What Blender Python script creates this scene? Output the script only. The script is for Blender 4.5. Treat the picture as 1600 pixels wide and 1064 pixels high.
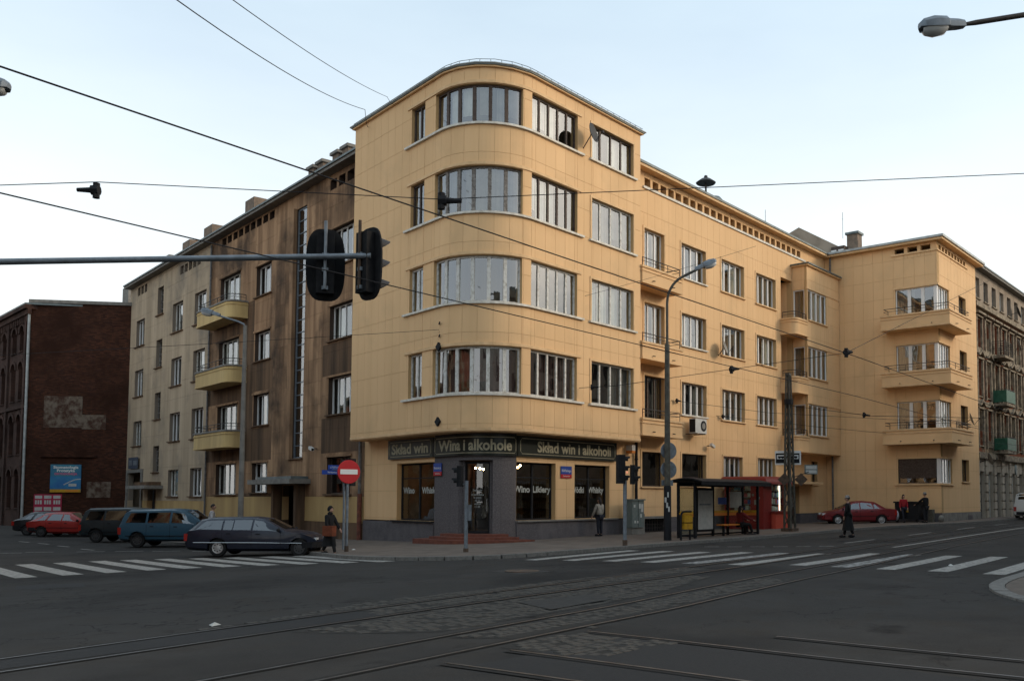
import bpy, bmesh, math, random
from mathutils import Vector, Matrix
random.seed(7)
R = math.radians
scene = bpy.context.scene
for o in list(bpy.data.objects): bpy.data.objects.remove(o)
COL = scene.collection

# ------------------------------------------------------------------ camera, sky, sun, exposure
FPX, PX, PY, TH, RO, YAW, LA = 1442.986, 958.084, 693.151, 0.0586621, 0.00139528, 0.650079, 1.388599
fw = Vector((math.cos(TH)*math.cos(YAW), math.cos(TH)*math.sin(YAW), math.sin(TH)))
rt0 = Vector((math.sin(YAW), -math.cos(YAW), 0)); up0 = rt0.cross(fw)
rt = math.cos(RO)*rt0 + math.sin(RO)*up0; upv = -math.sin(RO)*rt0 + math.cos(RO)*up0
EYE = Vector((0, 0, 1.72))
cam_d = bpy.data.cameras.new('camera'); cam = bpy.data.objects.new('camera', cam_d); COL.objects.link(cam)
cam.matrix_world = Matrix(((rt.x, upv.x, -fw.x, 0), (rt.y, upv.y, -fw.y, 0), (rt.z, upv.z, -fw.z, EYE.z), (0, 0, 0, 1)))
cam_d.sensor_width = 36; cam_d.lens = 36*FPX/1600
cam_d.shift_x = -(PX-800)/1600; cam_d.shift_y = (PY-532)/1600
cam_d.clip_start = 0.1; cam_d.clip_end = 3000
scene.camera = cam

SUN_AZ, SUN_EL = R(-52), R(21)        # azimuth from +x, counter-clockwise
VEIL = 5.2
w = bpy.data.worlds.new('World'); scene.world = w; w.use_nodes = True
nt = w.node_tree; bgn = nt.nodes['Background']
sky = nt.nodes.new('ShaderNodeTexSky'); sky.sky_type = 'NISHITA'; sky.sun_disc = False
sky.sun_elevation = SUN_EL; sky.sun_rotation = R(90)-SUN_AZ
sky.air_density = 1.0; sky.dust_density = 3.0; sky.ozone_density = 1.0; sky.altitude = 200
# thin high cloud: a pale veil over the clear sky, denser towards the horizon all the way round
tc0 = nt.nodes.new('ShaderNodeTexCoord'); sx = nt.nodes.new('ShaderNodeSeparateXYZ'); nt.links.new(tc0.outputs['Generated'], sx.inputs[0])
mr = nt.nodes.new('ShaderNodeMapRange'); mr.inputs[1].default_value = 0.0; mr.inputs[2].default_value = 0.62; mr.inputs[3].default_value = 0.97; mr.inputs[4].default_value = 0.62
nt.links.new(sx.outputs[2], mr.inputs[0])
cmap = nt.nodes.new('ShaderNodeMapping'); cmap.inputs['Scale'].default_value = (1.2, 1.2, 4.0); nt.links.new(tc0.outputs['Generated'], cmap.inputs[0])
cn0 = nt.nodes.new('ShaderNodeTexNoise'); cn0.inputs['Scale'].default_value = 1.8; cn0.inputs['Detail'].default_value = 5; nt.links.new(cmap.outputs[0], cn0.inputs['Vector'])
cm = nt.nodes.new('ShaderNodeMath'); cm.operation = 'MULTIPLY_ADD'; cm.inputs[1].default_value = 0.5; nt.links.new(cn0.outputs[0], cm.inputs[0])
cm2 = nt.nodes.new('ShaderNodeMath'); cm2.operation = 'SUBTRACT'; cm2.inputs[1].default_value = 0.25; nt.links.new(mr.outputs[0], cm2.inputs[0]); nt.links.new(cm2.outputs[0], cm.inputs[2]); cm.use_clamp = True
mxs = nt.nodes.new('ShaderNodeMix'); mxs.data_type = 'RGBA'; nt.links.new(cm.outputs[0], mxs.inputs[0]); nt.links.new(sky.outputs[0], mxs.inputs[6])
vc = nt.nodes.new('ShaderNodeMix'); vc.data_type = 'RGBA'; vf = nt.nodes.new('ShaderNodeMapRange'); vf.inputs[1].default_value = 0.05; vf.inputs[2].default_value = 0.5
nt.links.new(sx.outputs[2], vf.inputs[0]); nt.links.new(vf.outputs[0], vc.inputs[0])
vc.inputs[6].default_value = (VEIL*1.0, VEIL*0.975, VEIL*0.93, 1); vc.inputs[7].default_value = (VEIL*0.655, VEIL*0.79, VEIL*0.86, 1); nt.links.new(vc.outputs[2], mxs.inputs[7])
nt.links.new(mxs.outputs[2], bgn.inputs[0]); bgn.inputs[1].default_value = 0.15
sun_d = bpy.data.lights.new('sun', 'SUN'); sun_d.energy = 0.85; sun_d.angle = R(12); sun_d.color = (1.0, 0.82, 0.62)
sun = bpy.data.objects.new('sun', sun_d); COL.objects.link(sun)
sdir = Vector((math.cos(SUN_EL)*math.cos(SUN_AZ), math.cos(SUN_EL)*math.sin(SUN_AZ), math.sin(SUN_EL)))
sun.rotation_euler = sdir.to_track_quat('Z', 'Y').to_euler(); sun.location = (0, -20, 60)
vs = scene.view_settings; vs.view_transform = 'Standard'; vs.look = 'None'; vs.gamma = 1.0
vs.use_curve_mapping = False; vs.exposure = 0.76
scene.render.engine = 'CYCLES'

# ------------------------------------------------------------------ helpers
def zg(x, y):                       # height of the ground: the side street falls away, the main street climbs a little
    s = x*rt0.x + y*rt0.y; t = max(0, 2-s); q = max(0, s-3)
    return -0.5*(1-math.exp(-(t/14)**2)) + 0.3*(1-math.exp(-(q/14)**2))

def tag(o, label=None, cat=None, group=None, kind=None):
    if label: o['label'] = label
    if cat: o['category'] = cat
    if group: o['group'] = group
    if kind: o['kind'] = kind
    return o
def empty(name, loc=(0, 0, 0), rz=0, label=None, cat=None, group=None, kind=None, parent=None):
    o = bpy.data.objects.new(name, None); COL.objects.link(o); o.location = loc; o.rotation_euler = (0, 0, rz)
    o.empty_display_size = 0.3
    if parent: o.parent = parent
    return tag(o, label, cat, group, kind)
def copy_tree(o, parent=None):
    c = o.copy(); COL.objects.link(c)
    if parent is not None: c.parent = parent; c.matrix_parent_inverse = o.matrix_parent_inverse.copy()
    for ch in o.children: copy_tree(ch, c)
    return c

class MB:
    def __init__(s): s.v = []; s.f = []
    def add(s, vs, fs):
        n = len(s.v); s.v += [tuple(p) for p in vs]; s.f += [tuple(i+n for i in f) for f in fs]; return s
    def box(s, x0, x1, y0, y1, z0, z1, M=None):
        P = [(x, y, z) for z in (z0, z1) for x, y in ((x0, y0), (x1, y0), (x1, y1), (x0, y1))]
        if M is not None: P = [M @ Vector(p) for p in P]
        return s.add(P, [(3, 2, 1, 0), (4, 5, 6, 7), (0, 1, 5, 4), (1, 2, 6, 5), (2, 3, 7, 6), (3, 0, 4, 7)])
    def prism(s, poly, z0, z1, M=None):
        n = len(poly)
        a = sum(poly[i][0]*poly[(i+1) % n][1]-poly[(i+1) % n][0]*poly[i][1] for i in range(n))
        if a < 0: poly = poly[::-1]
        P = [(p[0], p[1], z0) for p in poly]+[(p[0], p[1], z1) for p in poly]
        if M is not None: P = [M @ Vector(p) for p in P]
        return s.add(P, [tuple(range(n))[::-1], tuple(range(n, 2*n))]+[(i, (i+1) % n, n+(i+1) % n, n+i) for i in range(n)])
    def tube(s, pts, r, n=8, caps=True):
        pts = [Vector(p) for p in pts]; rs = r if isinstance(r, (list, tuple)) else [r]*len(pts)
        rings = []; prev = None
        for i, p in enumerate(pts):
            t = (pts[min(i+1, len(pts)-1)]-pts[max(i-1, 0)]).normalized()
            if prev is None:
                a = Vector((0, 0, 1)) if abs(t.z) < 0.9 else Vector((1, 0, 0)); prev = t.cross(a).normalized()
            x = (prev-t*prev.dot(t)).normalized(); y = t.cross(x); prev = x
            rings.append([p+(x*math.cos(2*math.pi*k/n)+y*math.sin(2*math.pi*k/n))*rs[i] for k in range(n)])
        V = [q for rg in rings for q in rg]; F = []
        for i in range(len(pts)-1):
            for k in range(n): F.append((i*n+k, i*n+(k+1) % n, (i+1)*n+(k+1) % n, (i+1)*n+k))
        if caps: F += [tuple(range(n))[::-1], tuple(range(len(V)-n, len(V)))]
        return s.add(V, F)
    def lathe(s, prof, n=20, M=None):          # prof: (r, z)
        V = []; F = []
        for r, z in prof:
            V += [Vector((r*math.cos(2*math.pi*k/n), r*math.sin(2*math.pi*k/n), z)) for k in range(n)]
        if M is not None: V = [M @ v for v in V]
        for i in range(len(prof)-1):
            for k in range(n): F.append((i*n+k, i*n+(k+1) % n, (i+1)*n+(k+1) % n, (i+1)*n+k))
        F += [tuple(range(n))[::-1], tuple(range(len(V)-n, len(V)))]
        return s.add(V, F)
    def ball(s, c, r, n=10, m=7):
        V = []; F = []
        rx, ry, rz = r if isinstance(r, (tuple, list)) else (r, r, r)
        for i in range(m+1):
            a = math.pi*i/m
            for k in range(n):
                b = 2*math.pi*k/n
                V.append((c[0]+rx*math.sin(a)*math.cos(b), c[1]+ry*math.sin(a)*math.sin(b), c[2]+rz*math.cos(a)))
        for i in range(m):
            for k in range(n): F.append((i*n+k, (i+1)*n+k, (i+1)*n+(k+1) % n, i*n+(k+1) % n))
        return s.add(V, F)
    def grid(s, fn, nu, nv):
        V = [fn(i/nu, j/nv) for j in range(nv+1) for i in range(nu+1)]
        F = [(j*(nu+1)+i, j*(nu+1)+i+1, (j+1)*(nu+1)+i+1, (j+1)*(nu+1)+i) for j in range(nv) for i in range(nu)]
        return s.add(V, F)
    def build(s, name, mat, parent=None, smooth=False, label=None, cat=None, group=None, kind=None):
        me = bpy.data.meshes.new(name); me.from_pydata(s.v, [], s.f); me.update()
        me.materials.append(mat)
        return link(name, me, parent, smooth, label, cat, group, kind)
def link(name, me, parent=None, smooth=False, label=None, cat=None, group=None, kind=None):
    if smooth:
        me.shade_smooth()
        try: me.set_sharp_from_angle(angle=R(smooth if smooth is not True else 40))
        except Exception: pass
    o = bpy.data.objects.new(name, me); COL.objects.link(o)
    if parent is not None:
        o.parent = parent
        if parent.get('_world'): o.matrix_parent_inverse = Matrix.Translation(-Vector(parent['_world']))
        if '_w' in parent: o['_w'] = 1
    return tag(o, label, cat, group, kind)
def world_empty(name, loc, **k):                 # an Empty whose children are written in world coordinates
    o = empty(name, loc, **k); o['_world'] = tuple(loc); return o
def rz_m(a, loc=(0, 0, 0)): return Matrix.Translation(loc) @ Matrix.Rotation(a, 4, 'Z')

# ------------------------------------------------------------------ materials
def nodes(name):
    m = bpy.data.materials.new(name); m.use_nodes = True
    return m, m.node_tree, m.node_tree.nodes['Principled BSDF']
def mat(name, c, c2=None, rough=0.8, scale=3.0, spec=0.3, metal=0.0, bump=0.0, bscale=60, streak=False, lo=0.35, hi=0.65, c3=None, s3=0.6, lo3=0.5, hi3=0.7, detail=6, tone=0.0):
    m, t, b = nodes(name)
    b.inputs['Roughness'].default_value = rough; b.inputs['Metallic'].default_value = metal
    b.inputs['Specular IOR Level'].default_value = spec
    geo = t.nodes.new('ShaderNodeNewGeometry')
    def noise(sc, sv=None, det=detail):
        n = t.nodes.new('ShaderNodeTexNoise'); n.inputs['Scale'].default_value = sc; n.inputs['Detail'].default_value = det
        n.inputs['Roughness'].default_value = 0.6
        src = geo.outputs['Position']
        if sv:
            mp = t.nodes.new('ShaderNodeMapping'); mp.inputs['Scale'].default_value = sv; t.links.new(src, mp.inputs[0]); src = mp.outputs[0]
        t.links.new(src, n.inputs['Vector']); return n.outputs[0]
    def ramp(sock, a, bb):
        r = t.nodes.new('ShaderNodeMapRange'); r.inputs[1].default_value = a; r.inputs[2].default_value = bb
        t.links.new(sock, r.inputs[0]); return r.outputs[0]
    def mix(fac, A, B):
        x = t.nodes.new('ShaderNodeMix'); x.data_type = 'RGBA'; t.links.new(fac, x.inputs[0])
        for s, i in ((A, 6), (B, 7)):
            if isinstance(s, (tuple, list)): x.inputs[i].default_value = (*s, 1)
            else: t.links.new(s, x.inputs[i])
        return x.outputs[2]
    if c2 is None: b.inputs['Base Color'].default_value = (*c, 1)
    else:
        f = ramp(noise(scale, (1, 1, 0.09) if streak else None), lo, hi)
        out = mix(f, c, c2)
        if c3 is not None: out = mix(ramp(noise(s3), lo3, hi3), out, c3)
        t.links.new(out, b.inputs['Base Color'])
    if tone and c2 is not None:
        oi = t.nodes.new('ShaderNodeObjectInfo'); r = t.nodes.new('ShaderNodeMapRange'); r.inputs[3].default_value = 1-tone; r.inputs[4].default_value = 1+tone*.6
        t.links.new(oi.outputs['Random'], r.inputs[0]); mm = t.nodes.new('ShaderNodeVectorMath'); mm.operation = 'SCALE'; t.links.new(out, mm.inputs[0]); t.links.new(r.outputs[0], mm.inputs['Scale']); t.links.new(mm.outputs[0], b.inputs['Base Color'])
    if bump > 0:
        bn = t.nodes.new('ShaderNodeBump'); bn.inputs['Strength'].default_value = bump; bn.inputs['Distance'].default_value = 0.01
        t.links.new(noise(bscale), bn.inputs['Height']); t.links.new(bn.outputs[0], b.inputs['Normal'])
    return m
def glass(name, ior=1.9, tint=(0.75, 0.8, 0.78), rough=0.01):
    m = bpy.data.materials.new(name); m.use_nodes = True; t = m.node_tree
    t.nodes.remove(t.nodes['Principled BSDF']); out = t.nodes['Material Output']
    tr = t.nodes.new('ShaderNodeBsdfTransparent'); tr.inputs[0].default_value = (*tint, 1)
    gl = t.nodes.new('ShaderNodeBsdfGlossy'); gl.inputs['Roughness'].default_value = rough
    gl.inputs[0].default_value = (0.95, 0.97, 1, 1)
    geo = t.nodes.new('ShaderNodeNewGeometry')           # Schlick reflectance, the same from both faces of the pane
    R0 = ((ior-1)/(ior+1))**2
    def mth(op, x, y=None):
        q = t.nodes.new('ShaderNodeMath'); q.operation = op
        for i, v in enumerate((x, y)):
            if v is None: continue
            if isinstance(v, (int, float)): q.inputs[i].default_value = v
            else: t.links.new(v, q.inputs[i])
        return q.outputs[0]
    dp = t.nodes.new('ShaderNodeVectorMath'); dp.operation = 'DOT_PRODUCT'; t.links.new(geo.outputs['Incoming'], dp.inputs[0]); t.links.new(geo.outputs['Normal'], dp.inputs[1])
    fac = mth('ADD', mth('MULTIPLY', mth('POWER', mth('SUBTRACT', 1.0, mth('ABSOLUTE', dp.outputs['Value'])), 5.0), 1-R0), R0)
    n = t.nodes.new('ShaderNodeTexNoise'); n.inputs['Scale'].default_value = 1.3; n.inputs['Detail'].default_value = 1
    t.links.new(geo.outputs['Position'], n.inputs['Vector'])
    bp = t.nodes.new('ShaderNodeBump'); bp.inputs['Strength'].default_value = 0.25; bp.inputs['Distance'].default_value = 0.02
    t.links.new(n.outputs[0], bp.inputs['Height']); t.links.new(bp.outputs[0], gl.inputs['Normal'])
    mx = t.nodes.new('ShaderNodeMixShader'); t.links.new(fac, mx.inputs[0]); t.links.new(tr.outputs[0], mx.inputs[1]); t.links.new(gl.outputs[0], mx.inputs[2])
    t.links.new(mx.outputs[0], out.inputs[0]); return m
def emit(name, c, s):
    m, t, b = nodes(name); b.inputs['Emission Color'].default_value = (*c, 1); b.inputs['Emission Strength'].default_value = s
    b.inputs['Base Color'].default_value = (0.8, 0.7, 0.5, 1); return m
def brick_mat(name, c1, c2, mortar, rotz, patches=True):
    m, t, b = nodes(name); b.inputs['Roughness'].default_value = 0.9; b.inputs['Specular IOR Level'].default_value = 0.1
    geo = t.nodes.new('ShaderNodeNewGeometry'); mp = t.nodes.new('ShaderNodeMapping'); mp.inputs['Rotation'].default_value = (0, 0, rotz)
    t.links.new(geo.outputs['Position'], mp.inputs[0])
    sp = t.nodes.new('ShaderNodeSeparateXYZ'); cb = t.nodes.new('ShaderNodeCombineXYZ'); t.links.new(mp.outputs[0], sp.inputs[0])
    t.links.new(sp.outputs[0], cb.inputs[0]); t.links.new(sp.outputs[2], cb.inputs[1])
    br = t.nodes.new('ShaderNodeTexBrick'); t.links.new(cb.outputs[0], br.inputs['Vector'])
    br.inputs['Scale'].default_value = 1; br.inputs['Brick Width'].default_value = 0.27; br.inputs['Row Height'].default_value = 0.085
    br.inputs['Mortar Size'].default_value = 0.008; br.inputs['Color1'].default_value = (*c1, 1); br.inputs['Color2'].default_value = (*c2, 1)
    br.inputs['Mortar'].default_value = (*mortar, 1)
    n = t.nodes.new('ShaderNodeTexNoise'); n.inputs['Scale'].default_value = 0.35; n.inputs['Detail'].default_value = 8; n.inputs['Roughness'].default_value = 0.7
    t.links.new(geo.outputs['Position'], n.inputs['Vector'])
    r = t.nodes.new('ShaderNodeMapRange'); r.inputs[1].default_value = 0.42; r.inputs[2].default_value = 0.62; t.links.new(n.outputs[0], r.inputs[0])
    x = t.nodes.new('ShaderNodeMix'); x.data_type = 'RGBA'; t.links.new(r.outputs[0], x.inputs[0]); t.links.new(br.outputs[0], x.inputs[6]); x.inputs[7].default_value = (c1[0]*0.35, c1[1]*0.4, c1[2]*0.45, 1)
    t.links.new(x.outputs[2], b.inputs['Base Color'])
    bn = t.nodes.new('ShaderNodeBump'); bn.inputs['Strength'].default_value = 0.6; bn.inputs['Distance'].default_value = 0.02; t.links.new(br.outputs[1], bn.inputs['Height']); bn.invert = True
    t.links.new(bn.outputs[0], b.inputs['Normal']); return m

def asphalt_mat():
    m, t, b = nodes('asphalt'); b.inputs['Roughness'].default_value = 0.92; b.inputs['Specular IOR Level'].default_value = 0.15
    geo = t.nodes.new('ShaderNodeNewGeometry')
    def noise(sc, det=6):
        n = t.nodes.new('ShaderNodeTexNoise'); n.inputs['Scale'].default_value = sc; n.inputs['Detail'].default_value = det; n.inputs['Roughness'].default_value = 0.65
        t.links.new(geo.outputs['Position'], n.inputs['Vector']); return n.outputs[0]
    def rng(s, a, bb, c=0, d=1):
        r = t.nodes.new('ShaderNodeMapRange'); r.inputs[1].default_value = a; r.inputs[2].default_value = bb; r.inputs[3].default_value = c; r.inputs[4].default_value = d
        t.links.new(s, r.inputs[0]); return r.outputs[0]
    def mix(fac, A, B):
        x = t.nodes.new('ShaderNodeMix'); x.data_type = 'RGBA'; t.links.new(fac, x.inputs[0])
        for s, i in ((A, 6), (B, 7)):
            if isinstance(s, tuple): x.inputs[i].default_value = (*s, 1)
            else: t.links.new(s, x.inputs[i])
        return x.outputs[2]
    base = mix(rng(noise(0.35), 0.35, 0.65), (0.025, 0.024, 0.0235), (0.042, 0.0395, 0.0375))
    base = mix(rng(noise(40, 3), 0.35, 0.75), base, (0.046, 0.043, 0.039))
    base = mix(rng(noise(1.1, 8), 0.48, 0.72), base, (0.036, 0.031, 0.026))
    base = mix(rng(noise(0.12, 5), 0.5, 0.66), base, (0.015, 0.0145, 0.0142))
    base = mix(rng(noise(0.7, 7), 0.60, 0.72), base, (0.0085, 0.008, 0.0075))
    # cracks
    vo = t.nodes.new('ShaderNodeTexVoronoi'); vo.feature = 'DISTANCE_TO_EDGE'; vo.inputs['Scale'].default_value = 0.55
    dn = t.nodes.new('ShaderNodeTexNoise'); dn.inputs['Scale'].default_value = 1.6; dn.inputs['Detail'].default_value = 8; t.links.new(geo.outputs['Position'], dn.inputs['Vector'])
    va = t.nodes.new('ShaderNodeVectorMath'); va.operation = 'MULTIPLY_ADD'; t.links.new(dn.outputs[1], va.inputs[0]); va.inputs[1].default_value = (1.6, 1.6, 1.6); t.links.new(geo.outputs['Position'], va.inputs[2])
    t.links.new(va.outputs[0], vo.inputs['Vector'])
    cr = rng(vo.outputs['Distance'], 0.0, 0.016, 1, 0)
    ms = rng(noise(0.16, 2), 0.46, 0.54)
    mu = t.nodes.new('ShaderNodeMath'); mu.operation = 'MULTIPLY'; t.links.new(cr, mu.inputs[0]); t.links.new(ms, mu.inputs[1])
    base = mix(mu.outputs[0], base, (0.006, 0.0055, 0.005))
    # worn, oily band along the tracks
    sp = t.nodes.new('ShaderNodeSeparateXYZ'); t.links.new(geo.outputs['Position'], sp.inputs[0])
    t.links.new(base, b.inputs['Base Color'])
    bn = t.nodes.new('ShaderNodeBump'); bn.inputs['Strength'].default_value = 0.5; bn.inputs['Distance'].default_value = 0.01
    t.links.new(noise(55, 4), bn.inputs['Height']); t.links.new(bn.outputs[0], b.inputs['Normal']); return m

YEL = (0.765, 0.497, 0.262)
M = {}
M['yellow'] = mat('yellow_render', YEL, (0.68, 0.435, 0.222), 0.85, 0.9, 0.2, streak=True, bump=0.12, bscale=90, lo=0.4, hi=0.85, tone=0.05, c3=(0.60, 0.40, 0.215), s3=0.45, lo3=0.52, hi3=0.85)
M['yellow_joint'] = mat('yellow_joint', (0.50, 0.32, 0.15), None, 0.9)
M['yellow_trim'] = mat('yellow_trim', (0.75, 0.50, 0.27), (0.62, 0.405, 0.21), 0.8, 2.5)
M['white_sill'] = mat('white_sill', (0.72, 0.69, 0.62), (0.5, 0.46, 0.38), 0.6, 4)
M['balcony'] = mat('balcony_yellow', (0.62, 0.45, 0.20), (0.46, 0.32, 0.145), 0.85, 1.5, streak=True)
M['brown'] = mat('sooty_render', (0.40, 0.245, 0.14), (0.21, 0.123, 0.07), 0.9, 1.6, 0.1, streak=True, bump=0.3, bscale=40, lo=0.38, hi=0.62, c3=(0.075, 0.05, 0.035), s3=0.28, lo3=0.46, hi3=0.66, tone=0.16)
M['brown_joint'] = mat('sooty_joint', (0.06, 0.04, 0.03), None, 0.95)
M['soot'] = mat('black_soot_stain', (0.062, 0.043, 0.031), (0.19, 0.115, 0.068), 0.95, 1.2, 0.1, bump=0.3, streak=True)
M['grey'] = mat('grey_render', (0.47, 0.365, 0.255), (0.35, 0.27, 0.185), 0.9, 1.1, 0.1, streak=True, bump=0.3, bscale=40, lo=0.36, hi=0.64, c3=(0.22, 0.185, 0.145), s3=0.3, lo3=0.52, hi3=0.72)
M['grey_joint'] = mat('grey_joint', (0.2, 0.165, 0.13), None, 0.95)
M['band'] = mat('yellow_band', (0.50, 0.34, 0.14), (0.36, 0.23, 0.10), 0.85, 0.8, streak=True)
M['plinth'] = mat('violet_grey_plinth', (0.125, 0.112, 0.116), (0.085, 0.078, 0.082), 0.85, 2, 0.2, bump=0.4, bscale=45, c3=(0.15, 0.135, 0.138), s3=25)
M['pier'] = mat('violet_stucco', (0.155, 0.138, 0.138), (0.085, 0.075, 0.077), 0.9, 26, 0.2, bump=0.8, bscale=28)
M['dark'] = mat('dark_interior', (0.035, 0.03, 0.027), (0.055, 0.045, 0.04), 0.9, 0.7)  # near-black colour stands in for the unlit rooms behind the panes
M['shop_wall'] = mat('shop_wall', (0.13, 0.095, 0.06), (0.09, 0.065, 0.04), 0.8, 2)
M['slot_back'] = mat('attic_slot_back', (0.30, 0.15, 0.08), (0.22, 0.11, 0.06), 0.9, 3)
M['wood_dark'] = mat('dark_frame', (0.05, 0.032, 0.025), (0.09, 0.065, 0.05), 0.6, 9)
M['frame_white'] = mat('peeling_white_frame', (0.62, 0.61, 0.57), (0.36, 0.33, 0.28), 0.6, 7, lo=0.45, hi=0.7)
M['frame_grey'] = mat('peeling_grey_frame', (0.27, 0.25, 0.23), (0.10, 0.085, 0.07), 0.7, 8)
M['frame_new'] = mat('white_plastic_frame', (0.72, 0.71, 0.69), None, 0.4)
M['curtain'] = mat('white_curtain', (0.66, 0.625, 0.56), (0.50, 0.47, 0.42), 0.9, 2)
M['curtain_red'] = mat('dull_red_curtain', (0.14, 0.07, 0.06), (0.09, 0.045, 0.04), 0.9, 2)
M['curtain_dim'] = mat('grey_net_curtain', (0.20, 0.185, 0.165), (0.12, 0.11, 0.10), 0.9, 2)
M['glass'] = glass('window_glass', 2.7)
M['car_glass'] = glass('car_glass', 2.4, (0.22, 0.26, 0.27))
M['shop_glass'] = glass('shop_glass', 2.1, (0.7, 0.72, 0.7))
M['roof_metal'] = mat('roof_metal', (0.17, 0.20, 0.20), (0.10, 0.12, 0.12), 0.55, 2, 0.4, metal=0.3)
M['roof_pale'] = mat('pale_roof_metal', (0.42, 0.44, 0.43), (0.28, 0.30, 0.30), 0.5, 3, metal=0.3)
M['galv'] = mat('galvanised_steel', (0.20, 0.23, 0.26), (0.13, 0.15, 0.17), 0.5, 6, 0.5, metal=0.35)
M['pipe'] = mat('grey_downpipe', (0.17, 0.17, 0.17), (0.09, 0.085, 0.08), 0.6, 5)
M['pipe_red'] = mat('red_brown_pipe', (0.20, 0.065, 0.04), (0.10, 0.04, 0.03), 0.7, 5)
M['black'] = mat('black_paint', (0.010, 0.010, 0.012), (0.018, 0.018, 0.019), 0.65, 8, spec=0.12)
M['blackm'] = mat('black_matt', (0.010, 0.010, 0.012), None, 0.8)
M['iron'] = mat('dark_iron', (0.03, 0.028, 0.028), (0.05, 0.04, 0.035), 0.6, 10)
M['pole'] = mat('weathered_pole', (0.10, 0.095, 0.075), (0.05, 0.045, 0.038), 0.7, 5)
M['rust'] = mat('rusty_steel', (0.12, 0.075, 0.05), (0.05, 0.038, 0.03), 0.8, 6)
M['rail'] = mat('worn_rail_steel', (0.10, 0.095, 0.09), (0.045, 0.038, 0.034), 0.42, 5, 0.5, metal=0.6)
M['groove'] = mat('rail_groove_dark', (0.012, 0.011, 0.010), None, 0.95)
M['asphalt'] = asphalt_mat()
M['patch'] = mat('asphalt_patch', (0.013, 0.013, 0.014), (0.02, 0.02, 0.02), 0.9, 20, bump=0.3)
M['patch_pale'] = mat('pale_patch', (0.044, 0.041, 0.037), (0.028, 0.026, 0.024), 0.9, 8, bump=0.4)
M['paint'] = mat('road_paint', (0.34, 0.325, 0.295), (0.12, 0.114, 0.105), 0.75, 11, lo=0.40, hi=0.68)
M['paint_worn'] = mat('worn_road_paint', (0.32, 0.31, 0.29), (0.075, 0.073, 0.07), 0.8, 6, lo=0.4, hi=0.6)
M['pavement'] = mat('pavement_slabs', (0.155, 0.122, 0.098), (0.10, 0.08, 0.066), 0.9, 1.2, bump=0.4, bscale=12)
M['kerb'] = mat('kerb_granite', (0.19, 0.18, 0.165), (0.12, 0.115, 0.105), 0.85, 10, bump=0.3)
M['sett'] = mat('granite_sett', (0.062, 0.054, 0.044), (0.030, 0.027, 0.023), 0.75, 9, bump=0.4, bscale=50)
M['sett_bed'] = mat('sett_bed', (0.014, 0.013, 0.0115), (0.024, 0.022, 0.019), 0.95, 12)
M['redbrick'] = mat('red_step', (0.19, 0.065, 0.04), (0.12, 0.042, 0.03), 0.85, 5, bump=0.3)
M['sign_black'] = mat('sign_black_green', (0.014, 0.018, 0.014), None, 0.35)
M['sign_gold'] = mat('sign_pale_gold', (0.40, 0.365, 0.25), (0.27, 0.245, 0.17), 0.6, 8)
M['sign_white'] = mat('white_lettering', (0.36, 0.37, 0.34), None, 0.6)
M['red'] = mat('sign_red', (0.42, 0.015, 0.02), None, 0.45)
M['white'] = mat('sign_white_paint', (0.68, 0.68, 0.66), None, 0.5)
M['blue'] = mat('plate_blue', (0.02, 0.06, 0.30), None, 0.45)
M['dull_blue'] = mat('dull_blue_board', (0.035, 0.05, 0.085), (0.07, 0.08, 0.10), 0.6, 3)
M['teal'] = mat('billboard_teal', (0.05, 0.22, 0.27), (0.03, 0.13, 0.26), 0.5, 0.8)
M['billblue'] = mat('billboard_blue', (0.03, 0.13, 0.33), (0.04, 0.2, 0.36), 0.5, 1.5)
M['pink'] = mat('billboard_pink', (0.55, 0.12, 0.22), None, 0.6)
M['orange'] = mat('orange_paint', (0.62, 0.20, 0.03), None, 0.5)
M['yellowp'] = mat('bin_yellow', (0.55, 0.30, 0.02), (0.40, 0.21, 0.02), 0.5, 8)
M['poster'] = mat('red_poster', (0.40, 0.03, 0.07), (0.30, 0.02, 0.05), 0.7, 4)
M['paper'] = mat('pale_paper', (0.50, 0.50, 0.47), (0.40, 0.40, 0.38), 0.8, 5)
M['kiosk'] = mat('kiosk_red', (0.20, 0.017, 0.015), (0.15, 0.014, 0.012), 0.45, 3)
M['kiosk_or'] = mat('kiosk_orange_red', (0.48, 0.07, 0.04), None, 0.5)
M['cab'] = mat('green_grey_cabinet', (0.11, 0.14, 0.13), (0.15, 0.17, 0.16), 0.6, 6)
M['concrete'] = mat('concrete', (0.24, 0.225, 0.20), (0.16, 0.15, 0.135), 0.9, 3, bump=0.3)
M['chimney'] = mat('chimney_render', (0.23, 0.165, 0.12), (0.14, 0.11, 0.085), 0.9, 3, bump=0.3)
M['tyre'] = mat('tyre', (0.013, 0.013, 0.013), None, 0.85)
M['rim'] = mat('silver_rim', (0.42, 0.42, 0.42), None, 0.35, metal=0.5, spec=0.5)
M['rim_dark'] = mat('dark_rim', (0.05, 0.05, 0.05), None, 0.5)
M['chrome'] = mat('chrome_strip', (0.5, 0.5, 0.5), None, 0.25, metal=0.9)
M['lamp_clear'] = mat('clear_lamp', (0.6, 0.62, 0.62), None, 0.15, spec=0.7)
M['lamp_red'] = mat('red_lamp', (0.30, 0.015, 0.012), None, 0.25, spec=0.6)
M['skin'] = mat('skin', (0.42, 0.25, 0.18), None, 0.6)
M['hair'] = mat('dark_hair', (0.018, 0.012, 0.010), None, 0.6)
M['ac'] = mat('white_metal', (0.60, 0.59, 0.56), (0.5, 0.49, 0.46), 0.45, 4)
M['dish'] = mat('dish_grey', (0.22, 0.21, 0.19), None, 0.6)
M['dish_dark'] = mat('dish_dark', (0.03, 0.03, 0.03), None, 0.6)
M['bulb'] = emit('warm_bulb', (1.0, 0.62, 0.25), 35)
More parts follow.
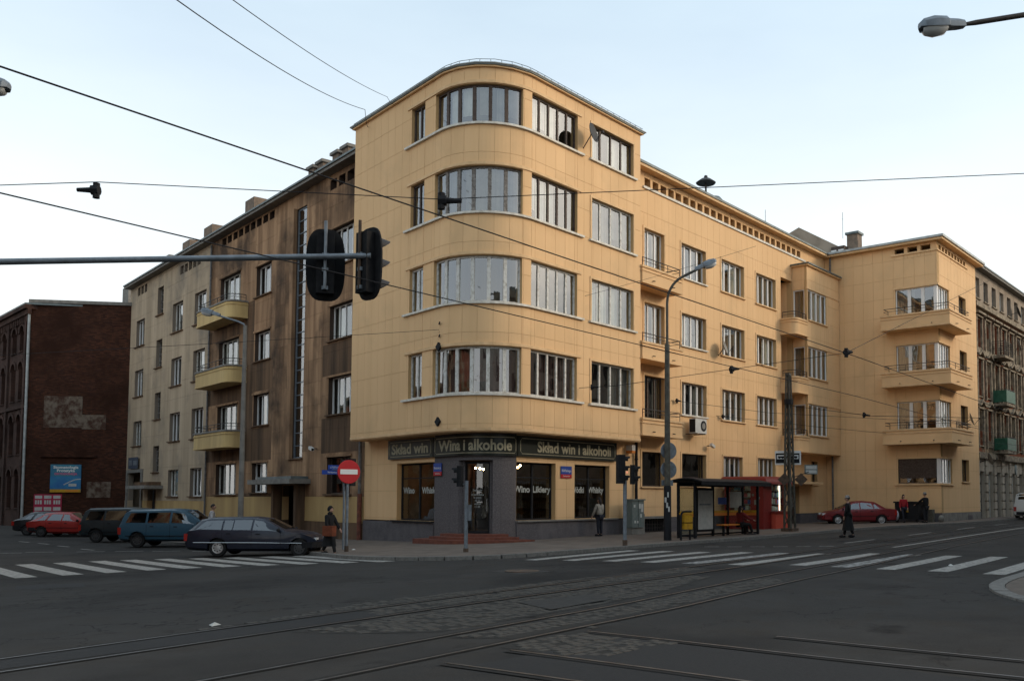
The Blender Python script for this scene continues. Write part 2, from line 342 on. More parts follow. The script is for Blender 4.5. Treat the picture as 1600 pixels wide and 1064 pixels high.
M['strip'] = emit('strip_light', (1.0, 0.86, 0.7), 2.2)
M['sig_red'] = emit('signal_red', (1.0, 0.08, 0.03), 0.5)
M['bottle'] = mat('dark_bottles', (0.03, 0.045, 0.02), (0.10, 0.05, 0.02), 0.2, 30, spec=0.6)
M['green'] = mat('green_sheet', (0.015, 0.075, 0.042), (0.035, 0.13, 0.08), 0.5, 4)
M['stucco'] = mat('ruined_stucco', (0.36, 0.28, 0.19), (0.13, 0.095, 0.065), 0.95, 1.2, 0.1, bump=0.6, bscale=14, c3=(0.22, 0.075, 0.04), s3=0.42, lo3=0.48, hi3=0.53, lo=0.4, hi=0.6)
M['stucco_top'] = mat('grey_stucco', (0.34, 0.28, 0.22), (0.24, 0.195, 0.15), 0.95, 1.2, 0.1, bump=0.4, bscale=20)
M['stucco_white'] = mat('pale_stucco', (0.52, 0.46, 0.38), (0.30, 0.255, 0.2), 0.95, 2.2, 0.1, bump=0.4, bscale=20, streak=True)
M['mould'] = mat('stucco_moulding', (0.34, 0.28, 0.2), (0.12, 0.095, 0.07), 0.95, 3, bump=0.4)

# ------------------------------------------------------------------ facade paths: P(u, d) with d metres outward
class Line:
    def __init__(s, p0, dr): s.p = Vector(p0[:2]); s.t = Vector(dr[:2]).normalized(); s.n = Vector((s.t.y, -s.t.x))
    def P(s, u, d=0, z=0): q = s.p+s.t*u+s.n*d; return Vector((q.x, q.y, z))
    def nsub(s, a, b): return 1
dL = Vector((math.cos(LA), math.sin(LA))); nI = Vector((dL.y, -dL.x)); O2 = Vector((23.97, 24.4))
RAD = 2.4; TURN = math.pi-LA; TAN = RAD*math.tan(TURN/2); ARC = RAD*TURN
CEN = O2+dL*TAN+nI*RAD
class Tower:                                     # left face, rounded corner, right face in one coordinate
    def P(s, u, d=0, z=0):
        h = ARC/2
        if u < -h: q = O2+dL*(TAN-u-h)-nI*d
        elif u > h: q = O2+Vector((1, 0))*(TAN+u-h)+Vector((0, -1))*d
        else:
            a = math.atan2(-nI.y, -nI.x)+(u+h)/ARC*TURN
            q = CEN+Vector((math.cos(a), math.sin(a)))*(RAD+d)
        return Vector((q.x, q.y, z))
    def nsub(s, a, b):
        h = ARC/2; lo, hi = max(a, -h), min(b, h)
        return max(1, int(math.ceil((hi-lo)/0.16))) if hi > lo else 1
    def L(s, x): return -(x-TAN)-ARC/2           # metres along the left face from the corner of the two planes
    def Rx(s, x): return x-O2.x-TAN+ARC/2        # world x on the right face
TW = Tower()
def us(path, a, b):
    n = path.nsub(a, b); L = [a+(b-a)*i/n for i in range(n+1)]
    if isinstance(path, Tower):
        for h in (-ARC/2, ARC/2):
            if a+0.01 < h < b-0.01: L.append(h)
        L = sorted(set(L))
    return L
def fbox(mb, path, u0, u1, z0, z1, d0, d1):      # box on a facade, d0 inner, d1 outer
    L = us(path, u0, u1); V = []; F = []; n = len(L)
    for u in L:
        V += [path.P(u, d1, z0), path.P(u, d1, z1), path.P(u, d0, z1), path.P(u, d0, z0)]
    for i in range(n-1):
        a = 4*i; b = a+4
        F += [(a, b, b+1, a+1), (a+1, b+1, b+2, a+2), (a+2, b+2, b+3, a+3), (a+3, b+3, b, a)]
    F += [(0, 1, 2, 3), (4*n-1, 4*n-2, 4*n-3, 4*n-4)]
    return mb.add(V, F)
def fpanel(mb, path, u0, u1, z0, z1, d0, d1):    # panel: front and four edges only
    L = us(path, u0, u1); V = []; F = []; n = len(L)
    for u in L: V += [path.P(u, d0, z0), path.P(u, d1, z0), path.P(u, d1, z1), path.P(u, d0, z1)]
    for i in range(n-1):
        a = 4*i; b = a+4
        F += [(a, b, b+1, a+1), (a+1, b+1, b+2, a+2), (a+2, b+2, b+3, a+3)]
    F += [(0, 1, 2, 3), (4*n-1, 4*n-2, 4*n-3, 4*n-4)]
    return mb.add(V, F)
def fprism(mb, path, poly, z0, z1):              # plan polygon in (u, d)
    q = [path.P(u, d) for u, d in poly]
    return mb.prism([(p.x, p.y) for p in q], z0, z1)
def subtract(rects, ops):
    for (a, b, c, d) in ops:
        out = []
        for (u0, u1, z0, z1) in rects:
            if b <= u0 or a >= u1 or d <= z0 or c >= z1: out.append((u0, u1, z0, z1)); continue
            if a > u0: out.append((u0, a, z0, z1))
            if b < u1: out.append((b, u1, z0, z1))
            m0, m1 = max(a, u0), min(b, u1)
            if c > z0: out.append((m0, m1, z0, c))
            if d < z1: out.append((m0, m1, d, z1))
        rects = out
    return rects
PIECES = {}
def wall(bld, path, u0, u1, z0, z1, ops, d, cw, ch, mp, mj, name='wall', off=0.0, zoff=0.0, thick=0.35, joint=0.0055, pd=0.016, running=0):
    mb = MB()
    for r in subtract([(u0, u1, z0, z1)], ops): fbox(mb, path, *r, d-thick, d-pd)
    mb.build(name, mj, bld)
    lst = PIECES.setdefault(bld.name, [])
    nz = int(math.ceil((z1-z0-zoff)/ch))
    rows = [z0]+[z0+zoff+ch*k for k in range(0 if zoff > 0.05 else 1, nz+1) if z0+0.05 < z0+zoff+ch*k < z1-0.05]+[z1]
    cols = [u0]+[u0+off+cw*k for k in range(0 if off > 0.05 else 1, 2000) if u0+0.05 < u0+off+cw*k < u1-0.05]+[u1]
    for a, b in zip(rows, rows[1:]):
        for c, e in zip(cols, cols[1:]):
            for r in subtract([(c, e, a, b)], ops):
                if r[1]-r[0] < 0.03 or r[3]-r[2] < 0.03: continue
                lst.append((path, r[0]+joint, r[1]-joint, r[2]+joint, r[3]-joint, d-pd, d, mp))
def flush_panels(bld, n=300):
    lst = PIECES.get(bld.name, [])
    def size(e):
        p = e[0].P((e[1]+e[2])/2, e[6], (e[3]+e[4])/2); v = p-EYE
        a = e[0].P(e[1], e[6])-e[0].P(e[2], e[6]); s = abs(a.cross(v.normalized()).z) if v.length else 0
        return s*(e[4]-e[3])/v.length**2
    lst = sorted(lst, key=size, reverse=True)
    for e in lst[:n]:
        mb = MB(); fpanel(mb, e[0], *e[1:7]); mb.build('panel', e[7], bld)
    rest = {}
    for e in lst[n:]: fpanel(rest.setdefault(e[7].name, (e[7], MB()))[1], e[0], *e[1:7])
    for k, (m, mb) in rest.items(): mb.build('panels', m, bld, kind='stuff')

def curtain_mesh(path, u0, u1, z0, z1, d, amp=0.014, pitch=0.2):
    n = max(4, int((u1-u0)/pitch*2)); mb = MB()
    ph = random.random()
    return mb.grid(lambda i, j: path.P(u0+(u1-u0)*i, d+amp*math.sin((i*n+ph)*math.pi), z0+(z1-z0)*j), n*2, 1)
def window(bld, path, u0, u1, z0, z1, d, n, fm, recess=0.17, cur=None, curr=None, sill=None, sill_ext=0.1, name='window', bars=(), gm=None, fwid=0.06, mull=None, sill_d=0.10, sill_h=0.07):
    mull = mull or fwid*1.25
    e = d-recess; mb = MB()
    fbox(mb, path, u0, u1, z0, z0+fwid, e-0.06, e+0.01); fbox(mb, path, u0, u1, z1-fwid, z1, e-0.06, e+0.01)
    xs = [u0+(u1-u0)*i/n for i in range(n+1)]
    for i, x in enumerate(xs):
        a, b = (x, x+fwid) if i == 0 else (x-fwid, x) if i == n else (x-mull/2, x+mull/2)
        fbox(mb, path, a, b, z0+fwid, z1-fwid, e-0.058, e+0.012)
    for zb in bars: fbox(mb, path, u0+fwid, u1-fwid, zb-0.02, zb+0.02, e-0.05, e+0.008)
    w = mb.build(name, fm, bld)
    for i in range(n):
        a = xs[i]+(fwid if i == 0 else mull/2); b = xs[i+1]-(fwid if i == n-1 else mull/2)
        g = MB(); L = us(path, a, b)
        t = random.uniform(-0.006, 0.006); k = random.uniform(-0.006, 0.006)
        V = []
        for q, u in enumerate(L):
            f = q/(len(L)-1)-0.5
            V += [path.P(u, e-0.03+t*f-k, z0+fwid), path.P(u, e-0.03+t*f+k, z1-fwid)]
        g.add(V, [(2*q, 2*q+2, 2*q+3, 2*q+1) for q in range(len(L)-1)]).build('pane', gm or M['glass'], w)
    if cur is not None:
        if curr is None:
            curr = []
            for i in range(n):
                q = random.random()
                if q < 0.8: curr.append((i/n+0.01+(random.random()*.4/n if q > .6 else 0), (i+1)/n-0.01, random.choice((0, 0, 0, 0.0, 0.25))))
        for (f0, f1, g0) in curr:
            if random.random() < 0.25: cur = M['curtain_dim'] if cur is M['curtain'] else cur
            curtain_mesh(path, u0+(u1-u0)*f0, u0+(u1-u0)*f1, z0+(z1-z0)*g0+0.03, z1-0.02, e-0.2).build('curtain', cur, w)
    if sill is not None:
        s = MB(); fbox(s, path, u0-sill_ext, u1+sill_ext, z0-sill_h, z0-0.001, d-recess, d+sill_d); s.build('sill', sill, w)
    return w
def surround(bld, path, u0, u1, z0, z1, d, m, wd=0.10, pr=0.035):
    mb = MB(); fbox(mb, path, u0-wd, u1+wd, z1+0.001, z1+wd, d-0.05, d+pr)
    fbox(mb, path, u0-wd, u0-0.001, z0, z1, d-0.05, d+pr-0.004); fbox(mb, path, u1+0.001, u1+wd, z0, z1, d-0.05, d+pr-0.004)
    mb.build('window_surround', m, bld)
def downpipe(bld, path, u, z0, z1, d, m, r=0.06, name='downpipe'):
    mb = MB(); mb.tube([path.P(u, d, z0), path.P(u, d, z1)], r, 10); mb.build(name, m, bld, smooth=True)
    z = z0+1
    while z < z1: MB().tube([path.P(u, d, z), path.P(u, d, z+0.05)], r*1.25, 10).build('pipe_clamp', m, bld); z += 2.5
def text_mesh(body, size, depth=0.006, bold=0.0, xs=1.0, align='CENTER', shear=0):
    cu = bpy.data.curves.new('lettering', 'FONT'); cu.body = body; cu.size = size; cu.extrude = depth/2; cu.offset = bold
    cu.align_x = align; cu.align_y = 'CENTER'; cu.resolution_u = 3; cu.shear = shear
    o = bpy.data.objects.new('lettering', cu); COL.objects.link(o)
    dg = bpy.context.evaluated_depsgraph_get(); ev = o.evaluated_get(dg); me = ev.to_mesh()
    V = [v.co.copy() for v in me.vertices]; F = [tuple(p.vertices) for p in me.polygons]
    ev.to_mesh_clear(); bpy.data.objects.remove(o); bpy.data.curves.remove(cu)
    return [(v.x*xs, v.y, v.z) for v in V], F
def facade_text(body, path, u, z, d, size, m, parent, fit=None, height=None, **k):
    V, F = text_mesh(body, size, **k)
    if fit:
        wd = max(v[0] for v in V)-min(v[0] for v in V); s = fit/wd; V = [(v[0]*s, v[1], v[2]) for v in V]
    mb = MB(); mb.add([path.P(u+v[0], d+v[2], z+v[1]) for v in V], F); return mb.build('lettering', m, parent)

# ------------------------------------------------------------------ GROUND
def axis(lo, hi, step, far):
    L = [lo+step*i for i in range(int((hi-lo)/step)+1)]; s = step; a = L[0]; b = L[-1]
    while b < far: s *= 1.5; b += s; a -= s; L.append(b); L.insert(0, a)
    return L
ax = axis(-20, 110, 1.0, 900); ay = axis(-15, 100, 1.0, 900)
mb = MB(); nx = len(ax)
mb.add([(x, y, zg(x, y)) for y in ay for x in ax], [(j*nx+i, j*nx+i+1, (j+1)*nx+i+1, (j+1)*nx+i) for j in range(len(ay)-1) for i in range(nx-1)])
mb.build('road', M['asphalt'], smooth=True, kind='structure', label='dark worn asphalt of the street crossing')

def drape(poly, h, step=1.0, skirt=0.0):
    bm = bmesh.new(); vs = [bm.verts.new((p[0], p[1], 0)) for p in poly]; bm.faces.new(vs)
    xs = [p[0] for p in poly]; ys = [p[1] for p in poly]
    for axi, lo, hi in ((0, min(xs), max(xs)), (1, min(ys), max(ys))):
        c = math.floor(lo/step)*step+step
        while c < hi:
            no = (1, 0, 0) if axi == 0 else (0, 1, 0); co = (c, 0, 0) if axi == 0 else (0, c, 0)
            bmesh.ops.bisect_plane(bm, geom=bm.verts[:]+bm.edges[:]+bm.faces[:], plane_co=co, plane_no=no)
            c += step if (c < 110) else step*6
    bmesh.ops.triangulate(bm, faces=[f for f in bm.faces if len(f.verts) > 4])
    if skirt:
        be = [e for e in bm.edges if len(e.link_faces) == 1]
        r = bmesh.ops.extrude_edge_only(bm, edges=be)
        low = {v for v in r['geom'] if isinstance(v, bmesh.types.BMVert)}
    else: low = set()
    for v in bm.verts: v.co.z = zg(v.co.x, v.co.y)+(h-skirt if v in low else h)
    bmesh.ops.recalc_face_normals(bm, faces=bm.faces[:])
    up = sum(f.normal.z*f.calc_area() for f in bm.faces)
    if up < 0: bmesh.ops.reverse_faces(bm, faces=bm.faces[:])
    me = bpy.data.meshes.new('sheet'); bm.to_mesh(me); bm.free(); return me
def sheet(name, poly, h, m, parent=None, step=1.0, skirt=0.0, label=None, kind='structure'):
    me = drape(poly, h, step, skirt); me.name = name; me.materials.append(m)
    return link(name, me, parent, label=label, kind=None if parent else kind)

def Lp(s, off=0.9): p = O2+dL*s+nI*off; return (p.x, p.y)
kerb_line = [Lp(75, -5.2), Lp(30, -5.2), Lp(11, -5.0), (20.0, 29.4), (19.1, 26.6), (18.4, 24.8), (18.15, 23.0), (18.3, 21.4), (18.9, 20.0), (19.9, 19.2), (21.3, 18.9), (24.4, 18.7), (30, 18.9), (38, 18.9), (46, 18.7), (51, 17.6), (54, 16.3), (64, 16.2), (78, 16.3), (140, 17.0), (300, 20)]
def smooth_line(L, it=2):
    for _ in range(it):
        o = [L[0]]
        for a, b in zip(L, L[1:]): o += [(a[0]*.75+b[0]*.25, a[1]*.75+b[1]*.25), (a[0]*.25+b[0]*.75, a[1]*.25+b[1]*.75)]
        L = o+[L[-1]]
    return L
kl = smooth_line(kerb_line)
pv = sheet('pavement', kl+[(300, 40), (110, 40), (110, 110), (60, 120), Lp(75, 8)], 0.10, M['pavement'], skirt=0.25, label='worn brownish slab pavement round the corner building')
def kerb_stones(parent, line, hgt, wd, length, side, nmax=300):
    pts = [Vector(p) for p in line]; acc = []
    for a, b in zip(pts, pts[1:]):
        L = (b-a).length; acc.append((a, b, L))
    tot = sum(x[2] for x in acc); s = 0; k = 0; rest = MB()
    def at(s):
        for a, b, L in acc:
            if s <= L or (a, b, L) == acc[-1]: return a+(b-a)*(s/L)
            s -= L
    while s+length < tot:
        p, q = at(s+0.006), at(s+length-0.006); t = (q-p).normalized(); n = Vector((t.y, -t.x))*side
        V = []
        for z in (-0.12, hgt+random.uniform(-.004, .004)):
            for c in (p-n*0.02, q-n*0.02, q+n*wd, p+n*wd): V.append((c.x, c.y, zg(c.x, c.y)+z))
        F = [(3, 2, 1, 0), (4, 5, 6, 7), (0, 1, 5, 4), (1, 2, 6, 5), (2, 3, 7, 6), (3, 0, 4, 7)]
        mid = (p+q)/2
        if mid.length < 60 and k < nmax: MB().add(V, F).build('kerb_stone', M['kerb'], parent); k += 1
        else: rest.add(V, F)
        s += length
    if rest.v: rest.build('kerb_stones', M['kerb'], parent, kind='stuff')
kerb_stones(pv, kl[6:-9], 0.115, 0.16, 0.8, 1)
# near right corner
isl = [(15.7, 2.9), (16.4, 3.7), (17.4, 4.35), (18.6, 4.8), (19.8, 4.95), (21.4, 4.95), (40, 5.2), (110, 6.3)]
il = smooth_line(isl)
pv2 = sheet('corner_pavement', il+[(110, 2.5), (22, 1.2), (15.5, -8), (14.1, -20), (13.7, -6), (14.9, 1.8)], 0.035, M['pavement'], skirt=0.25, label='rounded pavement corner at the right edge of the view')
kerb_stones(pv2, il[:-6], 0.045, -0.30, 0.62, 1)
# west pavement, beside and behind the camera
sheet('west_pavement', [(6.0, 29.5), (7.6, 32), (14.5, 70), (-10, 70), (-12, 26), (-12, 22), (2.5, 24)], 0.10, M['pavement'], skirt=0.25, label='pavement on the far side of the side street')

# zebra crossings and road markings: every stripe a sheet 4 mm above the asphalt
lx = empty('zebra_crossing', kind='structure', label='zebra crossing over the side street on the left')
near = [(7.1, 27.75), (8.1, 27.6), (9.15, 27.4), (10.15, 27.2), (11.2, 26.95), (12.2, 26.65), (13.2, 26.4), (14.02, 25.95), (14.85, 25.3), (15.6, 24.5), (16.35, 23.65), (17.1, 22.75), (17.75, 21.9)]
for i, (x, y) in enumerate(near):
    L = 6.6 if i < 9 else 6.6-(i-8)*0.1; w0 = 0.24
    a, b = Vector((x-w0, y)), Vector((x+w0, y-0.14)); q = dL*L
    sheet('stripe', [a, b, b+q, a+q], 0.005, M['paint'], lx, 1.0)
rx = empty('zebra_crossing', kind='structure', label='zebra crossing over the tram street on the right')
for i, (x, y) in enumerate([(21.5, 5.75), (21.7, 7.05), (21.7, 8.3), (21.8, 9.5), (21.8, 10.65), (21.0, 12.0), (20.65, 13.2), (20.4, 14.35), (20.2, 15.5), (19.9, 16.7), (19.6, 17.85)]):
    L = 5.7 if i < 8 else 5.2
    sheet('stripe', [(x, y-.24), (x+L, y-.24+.02*L), (x+L, y+.24+.02*L), (x, y+.24)], 0.005, M['paint_worn'] if i in (3, 6) else M['paint'], rx, 1.0)
dashes = empty('dashed_line', kind='structure', label='broken white line along the edge of the side street')
for x, y in ((14.3, 41.6), (15.3, 41.2), (16.6, 39.7), (17.6, 38.6), (18.4, 37.2), (19.2, 35.6)):
    sheet('dash', [(x, y), (x+.75, y-.75), (x+.85, y-.65), (x+.1, y+.1)], 0.005, M['paint'], dashes)
dash2 = empty('dashed_line', kind='structure', label='broken white guide line leading into the side street')
for x, y in ((19.0, 52.0), (18.8, 49.2), (18.3, 45.8), (17.7, 42.0)):
    sheet('dash', [(x, y), (x+.12, y), (x+.0, y-1.5), (x-.12, y-1.5)], 0.005, M['paint'], dash2)
dash3 = empty('dashed_line', kind='structure', label='broken white stop line across the tram street')
for k in range(6):
    x, y = 28.1+.47*k, 17.3-.66*k
    sheet('dash', [(x, y), (x+.3, y-.42), (x+.4, y-.35), (x+.1, y+.07)], 0.005, M['paint'], dash3)
sheet('lane_line', [(30.9, 11.45), (70, 12.2), (120, 14), (120, 14.25), (70, 12.4), (30.9, 11.6)], 0.005, M['paint'], label='solid white lane line beside the tram track')
ln = empty('lane_dashes', kind='structure', label='broken lane line along the tram street')
for k in range(8): sheet('dash', [(33+7*k, 14.1+.05*k), (36+7*k, 14.12+.05*k), (36+7*k, 14.24+.05*k), (33+7*k, 14.22+.05*k)], 0.005, M['paint'], ln)
sheet('asphalt_patch', [(8.95, 24.5), (10.1, 23.7), (9.6, 22.4), (8.5, 23.3)], 0.004, M['patch'], label='dark square repair patch in the asphalt')
sheet('asphalt_patch', [(3.0, 11.55), (9.4, 11.35), (9.3, 12.15), (3.0, 12.4)], 0.004, M['patch'], label='dark asphalt filling between the rails')
sheet('asphalt_patch', [(6.6, 3.0), (9.2, 2.6), (9.3, 6.9), (6.9, 7.1)], 0.004, M['patch'], label='dark smooth repair between the cross rails')
sheet('pale_patch', [(10.9, 9.5), (12.6, 9.6), (13.2, 10.4), (11.4, 10.65)], 0.021, M['patch_pale'], label='pale worn patch between the tracks')
# manhole
mh = tag(MB().lathe([(0.01, 0.0), (0.42, 0.0), (0.42, 0.012), (0.34, 0.014), (0.33, 0.008), (0.01, 0.008)], 24).build('manhole_cover', M['rust']), 'round iron manhole cover in a worn square of asphalt', 'manhole')
mh.location = (16.5, 15.3, zg(16.5, 15.3)+0.004)
sheet('manhole_surround', [(15.8, 14.7), (16.8, 14.6), (17.2, 16.0), (16.2, 16.1)], 0.003, M['patch_pale'], label='worn square round the manhole')

# tram rails
def rail(line, label, par=None):
    L = smooth_line(line, 2); top = MB(); gr = MB()
    def strip(mbx, a, b, h):
        V = []; F = []
        for i, p in enumerate(L):
            t = Vector(L[min(i+1, len(L)-1)])-Vector(L[max(i-1, 0)]); t.normalize(); n = Vector((-t.y, t.x))
            for o in (a, b): V.append((p[0]+n.x*o, p[1]+n.y*o, zg(p[0], p[1])+h))
        k = len(V)//2
        mbx.add(V, [(2*i, 2*i+2, 2*i+3, 2*i+1) for i in range(k-1)])
    r = empty('tram_rail', kind='structure', label=label)
    strip(top, -0.022, 0.026, 0.014); top.build('rail_head', M['rail'], r)
    strip(gr, -0.05, 0.12, 0.009); gr.build('flangeway', M['groove'], r)  # flat dark strip under the rail head, drawn as its groove
def dens(L, s=1.5):
    o = []
    for a, b in zip(L, L[1:]):
        n = max(1, int(math.hypot(b[0]-a[0], b[1]-a[1])/s)); o += [(a[0]+(b[0]-a[0])*i/n, a[1]+(b[1]-a[1])*i/n) for i in range(n)]
    return o+[L[-1]]
r4l = [(-25, 7.7), (5.5, 7.75), (12, 8.0), (17.8, 8.7), (25, 9.3), (33, 9.9), (60, 11.0), (110, 13.2), (200, 17.5)]
r1l = [(-25, 12.5), (4.6, 12.3), (17, 12.3), (25, 12.9), (33, 13.3), (60, 14.3), (110, 16.4), (200, 20.8)]
offs = lambda L, o: [(x, y+o) for x, y in L]
rail(dens(offs(r1l, 0)), 'fourth rail from the camera, of the far tram track')
rail(dens(offs(r1l, -1.03)), 'third rail from the camera, of the far tram track')
rail(dens(offs(r4l, 1.03)), 'second long rail of the near tram track')
rail(dens(r4l), 'nearest long rail of the near tram track')
rail(dens([(9.7, -12), (9.55, 2), (9.4, 4.2), (9.45, 7.6)]), 'left rail of the track that joins from the right')
rail(dens([(10.75, -12), (10.5, 2.5), (10.46, 5.4)]), 'short right rail of the joining track ending in the asphalt')
rail(dens([(7.9, -12), (7.75, 4.4), (7.8, 7.4)]), 'second rail of the old cross track by the camera')
rail(dens([(6.95, -12), (6.83, 6.4), (6.82, 7.4)]), 'first rail of the old cross track by the camera')
# granite setts between and beside the rails
BP = [[(5.6, 12.42), (8.6, 12.75), (10.2, 13.2), (12.4, 12.95), (16.5, 12.75), (19.5, 12.7), (19.5, 11.55), (15.2, 11.4), (9.0, 11.36), (9.4, 12.16), (6.4, 12.3)],
      [(8.5, 7.95), (11.2, 8.05), (15.4, 8.5), (18.0, 8.85), (18.0, 9.7), (15.2, 9.35), (9.3, 8.8), (8.1, 8.76)],
      [(7.85, 6.2), (9.35, 6.1), (9.36, 7.6), (9.9, 7.75), (9.9, 7.85), (7.9, 7.68)],
      [(8.4, 9.25), (11.5, 9.3), (14.0, 9.6), (17.5, 10.6), (17.5, 11.2), (9.0, 11.12), (7.4, 11.05), (7.7, 10.2)]]
bed, bed2, bed3, bed4 = [sheet('sett_paving', P, 0.0035, M['sett_bed'], label=l) for P, l in zip(BP, ('strip of old granite setts beside the far track', 'worn setts showing between the near rails', 'worn setts showing beside the cross rails', 'worn setts on the camera side of the far track'))]
def inpoly(x, y, P):
    c = False; j = len(P)-1
    for i in range(len(P)):
        if (P[i][1] > y) != (P[j][1] > y) and x < (P[j][0]-P[i][0])*(y-P[i][1])/(P[j][1]-P[i][1])+P[i][0]: c = not c
        j = i
    return c
setts = []
for par, P in zip((bed, bed2, bed3, bed4), BP):
    y = min(p[1] for p in P); row = 0
    while y < max(p[1] for p in P):
        x = min(p[0] for p in P)+(row % 2)*0.1
        while x < max(p[0] for p in P):
            ln_ = random.uniform(0.15, 0.21); wd = 0.13
            ok = all(inpoly(x+q, y+e, P) for q in (0.02, ln_-.02) for e in (0.02, wd-.02)) and random.random() > 0.12
            for rl in ((12.3+.09*max(0, x-14), 11.27+.09*max(0, x-14)) if y > 10 else (8.0+.11*max(0, x-11.5), 9.03+.11*max(0, x-11.5))):
                if abs(y+wd/2-rl) < 0.17 and par is not bed3: ok = False
            if ok: setts.append((par, x, y, ln_-0.016, wd-0.016))
            x += ln_
        y += 0.135; row += 1
setts.sort(key=lambda s: s[1]*s[1]+s[2]*s[2]); rest = {}
for i, (par, x, y, l, wd) in enumerate(setts):
    z = zg(x, y)+random.uniform(0.006, 0.017); j = lambda: random.uniform(-.008, .008)
    base = [(x+j(), y+j()), (x+l+j(), y+j()), (x+l+j(), y+wd+j()), (x+j(), y+wd+j())]; cx, cy = x+l/2, y+wd/2
    V = [(a, b, z-0.05) for a, b in base]+[(a, b, z-0.008) for a, b in base]+[(cx+(a-cx)*.8, cy+(b-cy)*.75, z) for a, b in base]
    F = [(k, (k+1) % 4, 4+(k+1) % 4, 4+k) for k in range(4)]+[(4+k, 4+(k+1) % 4, 8+(k+1) % 4, 8+k) for k in range(4)]+[(8, 9, 10, 11)]
    if i < 300: MB().add(V, F).build('sett', M['sett'], par)
    else: rest.setdefault(par.name, (par, MB()))[1].add(V, F)
for k, (par, m_) in rest.items(): m_.build('setts', M['sett'], par, kind='stuff')
# ------------------------------------------------------------------ YELLOW CORNER APARTMENT BUILDING
FL = [5.73, 9.27, 12.80, 16.33]
yb = world_empty('apartment_building', (27, 27, 0), label='yellow corner apartment building with rounded window tower, long wing and projecting block', cat='apartment building')
tl, tr = TW.L(10.27), TW.Rx(34.15)
SM = (TW.L(5.22), TW.L(4.15)); CV = (-2.55, 1.52); ST = (TW.Rx(26.73), TW.Rx(29.58)); W2 = (TW.Rx(30.53), TW.Rx(33.58))
ops = []
for k, z in enumerate(FL):
    zt = z+(1.55 if k == 3 else 1.82)
    for a, b in (SM, CV, ST, W2): ops.append((a, b, z, zt))
wall(yb, TW, tl, tr, 4.38, 18.52, ops, 0.0, 0.615, 1.178, M['yellow'], M['yellow_joint'], zoff=0.18, thick=0.4)
frames = [(M['frame_white'],)*4, (M['frame_white'],)*4, (M['wood_dark'], M['frame_grey'], M['wood_dark'], M['frame_white']), (M['wood_dark'], M['wood_dark'], M['wood_dark'], M['wood_dark'])]
curs = [('curtain_red', 'curtain_red', 'curtain_red', 'curtain'), ('curtain_dim', None, None, 'curtain'), ('curtain_dim', 'curtain_dim', 'curtain', 'curtain'), ('curtain', 'curtain', 'curtain', 'curtain')]
for k, z in enumerate(FL):
    zt = z+(1.55 if k == 3 else 1.82)
    for j, ((a, b), n) in enumerate(((SM, 2), (CV, 6), (ST, 5), (W2, 4))):
        c = curs[k][j]
        window(yb, TW, a, b, z, zt, 0, n, frames[k][j], 0.15, M[c] if c else None, fwid=0.075, mull=0.15 if j == 1 else 0.09)
    a, b = TW.L(5.62), TW.Rx(29.95)
    mb = MB(); fbox(mb, TW, a, b, z-0.085, z-0.001, -0.22, 0.11); mb.build('window_sill', M['white_sill'], yb)
    mb = MB(); fbox(mb, TW, a+0.12, b-0.12, zt+0.03, zt+0.15, -0.05, 0.045); mb.build('lintel_moulding', M['yellow_trim'], yb)
    mb = MB(); fbox(mb, TW, TW.Rx(30.38), TW.Rx(33.8), z-0.085, z-0.001, -0.22, 0.105); mb.build('window_sill', M['white_sill'], yb)
    surround(yb, TW, W2[0], W2[1], z, zt, 0, M['yellow_trim'])
mb = MB(); fbox(mb, TW, tl, tr, 4.26, 4.378, -1.25, -0.03); mb.build('soffit', M['yellow_trim'], yb)
mb = MB(); fbox(mb, TW, tl-0.001, tr+0.001, 4.30, 4.42, -0.03, 0.012); mb.build('drip_moulding', M['yellow_trim'], yb)
def tower_poly(d, ex=0.0, back=37.0):
    L = us(TW, tl-ex, tr+ex); q = [TW.P(u, d) for u in L]
    e = TW.P(tl-ex, -4.5); return [(p.x, p.y) for p in q]+[(34.15+ex, 35.2), (e.x, e.y)]
MB().prism(tower_poly(-1.3), 4.45, 18.4).build('inner_wall', M['dark'], yb)  # solid core, coloured dark in place of unlit rooms
MB().prism(tower_poly(0.12, 0.1), 18.52, 18.58).build('eave', M['yellow_trim'], yb)
MB().prism(tower_poly(0.17, 0.15), 18.582, 18.66).build('roof', M['roof_metal'], yb)
mb = MB(); L = us(TW, tl-.2, tr+.2)
mb.tube([TW.P(u, 0.17, 18.65) for u in L], 0.035, 8); mb.build('gutter', M['roof_pale'], yb, smooth=True)
mb = MB()
for q in range(46):
    u = tl+(tr-tl)*q/45; mb.tube([TW.P(u, 0.1, 18.66), TW.P(u, 0.0, 18.86)], 0.012, 4)
mb.tube([TW.P(u, 0.0, 18.86) for u in L], 0.012, 5); mb.build('snow_guard', M['roof_metal'], yb)
MB().tube([(31.3, 27, 18.7), (31.3, 27, 19.7)], 0.11, 8).build('vent_pipe', M['roof_metal'], yb)
# tower return wall over the wing
wall(yb, Line((34.15, 24.85), (0, 1)), 0, 8, 4.4, 18.52, [], 0.0, 0.615, 1.178, M['yellow'], M['yellow_joint'], zoff=0.18, thick=0.3)

